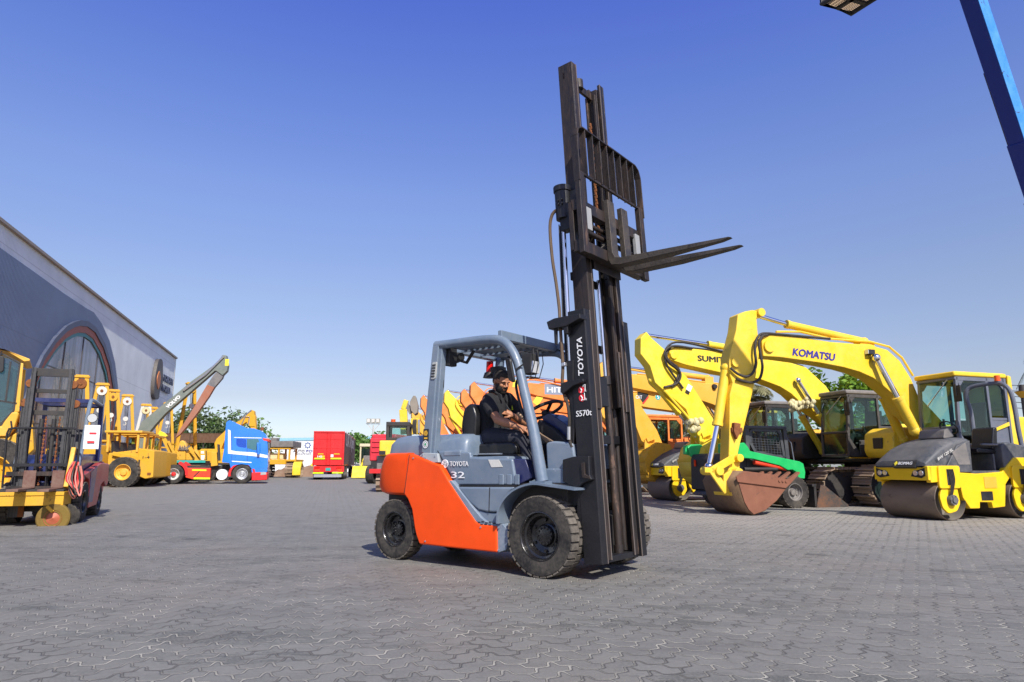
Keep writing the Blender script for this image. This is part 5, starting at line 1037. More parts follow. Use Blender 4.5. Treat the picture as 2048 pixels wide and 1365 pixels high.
P_ = KM.Y3(1736, 706, .2); g = G(); g.bb((P_.x - .09, .2, P_.z - .05), (P_.x + .09, .32, P_.z + .06)); lm = g.build('boom_lamp', M['black'], root, bev=.015); g = G(); g.bb((P_.x + .09, .21, P_.z - .04), (P_.x + .1, .31, P_.z + .05)); g.build('lamp_glass', M['headlight'], lm)
g = G(); g.tube(spl([K3(1246, 232, .21), K3(940, 205, .21), K3(880, 200, .22), K3(835, 205, .24), K3(808, 240, .25), K3(800, 300, .25), K3(806, 370, .25), K3(790, 430, .25), K3(750, 455, .24), K3(700, 440, .22), K3(655, 405, .2)], 6), .028, 8); g.build('hose', M['hose'], root)
g = G(); g.tube(spl([K3(880, 208, .20), K3(845, 215, .28), K3(825, 260, .29), K3(835, 330, .29), K3(845, 400, .28), K3(830, 465, .26), K3(790, 490, .22), K3(740, 485, .2), K3(690, 470, .2)], 6), .028, 8); g.build('hose', M['hose'], root)
g = G()
for o_ in (.12, -.06): g.tube([KM.Y3(a, b_, o_) for a, b_ in ((1552, 664), (1600, 664), (1660, 678), (1740, 684), (1778, 694), (1804, 716), (1826, 752))], .025, 6)
g.build('boom_pipes', M['kyellow'], root)
A, B, C_ = KM.Y(1585, 711, .2), KM.Y(1668, 722, .2), KM.Y(1587, 697, .2)
text('KOMATSU', root, M['komblue'], (A[0], .202, A[1]), (B[0] - A[0], 0, B[1] - A[1]), (C_[0] - A[0], 0, C_[1] - A[1]), math.hypot(B[0] - A[0], B[1] - A[1]), math.hypot(C_[0] - A[0], C_[1] - A[1]), bold=.045)
P_ = K3(680, 765, .15); g = G(); g.M = MX.Translation(P_); g.prism([(-.09, .1), (.06, .12), (.09, -.05), (.02, -.22), (-.05, -.1)], 0, .10); g.bb((-.16, -.02, -.08), (.1, .05, .02)); g.build('rusty_valve', M['rust'], root, bev=.01)
bs = [KM.Y(*z7(*p), .62) for p in [(740, 1018), (800, 1032), (860, 1045), (1010, 1068), (1022, 1078), (985, 1118), (930, 1190), (860, 1250), (795, 1273), (765, 1245), (740, 1200), (715, 1120), (703, 1080)]]
g = G(); g.prism(bs, .585, .62); bkt = g.build('bucket', M['bucket'], root); g = G(); g.prism(bs, -.62, -.585); g.build('side_plate', M['bucket'], bkt)
lip = bs[4]; arc = bs[4:13] + [bs[0]]; g = G(); secs = [[V((a, -.6, b_)), V((a, .6, b_))] for a, b_ in arc]; g.loft(secs, cap=False, closed=False); sh = g.build('bucket_shell', M['bucket_back'], bkt); m_ = sh.modifiers.new('s', 'SOLIDIFY'); m_.thickness = .035; m_.offset = 0
cut = [KM.Y(*z7(*p), .65) for p in [(738, 1016), (930, 1040), (945, 1062), (1040, 1040), (1020, 1085), (985, 1118), (700, 1082), (690, 1050)]]
g = G(); g.prism([cut[0], cut[1], cut[2], cut[4], cut[5], cut[6], cut[7]], .622, .65); 
for i in range(3): p = KM.Y(*z7(945 + i * 20, 1075 + i * 2), .65); g.cyl((p[0], .65, p[1]), (p[0], .67, p[1]), .025, n=10)
g.build('side_cutter', M['bucket'], bkt, bev=.006)
for i in range(5):
    y_ = .56 - i * .28; a, b_ = bs[3][0], bs[3][1]; g = G(); g.prism([(a + .05, b_ - .01), (a - .05, b_ - .05), (a - .27, b_ + .13), (a - .25, b_ + .16)], y_ - .045, y_ + .045); g.build('tooth', M['bucket'], bkt, bev=.006)
g = G()
for y_ in (-.24, .22):
    K2 = lambda x, y: K3(x, y, y_); g.bar(K2(545, 1015), K2(672, 940), .05, .15); g.bar(K2(545, 1015), K2(632, 1140), .05, .14); g.bar(K2(500, 1010), K2(560, 1012), .05, .1)
    g.prism([(K2(x, y).x, K2(x, y).z) for x, y in ((610, 1040), (655, 1010), (680, 1030), (655, 1140), (640, 1162), (612, 1140))], y_ - .03, y_ + .03)
pin(g, K3(545, 1015, 0), .09, .6); pin(g, K3(655, 1028, 0), .10, .62); pin(g, K3(632, 1142, 0), .10, .62); pin(g, K3(672, 940, 0), .08, .5); g.prism([KM.Y(*z7(*p), 0) for p in ((640, 930), (692, 930), (685, 1000), (655, 1040), (610, 1045))], -.16, .14); g.build('linkage', M['kyellow'], root, bev=.008)
house(root, M['kyellow']); cb = cab(root, M['kyellow'], .38, 1.88, .36, 1.32, 1.14, 2.90, M['kcab'], roof=M['kyellow'], slope=.08)
g = G(); g.prism([(.20, 1.14), (.42, 1.14), (.42, 2.0), (.30, 2.92), (.20, 2.90)], .34, 1.34); g.build('rear_post', M['kyellow'], cb, bev=.03, seg=3); g = G(); g.prism([(.42, 1.9), (.95, 1.72), (.95, 1.66), (.42, 1.82)], 1.325, 1.34); g.build('swoosh', M['kyellow'], cb)
for y_ in (1.15, -1.15): track(root, y_)
# --- lemon yellow one behind it
o1 = KM.O + STEP; SF = Fr((o1.x, o1.y), YAW)
root = excavator('excavator', SF, M['syellow'], 'lemon yellow excavator with grey roofed dark cab and black boom lettering', M['gdark'], SU_STICK, SU_BOOM, gx, lod=0, roof=M['gcab'], boxcol=M['dark'], tx=2.85)
A, B, C_ = SF.Y(*z7(462, 362), .22), SF.Y(*z7(618, 374), .22), SF.Y(*z7(462, 330), .22)
text('SUMIT', root, M['blackdecal'], (A[0], .222, A[1]), (B[0] - A[0], 0, B[1] - A[1]), (0, 0, 1), B[0] and math.hypot(B[0] - A[0], B[1] - A[1]), C_[1] - A[1], bold=.04)
S3 = lambda x, y, yy=.17: SF.Y3(*z7(x, y), yy)
g = G(); g.tube(spl([S3(430, 288, .24), S3(330, 275, .27), S3(280, 290, .28), S3(265, 330, .28), S3(300, 380, .26), S3(350, 420, .25), S3(358, 460, .24), S3(330, 500, .22), S3(262, 520, .2)], 6), .03, 8); g.tube(spl([S3(300, 285, .2), S3(275, 320, .21), S3(290, 360, .21), S3(340, 400, .21), S3(350, 440, .21), S3(310, 520, .2)], 6), .028, 8); g.build('hose', M['hose'], root)
for y_ in (-.06, .06): g = G(); g.tube([S3(265, 540, .25 + y_), S3(440, 740, .25 + y_)], .035, 8); g.build('stick_pipe', M['syellow'], root)
P_ = S3(405, 535); g = G(); g.M = MX.Translation(P_ + V((0, .003, 0))) @ MX.Rotation(R(-28), 4, 'Y'); g.bb((-.07, 0, -.02), (.07, .004, .14)); sk_ = g.build('sticker', M['white'], root); g = G(); g.M = MX.Translation(P_ + V((0, .008, 0))) @ MX.Rotation(R(-28), 4, 'Y'); 
for i in range(3): g.bb((-.06, 0, -.11 + i * .03), (.06, .003, -.09 + i * .03))
g.build('sticker_print', M['blackdecal'], sk_)
for c_ in ((440, 745), (1040, 630), (1120, 610)):
    P_ = S3(c_[0], c_[1], .3); g = G(); rg = random.Random(c_[0])
    for k in range(22): g.ball(P_ + V((rg.uniform(-.15, .15), rg.uniform(-.1, .1), rg.uniform(-.12, .12))), rg.uniform(.05, .09), 7, 5)
    g.build('cloth_wrap', M['cream'], root)
# --- warm yellow pair
def row(k, back=0): o_ = KM.O + STEP * k - KM.f * back; return Fr((o_.x, o_.y), YAW)
CF2 = row(2.05); zb2 = lambda p, f: [f.Y(a, b_, .22) for a, b_ in p]
root = excavator('excavator', CF2, M['cyellow'], 'warm yellow excavator with black cab and yellow bucket beside the forklift mast', M['dark'], scale_pts(SU_STICK, .96, .93), scale_pts(SU_BOOM, .97, .93), gx, roof=M['gcab'], bucketcol=M['oyellow'], boxcol=M['dark'])
P_ = CF2.Y3(1428, 774, .22); g = G(); g.lathe([(0, .08), (.07, .08), (.09, 0)], (P_.x, .22, P_.z), 'y', 14); g.build('boom_lamp', M['black'], root)
CF3 = row(3.0, 1.15)
root = excavator('excavator', CF3, M['cyellow'], 'warm yellow excavator with black and red boom logo and teal number 5', M['dark'], scale_pts(SU_STICK, .96, .86), scale_pts(SU_BOOM, .97, .88), gx)
def onb(px, py, f=CF3): a = f.Y(px, py, .222); return (a[0], a[1])
zc = zoom(1180, 690, 8.03)
pl = lambda pts, y=.2225: [CF3.Y(*zc(*p), y) for p in pts]
g = G(); g.prism(pl([(760, 755), (945, 755), (935, 820), (850, 935), (760, 800)]), .221, .224); lg = g.build('boom_logo', M['blackdecal'], root); g = G(); g.prism(pl([(945, 815), (940, 850), (860, 955), (835, 945)]), .221, .2245); g.build('red_stripe', M['reddecal'], lg)
A, B, C_ = [CF3.Y(*zc(*p), .224) for p in ((735, 868), (818, 868), (735, 812))]; text('CAT', lg, M['white'], (A[0], .225, A[1]), (-1, 0, 0), (0, 0, 1), abs(B[0] - A[0]) * 1.2, C_[1] - A[1], bold=.02)
P_ = CF3.Y3(*zc(1090, 840), .222); g = G(); g.lathe([(0, .003), (.10, .003)], (P_.x, .222, P_.z), 'y', 20); n5 = g.build('number_disc', plain('teal_disc', (.02, .40, .40), .5), root); text('5', n5, M['white'], (P_.x + .04, .227, P_.z - .06), (-1, 0, 0), (0, 0, 1), .08, .12, bold=.03)
# --- the orange machines and two more
for k, back, sx, sz, mt, cabm, lb in ((4.0, -.75, 1., 1.02, 'hit', 'hit', 'orange excavator with orange cab and tall plate shaped stick, just right of the driver'),
        (5.1, .1, .98, .98, 'hit', 'dark', 'orange excavator mostly hidden behind the seated driver'),
        (6.35, -.2, 1., 1.14, 'hit', 'dark', 'orange excavator whose stick tip rises highest left of the driver'),
        (7.15, -.2, .98, 1.12, 'hit', 'dark', 'orange excavator between the pale yellow stick and the highest orange stick'),
        (8.0, -.5, .98, 1.17, 'syellow', 'dark', 'pale yellow excavator stick standing among the orange ones, right of the forklift rear pillar'),
        (7.55, 1.0, .98, .98, 'hit', 'dark', 'orange excavator with a low stick partly covered by the sticks before it'),
        (8.5, .8, .98, 1.0, 'hit', 'dark', 'orange excavator filling the gap right of the pale yellow stick'),
        (11.7, -.2, 1., 1.16, 'cyellow', 'dark', 'farthest warm yellow excavator behind the midi excavator boom'),
        (9.0, .0, .98, 1.08, 'hit', 'dark', 'orange excavator with lower stick right behind the forklift rear pillar'),
        (10.4, -.3, 1.0, 1.27, 'hit', 'dark', 'farthest orange excavator, stick tip left of the forklift rear pillar')):
    f_ = row(k, back); root = excavator('excavator', f_, M[mt], lb, M[cabm], scale_pts(SU_STICK, sx, sz), scale_pts(SU_BOOM, sx, sz), gx, bucketcol=M['bucket'])
    if k == 4.0:
        A, B = f_.Y(1094, 783, .22), f_.Y(1128, 786, .22); g = G(); g.bb((A[0] + .1, .22, A[1] - .12), (A[0] - 1.7, .224, A[1] + .28)); lg = g.build('boom_label', plain('label_grey', (.22, .26, .32), .5), root); text('HITACHI', lg, M['white'], (A[0], .227, A[1] - .04), (-1, 0, 0), (0, 0, 1), 1.5, .2, bold=.02)
        P_ = f_.Y3(1076, 800, .17); g = G(); g.M = MX.Translation(P_) @ MX.Rotation(R(-35), 4, 'Y'); g.bb((-.12, 0, -.2), (.12, .006, .2)); g.build('sticker', M['yellowdecal'], root)
        P_ = f_.Y3(1031, 768, .17); g = G(); g.M = MX.Translation(P_) @ MX.Rotation(R(-10), 4, 'Y'); g.bb((-.1, 0, -.14), (.1, .006, .14)); g.build('sticker', M['yellowdecal'], root)
# ================================================================ tandem rollers
def roller(fr, label):
    root = thing('tandem_roller', fr, label, 'road roller', 'tandem road rollers with charcoal bonnets'); zr = zoom(1760, 860, 7.111)
    YC = M['ryellow']; RF = Fr((7.63, 13.04), YAW); P = lambda pts, y: [RF.Y(*zr(*p), y) for p in pts]
    for x_ in (0, -1.78):
        g = G(); g.cyl((x_, -.59, .36), (x_, .59, .36), .36, n=56); 
        g = G(); g.lathe([(.345, .57), (.355, .60), (.36, .595), (.36, -.595), (.355, -.60), (.345, -.57)], (x_, 0, .36), 'y', 64)
        dr = g.build('drum', M['drum'], root, ang=25)
        g = G(); g.lathe([(.346, .60), (.34, .25), (0, .25)], (x_, 0, .36), 'y', 48); g.lathe([(.346, -.60), (.34, -.25), (0, -.25)], (x_, 0, .36), 'y', 48); g.build('drum_inside', M['drum_in'], dr)
        for s_ in (1, -1):
            g = G(); g.prism(rnd([(x_ - .20, .44), (x_ - .22, .30), (x_ - .12, .16), (x_ + .08, .12), (x_ + .2, .22), (x_ + .25, .42), (x_ + .16, .62), (x_ + .12, .92), (x_ - .16, .92), (x_ - .18, .62)], .05), .56 * s_, .61 * s_); lg = g.build('drum_fork', YC, root, bev=.012)
            g = G(); g.prism(rnd([(x_ - .24, .56), (x_ + .26, .56), (x_ + .24, .96), (x_ - .26, .96)], .05), .585 * s_, .64 * s_); g.build('fork_plate', YC, lg, bev=.012)
            g = G(); g.bb((x_ - .09, .638 * s_, .62), (x_ + .07, .645 * s_, .90)); g.build('plate_opening', M['dark'], lg); g = G()
            for j in range(4): g.tube(spl([(x_ - .06 + j * .035, .66 * s_, .90), (x_ - .07 + j * .03, .67 * s_, .72), (x_ - .03 + j * .02, .66 * s_, .55), (x_ + .0 + j * .02, .64 * s_, .42)], 4), .009, 5)
            g.build('hose', M['hose'], lg)
            g = G(); g.cyl((x_, .58 * s_, .36), (x_, .68 * s_, .36), .105, .09, 20); g.cyl((x_, .68 * s_, .36), (x_, .70 * s_, .36), .05, n=12)
            for j in range(6): g.cyl((x_ + .075 * math.cos(j * 1.05), .67 * s_, .36 + .075 * math.sin(j * 1.05)), (x_ + .075 * math.cos(j * 1.05), .69 * s_, .36 + .075 * math.sin(j * 1.05)), .014, n=6)
            g.build('drum_motor', M['bomag_grey'], lg)
    g = G(); g.bb((-.34, -.57, .66), (-.30, .57, .76)); g.bb((.27, -.57, .70), (.33, .57, .80)); g.build('scraper', M['dark'], root)
    body = P([(690, 578), (1040, 510), (1105, 605), (1380, 625), (1735, 600), (1900, 395), (2100, 395)], .6)
    body = [(.40, .66), (.42, .955), body[1], body[2], body[3], body[4], body[5], (-2.35, body[5][1]), (-2.38, .62), (-2.12, .62), (-2.05, .72), (-1.5, .74), (-1.38, .62), (-1.30, .22), (-1.0, .20), (-.98, .30), (-.70, .31), (-.68, .20), (-.45, .20), (-.30, .40), (-.26, .70)]
    for s_ in (1, -1): g = G(); g.prism(body, .50 * s_, .60 * s_); g.build('side_frame', YC, root, bev=.015)
    g = G(); g.bb((-1.35, -.5, .3), (-.35, .5, .8)); g.build('tank', M['dark'], root)
    g = G(); g.bb((-1.02, .602, .34), (-.74, .606, .50)); g.build('frame_opening', M['black'], root); g = G(); g.bb((-1.15, .601, .56), (-.85, .608, .76)); g.build('step_recess', M['cyellow'], root)
    g = G(); g.bb((.36, -.60, .70), (.45, .60, .955)); fb = g.build('front_beam', YC, root, bev=.015)
    for s_ in (1, -1):
        g = G(); g.prism([(s_ * .24, .77), (s_ * .28, .85), (s_ * .54, .92), (s_ * .54, .78), (s_ * .46, .74)], .45, .456, ax='x'); hl = g.build('headlamp', M['black'], fb)
        for y_ in (.34, .46): g = G(); g.cyl((.455, s_ * y_, .83), (.465, s_ * y_, .83), .05, .045, 16); g.build('lamp_glass', M['lens'], hl)
    secs = []
    for x_, zt_, hw in ((.47, .975, .52), (.44, 1.05, .56), (.30, 1.16, .57), (.08, 1.30, .57), (-.20, 1.42, .56), (-.48, 1.48, .55), (-.66, 1.48, .55)):
        secs.append([V((x_, a, b_)) for a, b_ in rnd([(-hw, .955), (-hw, zt_ - .05), (-hw + .16, zt_), (hw - .16, zt_), (hw, zt_ - .05), (hw, .955)], [0, .06, .08, .08, .06, 0], 3)])
    g = G(); g.loft(secs); bn = g.build('bonnet', M['bomag_grey'], root, ang=30)
    g = G(); g.prism([(-.62, 1.42), (-.60, .84), (-.12, .84), (.0, .95), (-.30, 1.32)], .545, .605); g.build('side_cover', M['bomag_grey'], bn, bev=.015); g = G(); g.prism([(-.15, 1.20), (-.50, 1.38), (-.56, .98), (-.28, .98)], .606, .61); g.build('mesh_window', M['gcab'], bn)
    zm = lambda x, y: zr(x, y)
    g = G(); c_ = RF.X(*zr(380, 490), .42); g.M = MX.Translation((.448, c_[0], c_[1])) @ MX.Rotation(R(-33), 4, 'Y'); g.bb((-.03, -.24, -.075), (.025, .24, .075)); pt = g.build('name_plate', M['blackdecal'], bn)
    Mp = g.M; n0 = Mp @ V((.027, -.13, -.03)); text('BOMAG', pt, M['white'], n0, (0, 1, 0), Mp.to_3x3() @ V((0, 0, 1)), .30, .06, bold=.04); g = G(Mp)
    g.prism([(-.19, -.05), (-.15, 0), (-.19, .05), (-.23, 0)], .026, .032, ax='x'); g.prism([(-.19, -.025), (-.17, 0), (-.19, .025), (-.21, 0)], .031, .035, ax='x'); g.build('diamond_mark', M['yellowdecal'], pt)
    text('BW 120 SL', bn, M['dirty_white'], (.20, .610, 1.05), (-.88, 0, .42), (.2, 0, 1), .42, .05, bold=.03)
    g = G(); g.prism(rnd([(-.62, 1.5), (-.52, 1.66), (-.40, 1.62), (-.35, 1.46)], .03), -.25, .3); g.bar((-.55, .05, 1.4), (-.82, .05, 1.65), .1, .08); g.build('dashboard', M['gcab'], root, bev=.02)
    g = G(); g.tube([V((-.84, .02 + .17 * math.cos(t), 1.68)) + V((.09 * math.sin(t), 0, .12 * math.sin(t) + .0)) for t in [2 * math.pi * i / 24 for i in range(24)]], .014, 6, closed=True); g.build('steering_wheel', M['black'], root)
    g = G(); g.bb((-1.35, -.5, .80), (-.62, .55, .87)); g.bb((-1.32, -.4, .87), (-1.28, .5, 1.18)); g.build('foot_platform', M['bomag_grey'], root, bev=.01)
    g = G(); g.prism(rnd([(-.95, 1.20), (-1.42, 1.18), (-1.42, 1.26), (-.95, 1.29)], .03), -.02, .46); g.build('seat', M['black_gloss'], root, bev=.04, seg=3); g = G(); g.prism(rnd([(-1.36, 1.26), (-1.50, 1.26), (-1.56, 1.68), (-1.46, 1.68)], .04), .0, .44); g.build('backrest', M['black_gloss'], root, bev=.05, seg=3)
    g = G(); g.bb((-1.02, .46, 1.33), (-1.42, .53, 1.37)); g.build('armrest', M['gcab'], root, bev=.02)
    g = G(); g.prism(rnd([(-1.42, .87), (-1.42, 1.36), (-1.62, 1.40), (-2.2, 1.30), (-2.42, 1.02), (-2.42, .9)], .06), -.56, .58); g.build('rear_cowl', M['bomag_grey'], root, bev=.03, seg=3)
    Z3 = lambda x, y, yy: RF.Y3(*z8(x, y), yy)
    rp = [Z3(1335, 620, -.5), Z3(1300, 500, -.5), Z3(1265, 380, -.49), Z3(1262, 320, -.45), Z3(1300, 283, -.36), Z3(1400, 262, -.1), Z3(1500, 256, .15), Z3(1560, 275, .36), Z3(1600, 330, .45), Z3(1632, 460, .48), Z3(1655, 600, .5), Z3(1665, 700, .52)]
    rp[0] = V((rp[1].x, rp[0].y, 1.25)); rp[-1] = V((rp[-2].x - .02, .52, 1.2)); g = G(); g.tube(spl(rp, 4), .042, 10); g.build('roll_bar', M['kcab'], root)
    P_ = (rp[6] + V((0, 0, .05))); g = G(); g.cyl(P_, P_ + V((0, 0, .11)), .055, .05, 16); g.build('beacon', M['amber'], root)
    return root
roller(Fr((7.63, 13.04), YAW), 'yellow road roller with charcoal bonnet standing nearest at the right edge')
c2 = ground(1345, 1003); roller(Fr((c2.x + .05, c2.y + .6), YAW), 'yellow road roller half hidden between the forklift mast and the big rusty bucket')
# ================================================================ green skid steer loader
c3 = ground(1594, 1017); BF = Fr((0, 0), 17.5); o_ = V((c3.x, c3.y, 0)) + BF.l * .85; BF = Fr((o_.x, o_.y), 17.5)
root = thing('skid_steer_loader', BF, 'green armed skid steer loader with caged black cab behind the rusty excavator bucket', 'skid loader')
zb_ = zoom(1480, 780, 7.583); Pb = lambda pts, y: [BF.Y(*zb_(*p), y) for p in pts]; z5 = zoom(1480, 860, 6.827); P5 = lambda pts, y: [BF.Y(*z5(*p), y) for p in pts]
for x_ in (0, -1.05):
    for s_ in (1, -1): tyre(root, (x_, s_ * .72, .36), .37, .26, s_, blocks=22, mr=M['gcab'], rimr=.52)
arm = Pb([(-300, 815), (0, 810), (60, 800), (110, 860), (150, 930), (400, 985), (900, 1088), (955, 1120), (985, 1250), (975, 1350), (880, 1340), (850, 1250), (790, 1212), (720, 1218), (600, 1150), (400, 1100), (200, 1050), (0, 1030), (-300, 960)], -.78)
for s_ in (1, -1): g = G(); g.prism(arm, .68 * s_, .80 * s_); g.build('lift_arm', M['green'], root, bev=.015)
for s_ in (1, -1): g = G(); g.prism(Pb([(-300, 850), (-250, 800), (-100, 800), (60, 900), (60, 1050), (-100, 1080), (-250, 1000)], -.74), .62 * s_, .68 * s_); g.build('arm_tower', M['green'], root, bev=.02)
a_, b_ = BF.Y3(*zb_(215, 1100), -.72), BF.Y3(*zb_(690, 1195), -.72); g = G(); g.cyl(a_, b_, .055, n=12); g.build('lift_cylinder', M['redorange'], root)
a_, b_ = BF.Y3(*zb_(60, 1205), -.74), BF.Y3(*zb_(560, 1205), -.74); g = G(); g.cyl(a_, b_, .045, n=12); g.build('tilt_cylinder', M['dark'], root)
cabp = Pb([(60, 575), (140, 545), (670, 540), (692, 560), (660, 610), (715, 1040), (180, 960), (100, 900), (40, 800)], -.5)
mp_ = Pb([(150, 640), (175, 610), (560, 610), (605, 670), (665, 1030), (230, 945), (150, 800)], -.5)
for s_ in (1, -1):
    g = G(); n_ = len(mp_)
    cs_ = [cabp[i] for i in (0, 1, 2, 5, 6, 7)]
    for i in range(n_): 
        a, b_ = mp_[i], mp_[(i + 1) % n_]; g.bar((a[0], .5 * s_, a[1]), (b_[0], .5 * s_, b_[1]), .05, .07)
    x0_, x1_ = min(p[0] for p in mp_), max(p[0] for p in mp_); z0_, z1_ = min(p[1] for p in mp_), max(p[1] for p in mp_)
    for i in range(1, 11): x_ = x0_ + (x1_ - x0_) * i / 11; g.bar((x_, .5 * s_, z0_ + .10 + .1 * (i / 11 < .5) - .12 * (i / 11)), (x_ - .02, .5 * s_, z1_), .012, .012)
    for i in range(1, 11): z_ = z0_ + (z1_ - z0_) * i / 11; g.bar((x0_ + .0 + .12 * (i < 4), .5 * s_, z_ + .03), (x1_ - .10 * i / 11, .5 * s_, z_ - .03 + .03), .012, .012)
    g.build('side_cage', M['bobcab'], root)
zr1 = cabp[1][1]; xa_, xb_ = cabp[0][0], cabp[3][0]
g = G(); g.bb((xa_, -.55, zr1 - .08), (xb_, .55, zr1)); g.build('cab_roof', M['bobcab'], root, bev=.03, seg=3)
for s_ in (1, -1):
    for a_, b_ in (((xa_ + .03, .5 * s_, .9), (xa_ + .06, .5 * s_, zr1 - .04)), ((cabp[5][0], .5 * s_, .9), (xb_ - .06, .5 * s_, zr1 - .04))): g = G(); g.bar(a_, b_, .08, .1); g.build('cab_post', M['bobcab'], root)
g = G(); g.prism(rnd([(-1.05, .75), (-.6, .75), (-.6, .86), (-.92, .88), (-1.0, 1.35), (-1.1, 1.35)], .03), -.25, .25); g.build('seat', M['black'], root, bev=.03)
g = G(); g.tube([(xb_ + .02, -.5, 1.6), (xb_ + .12, -.5, 1.5), (xb_ + .18, -.5, 1.0), (xb_ + .1, -.5, .9)], .015, 6); g.build('grab_rail', M['kcab'], root)
rb = [BF.Y(*p, -.6) for p in ((1378, 892), (1436, 884), (1445, 985), (1378, 980))]
g = G(); g.prism(rnd([(-1.75, .42), (-1.75, 1.22), (-1.6, 1.26), (-.9, 1.15), (.35, .85), (.38, .28), (-1.9, .28)], .06), -.52, .52); g.build('body', M['bobcab'], root, bev=.02)
g = G(); g.prism(rnd([(-2.36, .40), (-2.34, 1.12), (-2.28, 1.24), (-2.2, 1.24), (-2.2, .38)], .04), -.62, .62); rdx = BF.Y(1440, 940, -.62)[0]; g.v = [V((v.x + rdx + 2.36, v.y, v.z)) for v in g.v]; rd = g.build('rear_door', M['dark'], root, bev=.03, seg=3); g = G(); g.bb((rdx - .015, .35, .95), (rdx, .42, 1.1)); g.build('tail_lamp', M['redlens'], rd)
kp = P5([(1040, 1065), (1095, 760), (1150, 760), (1470, 1020), (1480, 1058)], -.78)
for s_ in (1, -1): g = G(); g.prism(kp, .76 * s_, .80 * s_); g.build('bucket_side', M['rust'] if s_ > 5 else paint('rusty_dark_plate', (.045, .045, .045), .6, dirt=.7, dcol=(.26, .10, .03), sc=3, wear=.4, wcol=(.22, .08, .025)), root, bev=.008)
x0_ = kp[0][0]; g = G(); g.bb((x0_ - .02, -.78, .02), (x0_ + .05, .78, kp[1][1])); g.bb((x0_, -.78, .015), (kp[-1][0], .78, .045)); g.bar((x0_, -.78, kp[1][1]), (x0_, .78, kp[1][1]), .12, .06); g.build('bucket', M['dark'], root, bev=.008)
# ================================================================ blue boom lift reaching in from the right
LF = Fr((16.2, 11.6), 200.)
root = thing('boom_lift', LF, 'blue boom lift reaching into the sky with a mesh floored basket', 'boom lift')
W2L = lambda P: V(((P - LF.O).dot(LF.f), (P - LF.O).dot(LF.l), P.z))
a_ = W2L(atY(2092, 440, 10.5)); b_ = W2L(atY(1936, -30, 9.2)); d_ = (b_ - a_).normalized()
g = G(); foot = a_ - d_ * 3.4; tip = b_ + d_ * 2.3; seam = a_ + (b_ - a_) * .35; upw = V((.28, -.94, .1)); upv = V((upw.dot(LF.f), upw.dot(LF.l), upw.z))
def beam(g, p, q_, w_, h_):
    g.bar(p, q_, w_, h_, up=upv)
g = G(); beam(g, foot, seam, .27, .27); g.build('lower_boom', M['boom_blue'], root, bev=.01)
g = G(); beam(g, seam - d_ * .3, tip, .235, .235); bo = g.build('upper_boom', M['boom_blue'], root, bev=.01)
r_ = d_.cross(upv).normalized(); u_ = r_.cross(d_).normalized()
cside = u_
g = G(); g.bar(seam + cside * .123, tip + cside * .123, .225, .008, up=cside) ; g.build('sunlit_side_plate', M['sunlit_blue'], bo)  # sunlit face of the boom painted on as a lighter blue plate
g = G(); g.bar(foot - cside * .15 + d_ * .8, seam - cside * .15 + d_ * 1.2, .03, .06, up=cside); g.bar(a_ - cside * .18 - d_ * .1, a_ - cside * .18 + d_ * .35, .10, .06, up=cside); g.build('cable_tray', M['dark'], root)
bq = [W2L(ground(px, py, 6.3)) for px, py in ((1644, 8), (1702, 28), (1800, -34), (1735, -48))]; bc_ = (bq[0] + bq[1] + bq[2] + bq[3]) / 4
g = G(); g.bar(tip, bc_ + V((0, 0, .9)), .16, .16); g.build('jib', M['boom_blue'], root)
g = G(); g.tube([(p.x, p.y, p.z) for p in spl(bq, 4, True)] if 0 else bq, .03, 8, closed=True); up1 = V((0, 0, 1.0)); g.tube([p + up1 for p in bq], .025, 6, closed=True)
for p in bq: g.tube([p, p + up1], .022, 6)
for t in (.33, .66): g.bar(bq[0].lerp(bq[3], t), bq[1].lerp(bq[2], t), .05, .03)
g.bar(bq[0].lerp(bq[1], .5), bq[3].lerp(bq[2], .5), .04, .03); kb_ = g.build('basket', M['dark'], root)
g = G()
for i in range(30): t = i / 29; g.bar(bq[0].lerp(bq[3], t) + V((0, 0, .025)), bq[1].lerp(bq[2], t) + V((0, 0, .025)), .008, .012)
for i in range(10): t = i / 9; g.bar(bq[0].lerp(bq[1], t) + V((0, 0, .035)), bq[3].lerp(bq[2], t) + V((0, 0, .035)), .008, .012)
g.build('basket_floor', paint('tan_mesh', (.42, .30, .18), .6, metal=.2), kb_)
ch_ = W2L(LF.O + V((0, 0, 0))); wv = V((1.7, .3, 0)); fx = V((foot.x + wv.dot(LF.f), foot.y + wv.dot(LF.l), 0)); ft = foot - d_ * .2
g = G(); g.bb((fx.x - .9, fx.y - .6, .85), (fx.x + .9, fx.y + .6, 1.35)); g.bb((fx.x - 1.1, fx.y - .75, .35), (fx.x + 1.1, fx.y + .75, .8)); g.bar(V((fx.x, fx.y, 1.2)), ft, .25, .35); g.cyl((fx.x, fx.y, .75), (fx.x, fx.y, .9), .45); g.build('chassis', M['boom_blue'], root, bev=.05)
for x_ in (-.85, .85):
    for s_ in (1, -1): tyre(root, (fx.x + x_, fx.y + s_ * .95, .42), .42, .3, s_, blocks=18)
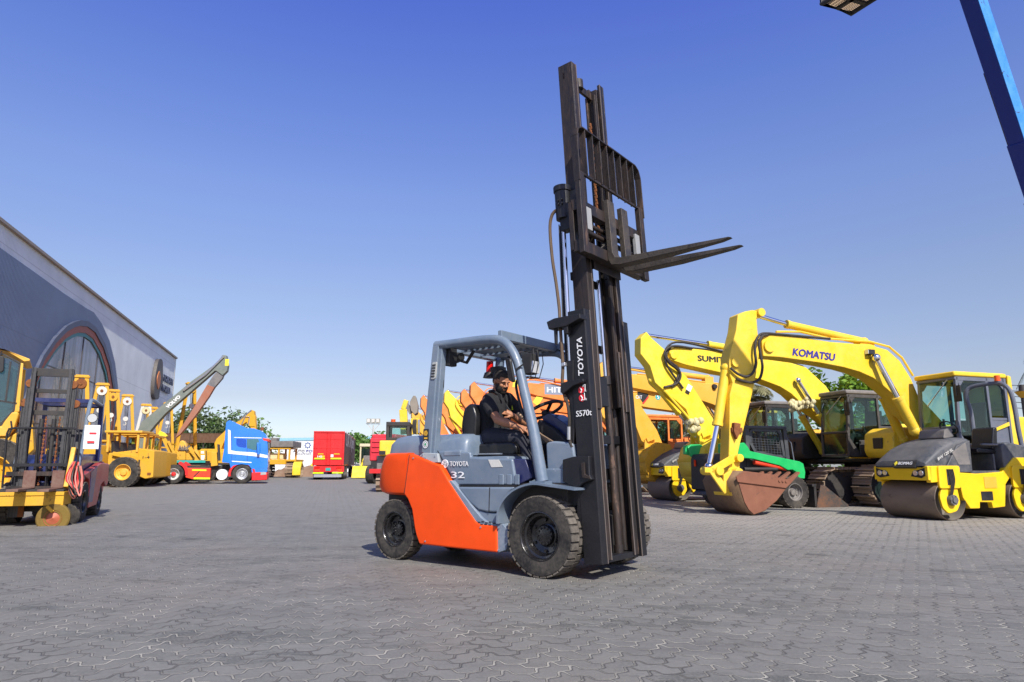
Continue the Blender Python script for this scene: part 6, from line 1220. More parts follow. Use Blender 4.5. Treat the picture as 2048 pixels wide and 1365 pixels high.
# ================================================================ left side: second forklift and its lifting frame
a_ = ground(165, 1043); LFK = Fr((0, 0), -69)
o_ = V((a_.x, a_.y, 0)) - LFK.l * .60; LFK = Fr((o_.x, o_.y), -69)     # its left front wheel shows on the right
zl = zoom(0, 680, 3.4125); zg = zoom(0, 900, 4.876); L = LFK
root = thing('forklift', L, 'dark blue and red forklift with lowered mast carrying a yellow beam, parked at the left', 'forklift')
for s_ in (1, -1):
    tyre(root, (0, .47 * s_, .34), .345, .25, s_, blocks=22); tyre(root, (-1.7, .43 * s_, .29), .295, .2, s_, blocks=20)
    g = G(); g.prism([(-.38, .30), (-.42, .55), (-.3, .72), (.1, .78), (.34, .76), (.34, .80), (-.1, .84), (-1.3, 1.02), (-2.1, 1.0), (-2.2, .6), (-2.05, .55), (-1.75, .66), (-1.45, .58), (-1.3, .3), (-1.2, .22), (-.5, .2)], .46 * s_, .58 * s_); g.build('side_panel', M['lred'], root, bev=.02)
    g = G(); g.prism([(-.35, .84), (-.9, .95), (-.75, .3), (-.4, .3), (-.42, .58)], .581 * s_, .588 * s_); g.build('blue_stripe', M['navy'], root)
g = G(); g.prism(rnd([(-2.15, .95), (-2.1, 1.2), (-.3, 1.15), (.3, 1.0), (.3, .8), (-2.0, .75)], .05), -.45, .45); g.bb((-2.0, -.3, .22), (.3, .3, .7)); g.build('body', M['navy'], root, bev=.03)
g = G(); g.prism([(-2.25, .4), (-2.3, .9), (-2.1, 1.05), (-1.9, 1.05), (-1.9, .4)], -.5, .5); g.build('counterweight', M['lred'], root, bev=.05)
for s_ in (1, -1):
    g = G(); g.tube(spl([(.12, .47 * s_, .95), (-.05, .47 * s_, 1.5), (-.18, .47 * s_, 1.95), (-.28, .47 * s_, 2.12), (-.45, .47 * s_, 2.16), (-1.3, .47 * s_, 2.13)], 5), .035, 8); g.build('guard_frame', M['steel_blue'], root)
    g = G(); g.bar((-1.5, .47 * s_, 1.05), (-1.32, .47 * s_, 2.15), .08, .10); g.build('rear_pillar', M['navy'], root)
g = G(); g.bb((-1.35, -.47, 2.08), (-1.28, .47, 2.16)); g.bb((-.4, -.47, 2.1), (-.34, .47, 2.17))
for i in range(7): g.bb((-1.28 + i * .13, -.45, 2.1), (-1.22 + i * .13, .45, 2.12))
g.build('roof_grille', M['navy'], root)
g = G(); g.prism(rnd([(-1.2, 1.15), (-.7, 1.15), (-.7, 1.25), (-1.05, 1.25), (-1.12, 1.65), (-1.22, 1.65)], .04), -.24, .24); g.build('seat', M['black'], root, bev=.03)
g = G(); g.tube([V((-.45 + .06 * math.cos(t), .17 * math.sin(t), 1.4 + .12 * math.cos(t))) for t in [2 * math.pi * i / 20 for i in range(20)]], .014, 6, closed=True); g.bar((-.1, 0, 1.1), (-.42, 0, 1.38), .07, .07); g.build('steering_wheel', M['black'], root)
P_ = L.X3(*zl(632, 535), .1); g = G(); g.cyl(P_ + V((-.06, 0, 0)), P_ + V((.03, 0, 0)), .05, .085, 16); hl = g.build('headlamp', M['black'], root); g = G(); g.cyl(P_ + V((.028, 0, 0)), P_ + V((.034, 0, 0)), .075, n=16); g.build('lamp_glass', M['lens'], hl)
# mast: three nested rail pairs, rollers, chains, backrest, carriage
for s_, w_ in ((1, 0), (-1, 0)):
    for i, (y_, x_, h_) in enumerate(((.40, .26, 2.02), (.345, .31, 2.35), (.29, .36, 2.62))):
        g = G(); g.bb((x_, (y_ - .012) * s_, .12), (x_ + .13, (y_ + .012) * s_, h_)); g.bb((x_ + .115, (y_ - .05) * s_, .12), (x_ + .13, (y_ + .02) * s_, h_)); g.bb((x_, (y_ - .05) * s_, .12), (x_ + .015, (y_ - .01) * s_, h_)); g.build('mast_rail', paint('grey_black_rail', (.035, .036, .038), .45, dirt=.5, dcol=(.12, .11, .10)) if i == 0 and s_ > 0 else bpy.data.materials['grey_black_rail'], root, bev=.004)
        if i < 2: g = G(); g.cyl((x_ + .07, (y_ - .03) * s_, h_ - .0), (x_ + .15, (y_ - .03) * s_, h_ - .0), .07, .07, 14); g.build('roller', M['rust'], root)
for a_, b_ in (((.38, -.29, 2.48), (.42, .29, 2.62)), ((.30, -.34, 2.2), (.33, .34, 2.27)), ((.28, -.38, 1.82), (.31, .38, 1.9)), ((.28, -.4, .2), (.32, .4, .32))): g = G(); g.bb(a_, b_); g.build('crossbar', M['dark'], root, bev=.005)
for y_ in (-.1, .08): g = G(); g.cyl((.38, y_, .3), (.38, y_, 1.75), .035, n=12); g.build('lift_cylinder', M['dark'], root)
for y_ in (-.03, .17):
    g = G(); 
    for i in range(34): g.box((.42, y_, .65 + i * .034), (.03 if i % 2 else .014, .014 if i % 2 else .034, .03))
    g.build('chain', M['rust'], root)
bx = .52; bp_ = lambda x, y: L.X3(*zl(x, y), bx)
g = G(); fr_ = [bp_(15, 1010), bp_(48, 640), bp_(62, 608), bp_(100, 602), bp_(500, 604), bp_(535, 618), bp_(545, 650), bp_(520, 1000)]; g.tube(fr_, .017, 6)
for i in range(1, 7): t = i / 7; g.tube([bp_(48 + 495 * t, 606), bp_(25 + 495 * t, 1000)], .009, 5)
g.bar(bp_(28, 856), bp_(530, 852), .03, .05); g.build('load_backrest', M['mast'], root)
g = G(); g.bar(bp_(45, 915), bp_(520, 912), .06, .07); g.bar(bp_(40, 1015), bp_(520, 1012), .06, .07); g.build('carriage', M['mast_worn'], root)
for x_ in (205, 400): g = G(); p = bp_(x_, 950); t_ = bp_(x_, 892).z; b_ = bp_(x_, 1010).z; g.bb((bx - .0, p.y - .09, b_), (bx + .05, p.y + .09, t_)); g.bb((bx, p.y - .08, b_ - .04), (bx + .9, p.y + .08, b_)); g.build('fork', paint('rusty_brown_fork', (.13, .05, .035), .6, dirt=.5), root, bev=.006)
for x_, y0, y1 in ((145, 1135, 1210), (450, 1115, 1175)): g = G(); p = bp_(x_, y0); g.bb((bx - .05, p.y - .04, bp_(x_, y1).z), (bx, p.y + .04, p.z)); g.build('bracket', M['rust'], root)
# yellow beam with its castor, on the forks
root2 = thing('castor_beam', L, 'yellow steel beam with a brown castor wheel resting on the left forklift forks', 'beam')
bx2 = .95; bq = lambda x, y: L.X3(*zl(x, y), bx2)
A = bq(-60, 1034); B = bq(440, 1036); C_ = bq(440, 1130)
g = G(); g.bb((bx2 - .55, A.y - .6, C_.z), (bx2, B.y, B.z)); g.bb((bx2, A.y - .6, B.z - .06), (bx2 + .015, B.y, B.z)); g.build('beam', M['oyellow'], root2, bev=.01)
g = G(); g.bb((bx2 - .57, A.y - .6, B.z), (bx2 + .01, B.y - .01, B.z + .035)); g.build('top_plate', M['dark'], root2, bev=.006)
cw_ = bq(360, 1218); g = G(); g.lathe([(.10, -.05), (.22, -.055), (.24, -.04), (.24, .04), (.22, .055), (.10, .05)], (bx2 - .05, cw_.y, cw_.z), 'x', 28); cs_ = g.build('castor_wheel', paint('mustard_solid_tyre', (.20, .13, .02), .8, dirt=.6, dcol=(.10, .05, .03)), root2)
g = G(); g.lathe([(.13, .06), (.11, .03), (.03, .05), (0, .07)], (bx2 - .05, cw_.y, cw_.z), 'x', 20); g.build('hub', paint('orange_hub', (.45, .10, .04), .5), cs_)
cw2 = bq(445, 1210); g = G(); g.lathe([(.0, -.05), (.17, -.045), (.19, -.03), (.19, .03), (.17, .045), (0, .05)], (bx2 - .4, cw2.y - .05, cw2.z), 'x', 24); g.build('castor_wheel', M['tyre'], root2)
g = G(); p = bq(375, 1130); g.bb((bx2 - .28, p.y - .08, cw_.z), (bx2 - .14, p.y + .08, p.z)); g.bb((bx2 - .2, p.y - .09, cw_.z + .23), (bx2 + .0, p.y + .09, p.z)); g.bar(bq(320, 1135), bq(362, 1175), .05, .05); g.build('castor_bracket', M['oyellow'], root2, bev=.008)
# leaning yellow bar and looped cables
g = G(); g.bar(L.X3(*zl(450, 1010), .75), L.X3(*zl(505, 740), .45), .07, .09); tag(g.build('yellow_bar', M['oyellow'], None, bev=.01), 'yellow flat bar leaning on the left forklift mast', 'bar'); ob = bpy.data.objects['yellow_bar']; ob.location = L.O; ob.rotation_euler = (0, 0, L.yaw)
rg = random.Random(9); cols = [plain('coral_cable', (.62, .13, .08), .5), plain('red_cable', (.62, .02, .03), .45), plain('black_cable', (.03, .035, .03), .5), plain('green_grey_cable', (.04, .10, .09), .5), plain('pink_cable', (.62, .22, .17), .5)]
root3 = thing('cable_coil', L, 'tangle of red, pink and black cables hanging by the left forklift front wheel', 'cables')
for k in range(15):
    x0 = rg.uniform(500, 545); wd_ = rg.uniform(25, 75); b_ = rg.uniform(1000, 1090); g = G(); xx = .70 + rg.uniform(-.08, .10); Pz = lambda x, y, d=0: L.X3(*zl(x, y), xx + d)
    g.tube(spl([Pz(x0 - 5, 835 + rg.uniform(-5, 25)), Pz(x0 - wd_ * .8, 900), Pz(x0 - wd_, 960, .03), Pz(x0 - wd_ * .4, b_ - 20, .05), Pz(x0, b_, .05), Pz(x0 + wd_ * .35, b_ - 40, .03), Pz(x0 + wd_ * .5, 940), Pz(x0 + wd_ * .2, 860)], 5), .0125, 6); g.build('cable', cols[k % 5], root3)
P_ = L.X3(*zl(635, 660), .20); g = G(); g.M = MX.Translation(P_) @ MX.Rotation(R(6), 4, 'Y'); g.bb((-.004, -.14, -.22), (0, .10, .20)); 
pp = g.build('paper_notice', M['white'], None); pp.location = L.O; pp.rotation_euler = (0, 0, L.yaw); tag(pp, 'white paper notice with red marks taped on the left forklift guard', 'paper sign')
for y_, z_ in ((.0, .05), (-.02, -.1)): g = G(); g.M = MX.Translation(P_); g.bb((.004, y_ - .06, z_ - .012), (.008, y_ + .05, z_ + .02)); g.build('red_mark', M['reddecal'], pp)
# ================================================================ wheel loader cut by the left edge
o_ = atY(-60, 900, 15.2); VF = Fr((o_.x, 15.2), -147.)
root = thing('wheel_loader', VF, 'large warm yellow wheel loader whose glazed cab is cut by the left edge', 'wheel loader'); V4 = M['cyellow']
zq = zoom(0, 680, 6.822); yq = .45
Pq = lambda pts, y=yq: [VF.Y(*zq(*p), y) for p in pts]
D3 = lambda x, y, yy=yq: VF.Y3(*zq(x, y), yy)
g = G(); g.prism(Pq([(-420, 60), (60, 140), (330, 300), (410, 290), (410, 262), (90, 140), (-420, 30)]), .45, -.95); rf = g.build('cab_roof', V4, root, bev=.02)
for y_ in (.43, -.9):
    g = G(); g.prism(Pq([(270, 310), (320, 320), (262, 980), (190, 990)], yq), y_, y_ - .09 * (1 if y_ > 0 else -1)); g.prism(Pq([(-360, 100), (-300, 100), (-320, 1000), (-380, 1000)], yq), y_, y_ - .09 * (1 if y_ > 0 else -1)); g.build('cab_post', V4, root, bev=.01)
    g = G(); g.prism(Pq([(50, 215), (272, 320), (195, 940), (0, 1180), (-300, 1180), (-300, 200)], yq), y_ - .03, y_ - .035); g.build('cab_glass', M['glass'], root, smooth=False)
g = G(); 
for a, b_ in (((50, 200), (275, 320)), ((272, 320), (190, 960)), ((145, 300), (75, 850)), ((-10, 830), (230, 870)), ((190, 960), (-20, 1180)), ((50, 200), (-60, 190))): g.bar(D3(*a, .41), D3(*b_, .41), .06, .035)
g.build('window_frame', M['dark'], root)
g = G(); g.prism(Pq([(-420, 1180), (20, 1180), (60, 1110), (160, 985), (250, 985), (262, 1010), (200, 1200), (120, 1320), (-420, 1330)]), .45, -.95); g.build('cab_base', V4, root, bev=.03)
g = G(); g.prism(Pq([(240, 1000), (262, 830), (330, 850), (430, 960), (450, 1100), (400, 1150), (250, 1140)], .2), .25, -.75); g.build('engine_hood', V4, root, bev=.04); g = G(); g.prism(Pq([(262, 830), (285, 825), (455, 975), (440, 1010), (330, 870)], .2), .27, -.77); g.build('hood_top', M['gcab'], root, bev=.02)
g = G(); g.prism(Pq([(262, 905), (320, 920), (345, 960), (320, 985), (262, 965)], .25), .255, .275); g.build('blue_badge', plain('blue_badge', (.05, .12, .55), .4), root)
g = G(); g.prism(Pq([(-20, 210), (60, 230), (55, 420), (20, 450), (-20, 440)], .6), .55, .62); g.build('mirror', M['black'], root, bev=.02); g = G(); g.bar(D3(10, 215, .6), D3(20, 160, .4), .03, .03); g.tube([D3(150, 1110, .47), D3(160, 1200, .52), D3(110, 1330, .52)], .02, 6); g.build('handrail', M['black'], root)
g = G(); g.prism(Pq([(-420, 1330), (120, 1330), (450, 1150), (470, 1500), (300, 1650), (-420, 1700)], .3), .4, -.9); g.build('chassis', M['oyellow'], root, bev=.03)
c0 = VF.Y(-25, 985, .5); 

for x_ in (c0[0], c0[0] + 3.0):
    for y_ in (.55, -1.4): tyre(root, (x_, y_, .78), .78, .5, 1 if y_ > 0 else -1, blocks=22, mr=M['oyellow'], rimr=.5)
g = G(); P_ = VF.Y3(170, 850, -.6)
# ================================================================ row of old yellow pipelayer loaders
def aframe(px, py, Y, label, yaw=-20, top='y', pulley=None, lean=0):
    T = atY(px, py, Y); fr = Fr((T.x, Y), yaw - 26); root = thing('pipe_layer', fr, label, 'pipe layer', 'old yellow pipe layers with tall frames'); H_ = T.z
    colt = M['oyellow']; b0 = 1.25
    for s_ in (1, -1):
        g = G(); g.bar((0, s_ * .72, b0), (0, s_ * .22, H_ - .15), .19, .15)
        g.build('mast_leg', colt if top == 'y' else M['dirty_white'], root, bev=.015)
        if top != 'y': g = G(); g.bar((.0, s_ * .72, b0), (0, s_ * .47, b0 + (H_ - b0) * .5), .205, .165); g.build('lower_leg', colt, root, bev=.01)
    g = G(); g.bb((-.12, -.36, H_ - .16), (.12, .36, H_ - .06)); g.bb((-.02, -.30, H_ - .06), (.02, .30, H_ + .0)); g.build('top_beam', colt, root, bev=.015)
    g = G(); g.cyl((-.14, 0, H_ - .48), (.16, 0, H_ - .48), .28, .26, 18); pl_ = g.build('pulley', pulley or M['dirty_white'], root); g = G(); g.cyl((.16, 0, H_ - .48), (.2, 0, H_ - .48), .08, n=10); g.build('pulley_pin', M['rust'], pl_)
    g = G()
    for y_ in (-.1, -.03, .05, .12): g.tube([(.1, y_, H_ - .55), (.25, y_ * .6, H_ - 1.5)], .014, 4)
    g.tube([(.1, .1, H_ - .6), (.3, .1, b0)], .014, 4); g.build('cable', M['dark'], root)
    g = G(); g.cyl((.2, 0, H_ - 1.62), (.34, 0, H_ - 1.62), .15, n=14); g.tube([(.27, 0, H_ - 1.75), (.27, .06, H_ - 1.95), (.27, -.05, H_ - 2.05), (.27, -.09, H_ - 1.95)], .03, 6); g.build('hook_block', M['dirty_white'], root)
    g = G(); g.prism(rnd([(-2.3, .7), (-2.3, 1.5), (-1.5, 1.65), (-.4, 1.55), (.5, 1.4), (1.3, 1.35), (1.3, .6)], .08), -.55, .55); g.build('body', colt, root, bev=.04)
    g = G(); g.prism([(.15, .7), (.15, 1.65), (.9, 1.75), (1.0, .75)], -1.0, -.56); g.prism([(.15, .7), (.15, 1.65), (.9, 1.75), (1.0, .75)], .56, 1.0); g.build('side_tank', colt, root, bev=.03)
    g = G()
    for x_ in (-1.3, -.3):
        for s_ in (1, -1): g.bar((x_, .5 * s_, 1.4), (x_, .5 * s_, 2.35), .08, .08)
    g.bb((-1.4, -.6, 2.35), (-.2, .6, 2.45)); g.build('canopy', colt, root, bev=.01)
    g = G(); g.prism(rnd([(-1.1, 1.5), (-.6, 1.5), (-.6, 1.65), (-.95, 1.68), (-1.05, 2.1), (-1.15, 2.1)], .04), -.3, .3); g.build('seat', M['black'], root)
    for y_ in (.95, -.95): track(root, y_, -1.6, 1.5, .5, .9, lod=1)
    return root
for args in ((165, 750, 36, 'tallest old pipe layer frame, right behind the left forklift mast', -40, 'y', M['rust']),
        (206, 766, 39.5, 'pipe layer frame with large white pulley above the left forklift roof', -38), (228, 779, 42, 'pipe layer frame with yellow pulley just right of the white pulley one', -36, 'y', M['oyellow']),
        (256, 789, 44.5, 'pipe layer frame with white pulley and hanging hook before the pale warehouse wall', -34), (293, 808, 49, 'pipe layer frame with white painted top and rusty lower legs', -32, 'w', M['cream']),
        (306, 814, 51, 'short pipe layer frame with yellow pulley beside the white topped one', -30, 'y', M['oyellow']), (337, 805, 54, 'thin pipe layer frame behind the grey long boom', -28, 'y', M['oyellow']), (383, 765, 46, 'tall pipe layer frame crossing in front of the long grey boom', -12, 'y', M['cyellow'])):
    aframe(*args)
# wheel loaders in front of them
def loader(px, py, label, yaw, s=1.0, grp='old yellow wheel loaders beside the blue lorry', canopy=True):
    w_ = ground(px, py); fr = Fr((w_.x, w_.y + .9), yaw); root = thing('wheel_loader', fr, label, 'wheel loader', grp); Yl = M['oyellow']
    for x_ in (0, -2.7):
        for s_ in (1, -1): tyre(root, (x_, s_ * .9, .68), .70, .45, s_, blocks=24, mr=M['cyellow'], rimr=.50)
    g = G(); g.prism(rnd([(.50, .55), (.50, 1.78), (1.2, 1.66), (1.25, .45), (.9, .38)], .04), -.85, .85); g.build('front_plate', Yl, root, bev=.03)
    g = G(); g.prism(rnd([(-.9, .75), (-.9, 1.55), (.6, 1.75), (.7, .9)], .05), -.6, .6); g.prism(rnd([(-3.6, .8), (-3.6, 1.75), (-1.4, 1.95), (-1.1, .8)], .08), -.7, .7); g.build('body', Yl, root, bev=.04)
    for s_ in (1, -1): g = G(); g.prism([(-.7, 1.45), (-.65, 1.62), (1.0, 1.32), (1.15, 1.1), (.9, 1.08)], s_ * .75, s_ * .60); g.build('lift_arm', Yl, root, bev=.02)
    g = G(); 
    for x_ in (-.95, .35):
        for s_ in (1, -1): g.bar((x_, .6 * s_, 1.6), (x_, .6 * s_, 2.5), .1, .1)
    g.bb((-1.1, -.75, 2.5), (.55, .75, 2.6)); g.build('canopy', M['cyellow'], root, bev=.02)
    g = G(); g.prism(rnd([(-.9, 1.55), (-.4, 1.55), (-.4, 1.7), (-.75, 1.72), (-.85, 2.15), (-.95, 2.15)], .04), -.3, .3); g.build('seat', M['black'], root)
    g = G(); g.bb((.98, -.87, .55), (1.14, -.85, .66)); g.build('lamp', M['rust'], root)
    g = G(); g.bb((.55, -.88, 1.0), (.62, -.85, 1.25)); g.build('door_handle', M['dark'], root); A_ = (.72, -.853, 1.3); text('1-4', root, M['blackdecal'], A_, (1, 0, 0), (0, 0, 1), .3, .12)
    return root
loader(240, 975, 'old yellow wheel loader with open canopy and big lugged front tyre', 8)
loader(256, 972, 'old yellow wheel loader half hidden, second of the three beside the blue lorry', 8)
loader(274, 969.5, 'old yellow wheel loader directly left of the lorry rear wheel', 8)
# ================================================================ long reach grey excavator
gf = atY(290, 870, 44); VG = Fr((gf.x - 1.5, 44), 8.)
root = thing('long_reach_excavator', VG, 'long reach excavator with grey boom lettered VOLVO and rusty folded stick', 'excavator'); zv = zoom(200, 700, 4.55); Pv = lambda pts, y=.2: [VG.Y(*zv(*p), y) for p in pts]
g = G(); g.prism(Pv([(365, 740), (400, 660), (450, 620), (560, 530), (740, 385), (860, 285), (1000, 185), (1090, 115), (1130, 55), (1163, 60), (1178, 150), (1170, 200), (1130, 240), (1075, 200), (1060, 200), (870, 365), (760, 460), (620, 580), (520, 690), (460, 765), (430, 900), (360, 900)]), -.22, .22); bm_ = g.build('boom', M['vgrey'], root, bev=.02)
g = G(); g.prism(Pv([(1080, 195), (1130, 238), (1120, 265), (1050, 345), (985, 320), (1040, 240)], .1), -.16, .16); g.build('stick', paint('grey_stick', (.15, .15, .155), .5, dirt=.4), root)
g = G(); g.prism(Pv([(985, 322), (1050, 345), (1000, 430), (880, 600), (800, 700), (740, 770), (700, 800), (730, 740), (870, 520)], .1), -.158, .158); g.build('rusty_stick', paint('rust_red_primer', (.36, .13, .07), .7, dirt=.5, dcol=(.30, .22, .18), sc=1.2, wear=.3, wcol=(.22, .2, .19)), root)
A, B, C_ = VG.Y(*zv(640, 540), .22), VG.Y(*zv(755, 438), .22), VG.Y(*zv(622, 515), .22); dx = V((B[0] - A[0], 0, B[1] - A[1])); text('VOLVO', bm_, M['white'], (A[0], -.222, A[1]) if 0 else (A[0], -.224, A[1]), dx, (-dx.z, 0, dx.x), dx.length, dx.length * .20, bold=.06)
g = G(); g.tube([VG.Y3(*zv(p, r), -.3) for p, r in ((760, 370), (960, 225), (1125, 60))], .07, 8); g.build('arm_cylinder', M['silver'], root)
P_ = VG.Y3(*zv(1155, 115), -.23); g = G(); g.bb(P_ - V((.12, .0, .22)), P_ + V((.12, .01, .22))); g.build('sticker', M['yellowdecal'], root)
house(root, M['oyellow'], 1); cab(root, M['oyellow'], .28, 1.9, .38, 1.32, 1.18, 2.9, M['dark'])
for y_ in (1.15, -1.15): track(root, y_, lod=1)
# ================================================================ blue lorry tractor
TF = ground(483, 968); TK = Fr((TF.x - .35, TF.y + 1.1), 17.); zt_ = zoom(200, 700, 4.55); ys = -1.15; Pt = lambda pts, y=ys: [TK.Y(*zt_(*p), y) for p in pts]
root = thing('lorry', TK, 'bright blue lorry tractor with white stripe on a red chassis, seen from the side', 'lorry')
cabo = Pt([(1110, 1025), (1130, 900), (1140, 760), (1150, 660), (1180, 640), (1225, 660), (1340, 715), (1400, 715), (1470, 740), (1510, 770), (1522, 830), (1530, 950), (1528, 1050), (1524, 1080), (1380, 1085), (1355, 1050), (1290, 1040), (1210, 1055), (1190, 1080), (1180, 1030)])
g = G(); g.prism(rnd(cabo, .05, 3), -1.2, 1.2); cbk = g.build('cab', M['blue'], root, bev=.10, seg=4, ang=50)
g = G(); g.prism(Pt([(1165, 725), (1188, 735), (1192, 915), (1240, 925), (1400, 935), (1525, 960), (1525, 985), (1400, 968), (1240, 952), (1165, 945)], -1.2), -1.207, -1.2); g.build('white_stripe', M['white'], cbk)
g = G(); g.prism(Pt([(1338, 812), (1440, 812), (1455, 850), (1455, 905), (1400, 915), (1338, 895)], -1.2), -1.206, -1.196); g.build('side_window', paint('dark_blue_glass', (.05, .16, .20), .08, dirt=.0, bump=0), cbk)
g = G(); g.prism(Pt([(1495, 800), (1530, 810), (1535, 930), (1500, 925)], -1.2), -1.1, 1.1); g.build('windscreen', paint('dark_windscreen', (.06, .09, .08), .08, dirt=0, bump=0), cbk)
g = G(); g.prism(Pt([(1480, 800), (1545, 812), (1540, 838), (1482, 825)], -1.2), -1.21, 1.1); g.build('red_visor', M['redorange'], cbk, bev=.03)
g = G(); g.prism(rnd(Pt([(1240, 808), (1330, 812), (1332, 893), (1262, 885), (1240, 865)], -1.2), .08), -1.204, -1.196); g.build('sleeper_panel', paint('deep_blue_panel', (.01, .07, .42), .25, dirt=.0, bump=0), cbk)
g = G(); g.prism(Pt([(1220, 795), (1470, 800), (1470, 806), (1220, 801)], -1.2), -1.206, -1.2); g.prism(Pt([(1200, 1010), (1380, 1022), (1380, 1030), (1200, 1018)], -1.2), -1.206, -1.2); g.build('trim_line', M['white'], cbk)
g = G(); g.prism(Pt([(1336, 800), (1340, 800), (1342, 1040), (1338, 1040)], -1.2), -1.205, -1.2); g.prism(Pt([(1196, 760), (1199, 760), (1200, 1030), (1197, 1030)], -1.2), -1.205, -1.2); g.build('door_gap', M['navy'], cbk)
g = G(); g.prism(Pt([(1425, 845), (1455, 845), (1455, 955), (1430, 955)], -1.4), -1.42, -1.3); g.build('mirror', M['blue'], cbk, bev=.03)
g = G(); g.cyl(TK.Y3(*zt_(1475, 735), -.6), TK.Y3(*zt_(1475, 705), -.6), .1, n=12); g.cyl(TK.Y3(*zt_(1475, 735), .6), TK.Y3(*zt_(1475, 705), .6), .1, n=12); g.build('beacons', M['rust'], cbk)
g = G(); g.prism(Pt([(1380, 1115), (1500, 1112), (1525, 1120), (1518, 1185), (1380, 1190)], ys), -1.2, 1.2); g.build('bumper', M['red'], root, bev=.03); g = G(); g.prism(Pt([(1462, 1113), (1512, 1113), (1512, 1135), (1462, 1140)], -1.2), -1.21, -1.1); g.build('headlamp', M['lens'], root)
g = G(); g.prism(Pt([(1375, 1085), (1525, 1080), (1520, 1112), (1380, 1118)], ys), -1.19, 1.19); g.build('lower_cab', M['blue'], root, bev=.02)
r1 = .53; wf = (0, -1.02, r1); wr = TK.Y(*zt_(668, 1150), -1.1); 
for s_ in (1, -1): tyre(root, (0, s_ * 1.02, r1), r1, .3, s_, tread=False, mr=M['silver'], rimr=.55, hub=M['silver']); tyre(root, (wr[0], s_ * .95, r1), r1, .55, s_, tread=False, mr=M['dirty_white'], rimr=.55, hub=M['red'])
for s_ in (1, -1):
    g = G(); secs = []
    for i in range(15):
        a = math.radians(-12 + 204 * i / 14); secs.append([V((math.cos(a) * r, y_ * s_, r1 + math.sin(a) * r * .95)) for r, y_ in ((.58, 1.19), (.70, 1.2), (.70, .85), (.58, .85))])
    g.loft(secs); g.build('wheel_arch', M['red'], root)
    g = G(); secs = []
    for i in range(10):
        a = math.radians(-5 + 75 * i / 9); secs.append([V((wr[0] + math.cos(a) * r, y_ * s_, r1 + math.sin(a) * r)) for r, y_ in ((.58, 1.19), (.72, 1.19), (.72, .7), (.58, .7))])
    g.loft(secs); g.build('rear_mudguard', M['red'], root)
z4 = zoom(270, 840, 10.5); P4 = lambda pts, y=-1.15: [TK.Y(*z4(*p), y) for p in pts]
g = G(); g.prism(P4([(1080, 1010), (1590, 1015), (1575, 1250), (1220, 1250), (1060, 1210)]), -1.17, -.75); sb = g.build('side_box', M['redorange'], root, bev=.02)
g = G(); g.prism(P4([(1200, 1040), (1500, 1045), (1498, 1075), (1198, 1070)], -1.18), -1.176, -1.17); g.prism(P4([(1235, 1210), (1575, 1215), (1572, 1250), (1230, 1248)], -1.18), -1.176, -1.17); g.build('reflective_strip', M['lime'], sb)
g = G(); g.prism(P4([(1340, 1080), (1370, 1080), (1250, 1200), (1215, 1200)], -1.18), -1.176, -1.17); g.build('black_stripe', M['blackdecal'], sb)
g = G(); P_ = TK.Y3(*z4(1825, 1150), -1.1); g.cyl(P_, P_ + V((0, .5, 0)), .29, n=24); g.build('air_tank', M['white'], root)
g = G(); g.prism([(wr[0] - .9, .75), (1.1, .75), (1.1, .98), (wr[0] - .9, .98)], -.5, .5); g.cyl((wr[0], -.9, r1), (wr[0], .9, r1), .15); g.build('chassis', M['dark'], root)
g = G(); g.prism(P4([(1600, 680), (1720, 680), (1740, 960), (1600, 980)], -.9), -1.0, -.6); g.build('yellow_tank', M['oyellow'], root, bev=.02); g = G(); g.prism(P4([(1730, 510), (1775, 520), (1790, 860), (1740, 860)], -.9), -1.0, -.7); g.build('exhaust_stack', M['dark'], root, bev=.02)
# teal deck of a low trailer behind the lorry
p0, p1 = TK.Y(*z4(655, 850), 1.6), TK.Y(*z4(1480, 850), 1.6); p2 = TK.Y(*z4(655, 905), 1.6)
root = thing('low_trailer', TK, 'low flatbed trailer with teal side rail loaded with yellow machine parts behind the lorry', 'trailer')
g = G(); g.bb((p0[0], 1.6, p2[1]), (p1[0], 1.72, p0[1])); g.build('teal_rail', M['teal'], root, bev=.015); g = G(); g.bb((p0[0], 1.7, p2[1] - .15), (p1[0], 3.9, p0[1] - .02)); g.build('deck', M['dark'], root)
for x_ in (p0[0] + .8, p0[0] + 2.): 
    for s_ in (-1, 1): tyre(root, (x_, 2.75 + s_ * .9, .5), .5, .3, s_, tread=False)
dk = p0[1]; rg = random.Random(12)
def loadbar(pts, w, y, name='backhoe_arm'):
    g = G(); P = [TK.Y3(*z4(*p), y) for p in pts]
    for i in range(len(P) - 1): g.bar(P[i], P[i + 1], w, w)
    return g
rt = thing('backhoe_boom', TK, 'bright yellow folded digger arm standing on the teal railed trailer', 'digger arm', 'yellow digger arms on the teal trailer'); loadbar([(590, 350), (720, 620), (840, 830)], .22, 2.4).build('lower_arm', M['oyellow'], rt); g = G(); g.prism([TK.Y(*z4(*p), 2.4) for p in ((480, 330), (520, 230), (620, 270), (690, 340), (600, 400), (500, 400))], 2.25, 2.6); g.build('arm_head', M['syellow'], rt, bev=.02); loadbar([(700, 450), (780, 620), (900, 820)], .13, 2.2).build('side_link', M['oyellow'], rt)
rt = thing('backhoe_boom', TK, 'yellow digger arm leaning right of the bright one on the teal trailer', 'digger arm', 'yellow digger arms on the teal trailer'); loadbar([(1150, 580), (1240, 720), (1360, 840)], .2, 2.3).build('lower_arm', M['oyellow'], rt); loadbar([(1270, 620), (1330, 720), (1420, 840)], .12, 2.1).build('side_link', M['cyellow'], rt)
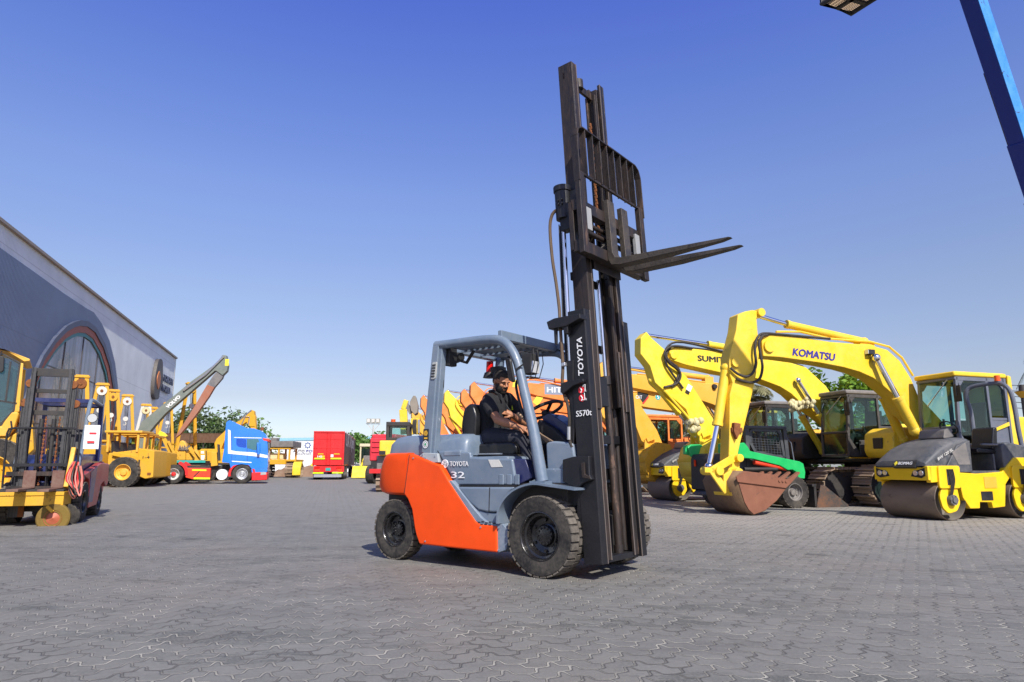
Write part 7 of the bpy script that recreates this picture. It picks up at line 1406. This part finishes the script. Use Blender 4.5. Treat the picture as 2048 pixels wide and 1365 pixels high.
rt = thing('engine_housing', TK, 'yellow engine housing with grey pipes in the middle of the teal trailer', 'engine housing'); g = G(); g.prism([TK.Y(*z4(*p), 2.8) for p in ((880, 660), (1080, 660), (1080, 848), (900, 848))], 2.5, 3.5); g.prism([TK.Y(*z4(*p), 2.8) for p in ((1090, 700), (1230, 700), (1230, 848), (1090, 848))], 2.4, 3.3); g.build('housing', M['oyellow'], rt, bev=.03); g = G(); g.prism(rnd([TK.Y(*z4(*p), 3.0) for p in ((900, 600), (960, 450), (1030, 430), (1100, 520), (1110, 650), (900, 655))], .1), 2.7, 3.4); g.build('engine_block', M['cyellow'], rt, bev=.06)
g = G()
for i in range(5): g.tube([TK.Y3(*z4(920 + i * 45, 640), 2.45), TK.Y3(*z4(940 + i * 50, 540 + 20 * (i % 2)), 2.5), TK.Y3(*z4(980 + i * 45, 650), 2.5)], .05, 6)
g.build('pipes', M['gcab'], rt)
rt = thing('yellow_tank', TK, 'upright yellow tank with white patches at the right end of the teal trailer', 'tank'); g = G(); g.prism([TK.Y(*z4(*p), 2.3) for p in ((1365, 630), (1495, 640), (1500, 845), (1375, 845))], 2.0, 2.7); g.build('tank', M['oyellow'], rt, bev=.04); g = G(); g.prism([TK.Y(*z4(*p), 1.99) for p in ((1385, 660), (1450, 660), (1450, 710), (1385, 710))], 1.985, 2.0); g.prism([TK.Y(*z4(*p), 1.99) for p in ((1380, 745), (1465, 745), (1450, 840), (1390, 840))], 1.985, 2.0); g.build('white_patch', M['white'], rt)
# yellow excavator behind the lorry, boom tip above its roof
e_ = atY(1, 1, 46); EF = Fr((atY(440, 900, 47).x + 1., 47), 6.); zE = zoom(200, 700, 4.55)
root = thing('excavator', EF, 'yellow excavator whose curved boom rises behind the blue lorry roof', 'excavator'); g = G()
g.prism([EF.Y(*zE(*p), 0) for p in ((1050, 850), (1070, 810), (1140, 745), (1180, 700), (1270, 650), (1340, 600), (1385, 548), (1408, 560), (1418, 640), (1415, 700), (1370, 700), (1340, 660), (1250, 720), (1150, 810), (1100, 930), (1060, 950))], -.22, .22); g.build('boom', M['oyellow'], root, bev=.02); g = G(); g.tube([EF.Y3(*zE(*p), -.2) for p in ((1270, 640), (1330, 590), (1380, 550))], .05, 6); g.tube([EF.Y3(*zE(*p), -.25) for p in ((1290, 680), (1320, 610), (1360, 610), (1350, 690))], .04, 6); g.build('arm_cylinder', M['silver'], root)
g = G(); g.prism([EF.Y(*zE(*p), 0) for p in ((1385, 560), (1418, 600), (1425, 720), (1400, 900), (1370, 900))], -.18, .18); g.build('stick', M['oyellow'], root)
house(root, M['oyellow'], 1); cab(root, M['oyellow'], .28, 1.9, .38, 1.32, 1.18, 2.85, M['dark'])
for y_ in (1.15, -1.15): track(root, y_, lod=1)
# ================================================================ red box trailer
tl, tr_ = ground(633, 960), ground(690, 960); TR = Fr(((tl.x + tr_.x) / 2 - .1, tl.y), 99.6)
root = thing('box_trailer', TR, 'red box trailer seen from behind with yellow reflective strips and grimy dark side', 'trailer'); z6 = zoom(520, 760, 5.688)
HT = TR.X(*z6(790, 592), 0)[1]; yl, yr = TR.X(*z6(613, 600), 0)[0], TR.X(*z6(966, 600), 0)[0]; zb0 = TR.X(*z6(700, 975), 0)[1]; X6 = lambda x, y, xx=0: TR.X(*z6(x, y), xx)
g = G(); g.bb((0, yr, zb0), (13.4, yl, HT)); bx_ = g.build('box', M['red'], root, bev=.03)
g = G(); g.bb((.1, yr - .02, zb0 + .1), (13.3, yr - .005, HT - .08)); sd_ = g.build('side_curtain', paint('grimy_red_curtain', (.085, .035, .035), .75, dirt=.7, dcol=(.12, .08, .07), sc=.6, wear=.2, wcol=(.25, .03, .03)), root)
for k_, (s_, x0, ww) in enumerate((('UX Xpel', 1.2, 9.5),)): text(s_, sd_, plain('grey_white_lettering', (.42, .36, .36), .6), (x0, yr - .024, zb0 + 1.1), (1, 0, 0), (0, 0, 1), ww, 1.35, bold=.03)
g = G(); ym = (yl + yr) / 2; g.bb((-.03, ym - .008, zb0 + .05), (0, ym + .008, HT - .05)); g.bb((-.05, yr, HT - .06), (.02, yl, HT + .04))
for y_ in (yl - .12, ym + .12, ym - .12, yr + .12): g.cyl((-.05, y_, zb0 + .1), (-.05, y_, HT - .1), .02, n=6)
for z_ in (.25, .5, .78): g.bb((-.02, yr + .02, zb0 + (HT - zb0) * z_), (0, yl - .02, zb0 + (HT - zb0) * z_ + .02))
g.build('door_bars', M['red'], bx_)
def patch(x0, y0, x1, y1, mt, name, d=-.035): a, b_ = X6(x0, y0), X6(x1, y1); g = G(); g.bb((d, a[0], a[1]), (d + .03, b_[0], b_[1])); return g.build(name, mt, root)
for r_ in ((618, 888, 738, 905), (805, 888, 925, 905), (602, 1052, 722, 1068), (820, 1050, 942, 1066)): patch(*r_, M['lime'], 'reflective_strip', -.06)
for r_ in ((660, 838, 722, 850), (842, 838, 905, 850)): patch(*r_, plain('amber_strip', (.80, .45, .01), .4), 'amber_strip')
patch(805, 850, 835, 880, M['white'], 'notice'); A, B, C_ = X6(655, 884), X6(706, 884), X6(655, 862); text('145', root, M['white'], (-.045, A[0], A[1]), (0, -1, 0), (0, 0, 1), abs(A[0] - B[0]), C_[1] - A[1], bold=.04); patch(708, 862, 735, 884, plain('amber_strip2', (.80, .5, .01), .4), 'amber_square')
patch(610, 982, 955, 1048, M['red'], 'rear_beam', -.02); patch(748, 1003, 802, 1035, M['teal'], 'number_plate', -.05)
for r_ in ((622, 990, 680, 1008), (868, 990, 925, 1008)): patch(*r_, M['redlens'], 'tail_lamp', -.05)
for r_ in ((628, 1020, 680, 1034), (880, 1020, 932, 1034)): patch(*r_, M['amber'], 'indicator', -.05)
patch(612, 1075, 925, 1108, M['silver'], 'under_run_bar', -.1)
g = G(); g.bb((.2, yr + .25, .75), (13.2, yl - .25, zb0)); g.build('chassis', M['dark'], root)
for i in range(3):
    for s_, y_ in ((-1, yr + .2), (1, yl - .2)): tyre(root, (1.2 + i * 1.3, y_, .5), .5, .4, s_, tread=False, rimr=.5, mr=M['gcab'])
for y_ in (yr + .2, yl - .2): tyre(root, (12.2, y_, .5), .5, .4, -1 if y_ < 0 else 1, tread=False)
# ================================================================ red lorry and the yellow midi excavator in front of it
rl = ground(752, 968); RL = Fr((rl.x + .35, rl.y), 78.); zk = zoom(700, 820, 7.583)
root = thing('lorry', RL, 'faded red lorry cab with ribbed back beside the forklift counterweight', 'lorry')
z0 = RL.X(*zk(330, 780), 0)[1]; z1 = RL.X(*zk(400, 370), 0)[1]; y0, y1 = RL.X(*zk(300, 500), 0)[0], RL.X(*zk(700, 500), 0)[0]
g = G(); g.bb((0, y1, z0), (2.2, y0, z1 - .2)); g.bb((.1, y1 + .05, z1 - .25), (2.0, y0 - .05, z1)); cb = g.build('cab', M['pinkred'], root, bev=.08, seg=3)
g = G()
for i in range(3): g.bb((-.05, y1 + .1, z1 - .45 - i * .28), (.0, y0 - .15, z1 - .36 - i * .28))
g.bb((-.12, y0 - 1.4, z0 + .1), (.0, y0 - .5, z1 - 1.1)); g.build('back_ribs', M['pinkred'], cb, bev=.02)
g = G(); g.bb((.9, y0 + .05, z1 - 1.2), (1.05, y0 + .35, z1 - .6)); g.build('mirror', M['gcab'], cb, bev=.02)
g = G(); g.bb((-.4, -.5 + (y0 + y1) / 2, .7), (2.0, .5 + (y0 + y1) / 2, z0)); g.build('chassis', M['dark'], root)
for x_ in (-.1, 1.2):
    for s_, y_ in ((1, y0 - .25), (-1, y1 + .25)): tyre(root, (x_, y_, .52), .52, .42, s_, tread=False, mr=M['silver'])
ml = ground(790, 985); MF = Fr((ml.x + .4, ml.y + 1.2), 95.)
root = thing('midi_excavator', MF, 'yellow midi excavator seen from behind with black cab, orange beacon and raised boom', 'excavator')
a, b_ = MF.X(*zk(445, 465), -1.2), MF.X(*zk(640, 695), -1.2)
g = G(); g.bb((-1.2, b_[0] - 1.0, b_[1]), (-.2, a[0], a[1])); g.build('rear_cover', M['kyellow'], root, bev=.05); g = G(); P_ = MF.X(*zk(490, 652), -1.2); g.bb((-1.215, P_[0] - .12, P_[1] - .07), (-1.2, P_[0] + .12, P_[1] + .07)); g.build('cover_latch', M['black'], root)
c0, c1 = MF.X(*zk(575, 215), -.2), MF.X(*zk(880, 470), -.2)
g = G()
for y_ in (c0[0], c1[0]):
    for x_ in (-.2, 1.2): g.bar((x_, y_, b_[1]), (x_, y_, c0[1]), .12, .12)
g.bb((-.28, c1[0] - .06, c0[1] - .08), (1.28, c0[0] + .06, c0[1] + .08)); g.bb((-.25, c1[0], a[1] - .3), (-.15, c0[0], a[1] + .15)); cb = g.build('cab', M['dark'], root, bev=.02)
g = G(); g.bb((-.2, c1[0] + .08, a[1] + .15), (-.19, c0[0] - .08, c0[1] - .1)); g.build('rear_window', M['glass'], cb, smooth=False); g = G(); g.bb((1.2, c1[0] + .08, b_[1] + .4), (1.21, c0[0] - .08, c0[1] - .1)); g.build('windscreen', M['glass'], cb, smooth=False)
P_ = MF.X3(*zk(655, 192), -.1); g = G(); g.cyl(P_ - V((0, 0, .12)), P_ + V((0, 0, .12)), .09, n=12); g.build('beacon', M['amber'], cb)
g = G(); g.bb((-.9, b_[0] - .7, .55), (1.1, a[0] + .1, b_[1])); g.build('house', M['gcab'], root, bev=.03); g = G(); P_ = MF.X3(*zk(440, 930), -1.1); g.bb(P_ - V((.05, .35, .08)), P_ + V((.05, .35, .08))); g.build('tail_bar', M['red'], root)
for y_ in (a[0] - .1, b_[0] - .5): track(root, y_, -1.0, 1.2, .4, .7, lod=1)
zo = zoom(780, 740, 8.533); Xo = lambda x, y, d=1.6: MF.X3(*zo(x, y), d)
g = G(); g.bar(Xo(250, 1100), Xo(225, 680), .32, .25); g.bar(Xo(225, 680), Xo(280, 520), .25, .2); g.build('boom', M['kyellow'], root, bev=.02)
for x_ in (385, 470): g = G(); g.bar(Xo(x_, 1105, 1.3), Xo(x_, 830, 1.3), .14, .14); g.build('boom_plate', M['kyellow'], root, bev=.01)
g = G()
for x_ in (400, 420, 440, 450): g.tube([Xo(x_, 1100, 1.25), Xo(x_ - 10, 960, 1.2), Xo(x_, 850, 1.25)], .03, 6)
g.build('hose', M['hose'], root)
for x_ in (318, 492): g = G(); g.cyl(Xo(x_, 1080, 1.2), Xo(x_, 850, 1.2), .05, n=10); g.build('cylinder', M['silver'], root)
g = G(); g.bar(Xo(260, 560), Xo(370, 740), .2, .2); g.build('stick', M['gcab'], root)
g = G(); g.prism([tuple(MF.X(*zo(*p), 1.6)) for p in ((340, 560), (400, 450), (440, 450), (480, 600), (470, 740), (420, 770), (360, 700))], 1.4, 2.3, ax='x'); g.build('bucket', paint('pale_bucket', (.24, .21, .17), .7, dirt=.5), root, bev=.02)
# ================================================================ far yellow machines between lorry and trailer
def far_tracked(px, py, Y, label, s=1., yaw=100, engine=True):
    P = atY(px, py, Y); fr = Fr((P.x, Y), yaw); root = thing('bulldozer', fr, label, 'bulldozer', 'old yellow tracked machines beyond the yard')
    for y_ in (-1.25, 1.25): track(root, y_ * s, -1.6 * s, 1.6 * s, .75 * s, 1.25 * s, lod=1)
    g = G(); g.bb((-1.5 * s, -.9 * s, 1.1 * s), (1.4 * s, .9 * s, 1.5 * s)); g.bb((-1.3 * s, -1.7 * s, 1.35 * s), (1.2 * s, 1.7 * s, 1.52 * s)); g.build('deck', M['oyellow'], root, bev=.03)
    g = G(); 
    for x_ in (-1.2 * s, .8 * s):
        for y_ in (-1.1 * s, -.2 * s, 1.1 * s): g.bar((x_, y_, 1.5 * s), (x_, y_, 2.45 * s), .14, .14)
    g.bb((-1.3 * s, -1.2 * s, 2.4 * s), (.9 * s, 1.2 * s, 2.5 * s)); g.build('frame', M['oyellow'], root)
    g = G(); g.bb((-1.4 * s, -1.4 * s, 2.55 * s), (1.3 * s, 1.3 * s, 3.05 * s)); g.box((.2, .6, 3.2 * s), (.9, .5, .35)); g.build('radiator_pack', M['gcab'], root, bev=.04)
    g = G(); g.prism(rnd([(-1.6 * s, 1.35), (-1.9 * s, 1.3), (-2.2 * s, .9), (-2.2 * s, .2), (-2.05 * s, .2), (-1.95 * s, .8), (-1.5 * s, 1.15)], .1), -2.35 * s, -1.7 * s); g.build('side_arm', M['syellow'], root)
    g = G(); g.box((-.2, .1, 1.8 * s), (1.2, 1.1, .5)); g.build('engine_block', M['cream'], root, bev=.05)
    return root
far_tracked(560, 930, 60, 'old yellow tracked machine with long grey radiator pack beyond the blue lorry', 1.0, 92)
w_ = ground(632, 953); tk = Fr((w_.x - .5, w_.y + 4), 100.)
root = thing('motor_grader', tk, 'small yellow machine with curved arm peeping out left of the red trailer', 'grader'); tyre(root, (0, .3, .6), .6, .5, 1, blocks=16, mr=M['cyellow']); g = G(); 
g.tube(spl([(0, 1.3, .1), (0, 1.2, .8), (0, .8, 1.25), (0, .2, 1.3), (0, -.6, 1.3)], 5), .16, 8); g.bb((0, -1.6, .9), (2.4, .0, 1.5)); g.build('arm', M['syellow'], root)
w_ = ground(730, 957); FM = Fr((w_.x, w_.y + 3), 96.); root = thing('backhoe_loader', FM, 'cream and yellow loader facing the camera between red trailer and red lorry', 'loader')
hh = FM.X(*zk(200, 545), 0)[1]
g = G()
for y_ in (-.9, .9):
    g.bar((0, y_, 1.0), (0, y_, hh), .12, .12); g.bar((-1.6, y_, 1.0), (-1.6, y_, hh), .12, .12)
g.bb((-1.7, -1.0, hh - .12), (.2, 1.0, hh + .12)); g.build('cab', M['cream'] if 0 else paint('cream_paint', (.66, .58, .38), .5, dirt=.3), root, bev=.02)
g = G(); g.bb((-3.0, -.5, .9), (-.1, .5, 1.8)); g.bb((-3.05, -.4, 1.0), (-3.0, .4, 1.6)); g.build('engine_cover', M['gcab'], root, bev=.04); g = G(); g.bb((-1.6, -.8, 1.4), (-.1, .8, 2.4)); g.build('windscreen', M['glass_dark'], root)
g = G(); g.prism(rnd([(-4.6, .05), (-4.4, .05), (-3.9, .3), (-3.8, .9), (-4.0, 1.0), (-4.3, .5)], .1), -1.2, 1.2); g.bar((-4, -.6, .7), (-1.5, -.6, 1.6), .12, .16); g.bar((-4, .6, .7), (-1.5, .6, 1.6), .12, .16); g.build('front_bucket', M['syellow'], root)
for y_ in (-.85, .85): tyre(root, (-2.4, y_, .5), .5, .35, 1 if y_ > 0 else -1, blocks=16); tyre(root, (-.2, y_, .7), .7, .4, 1 if y_ > 0 else -1, blocks=16)
# soil heap beyond
g = G(); rg = random.Random(3); c_ = atY(605, 945, 66); n1, n2 = 26, 10; vs = []
for i in range(n1):
    for j in range(n2): u = i / (n1 - 1) * 2 - 1; v = j / (n2 - 1) * 2 - 1; vs.append((c_.x + u * 3.6, 66 + v * 1.6, max(0, (1 - u * u) * (1 - v * v)) * 1.0 * (.8 + .4 * rg.random()) - .02))
g.add(vs, [(i * n2 + j, (i + 1) * n2 + j, (i + 1) * n2 + j + 1, i * n2 + j + 1) for i in range(n1 - 1) for j in range(n2 - 1)]); tag(g.build('soil_heap', paint('brown_soil', (.22, .13, .08), .95, dirt=.5, sc=1)), 'low heap of brown soil between the tracked machine and the red trailer', 'soil heap')
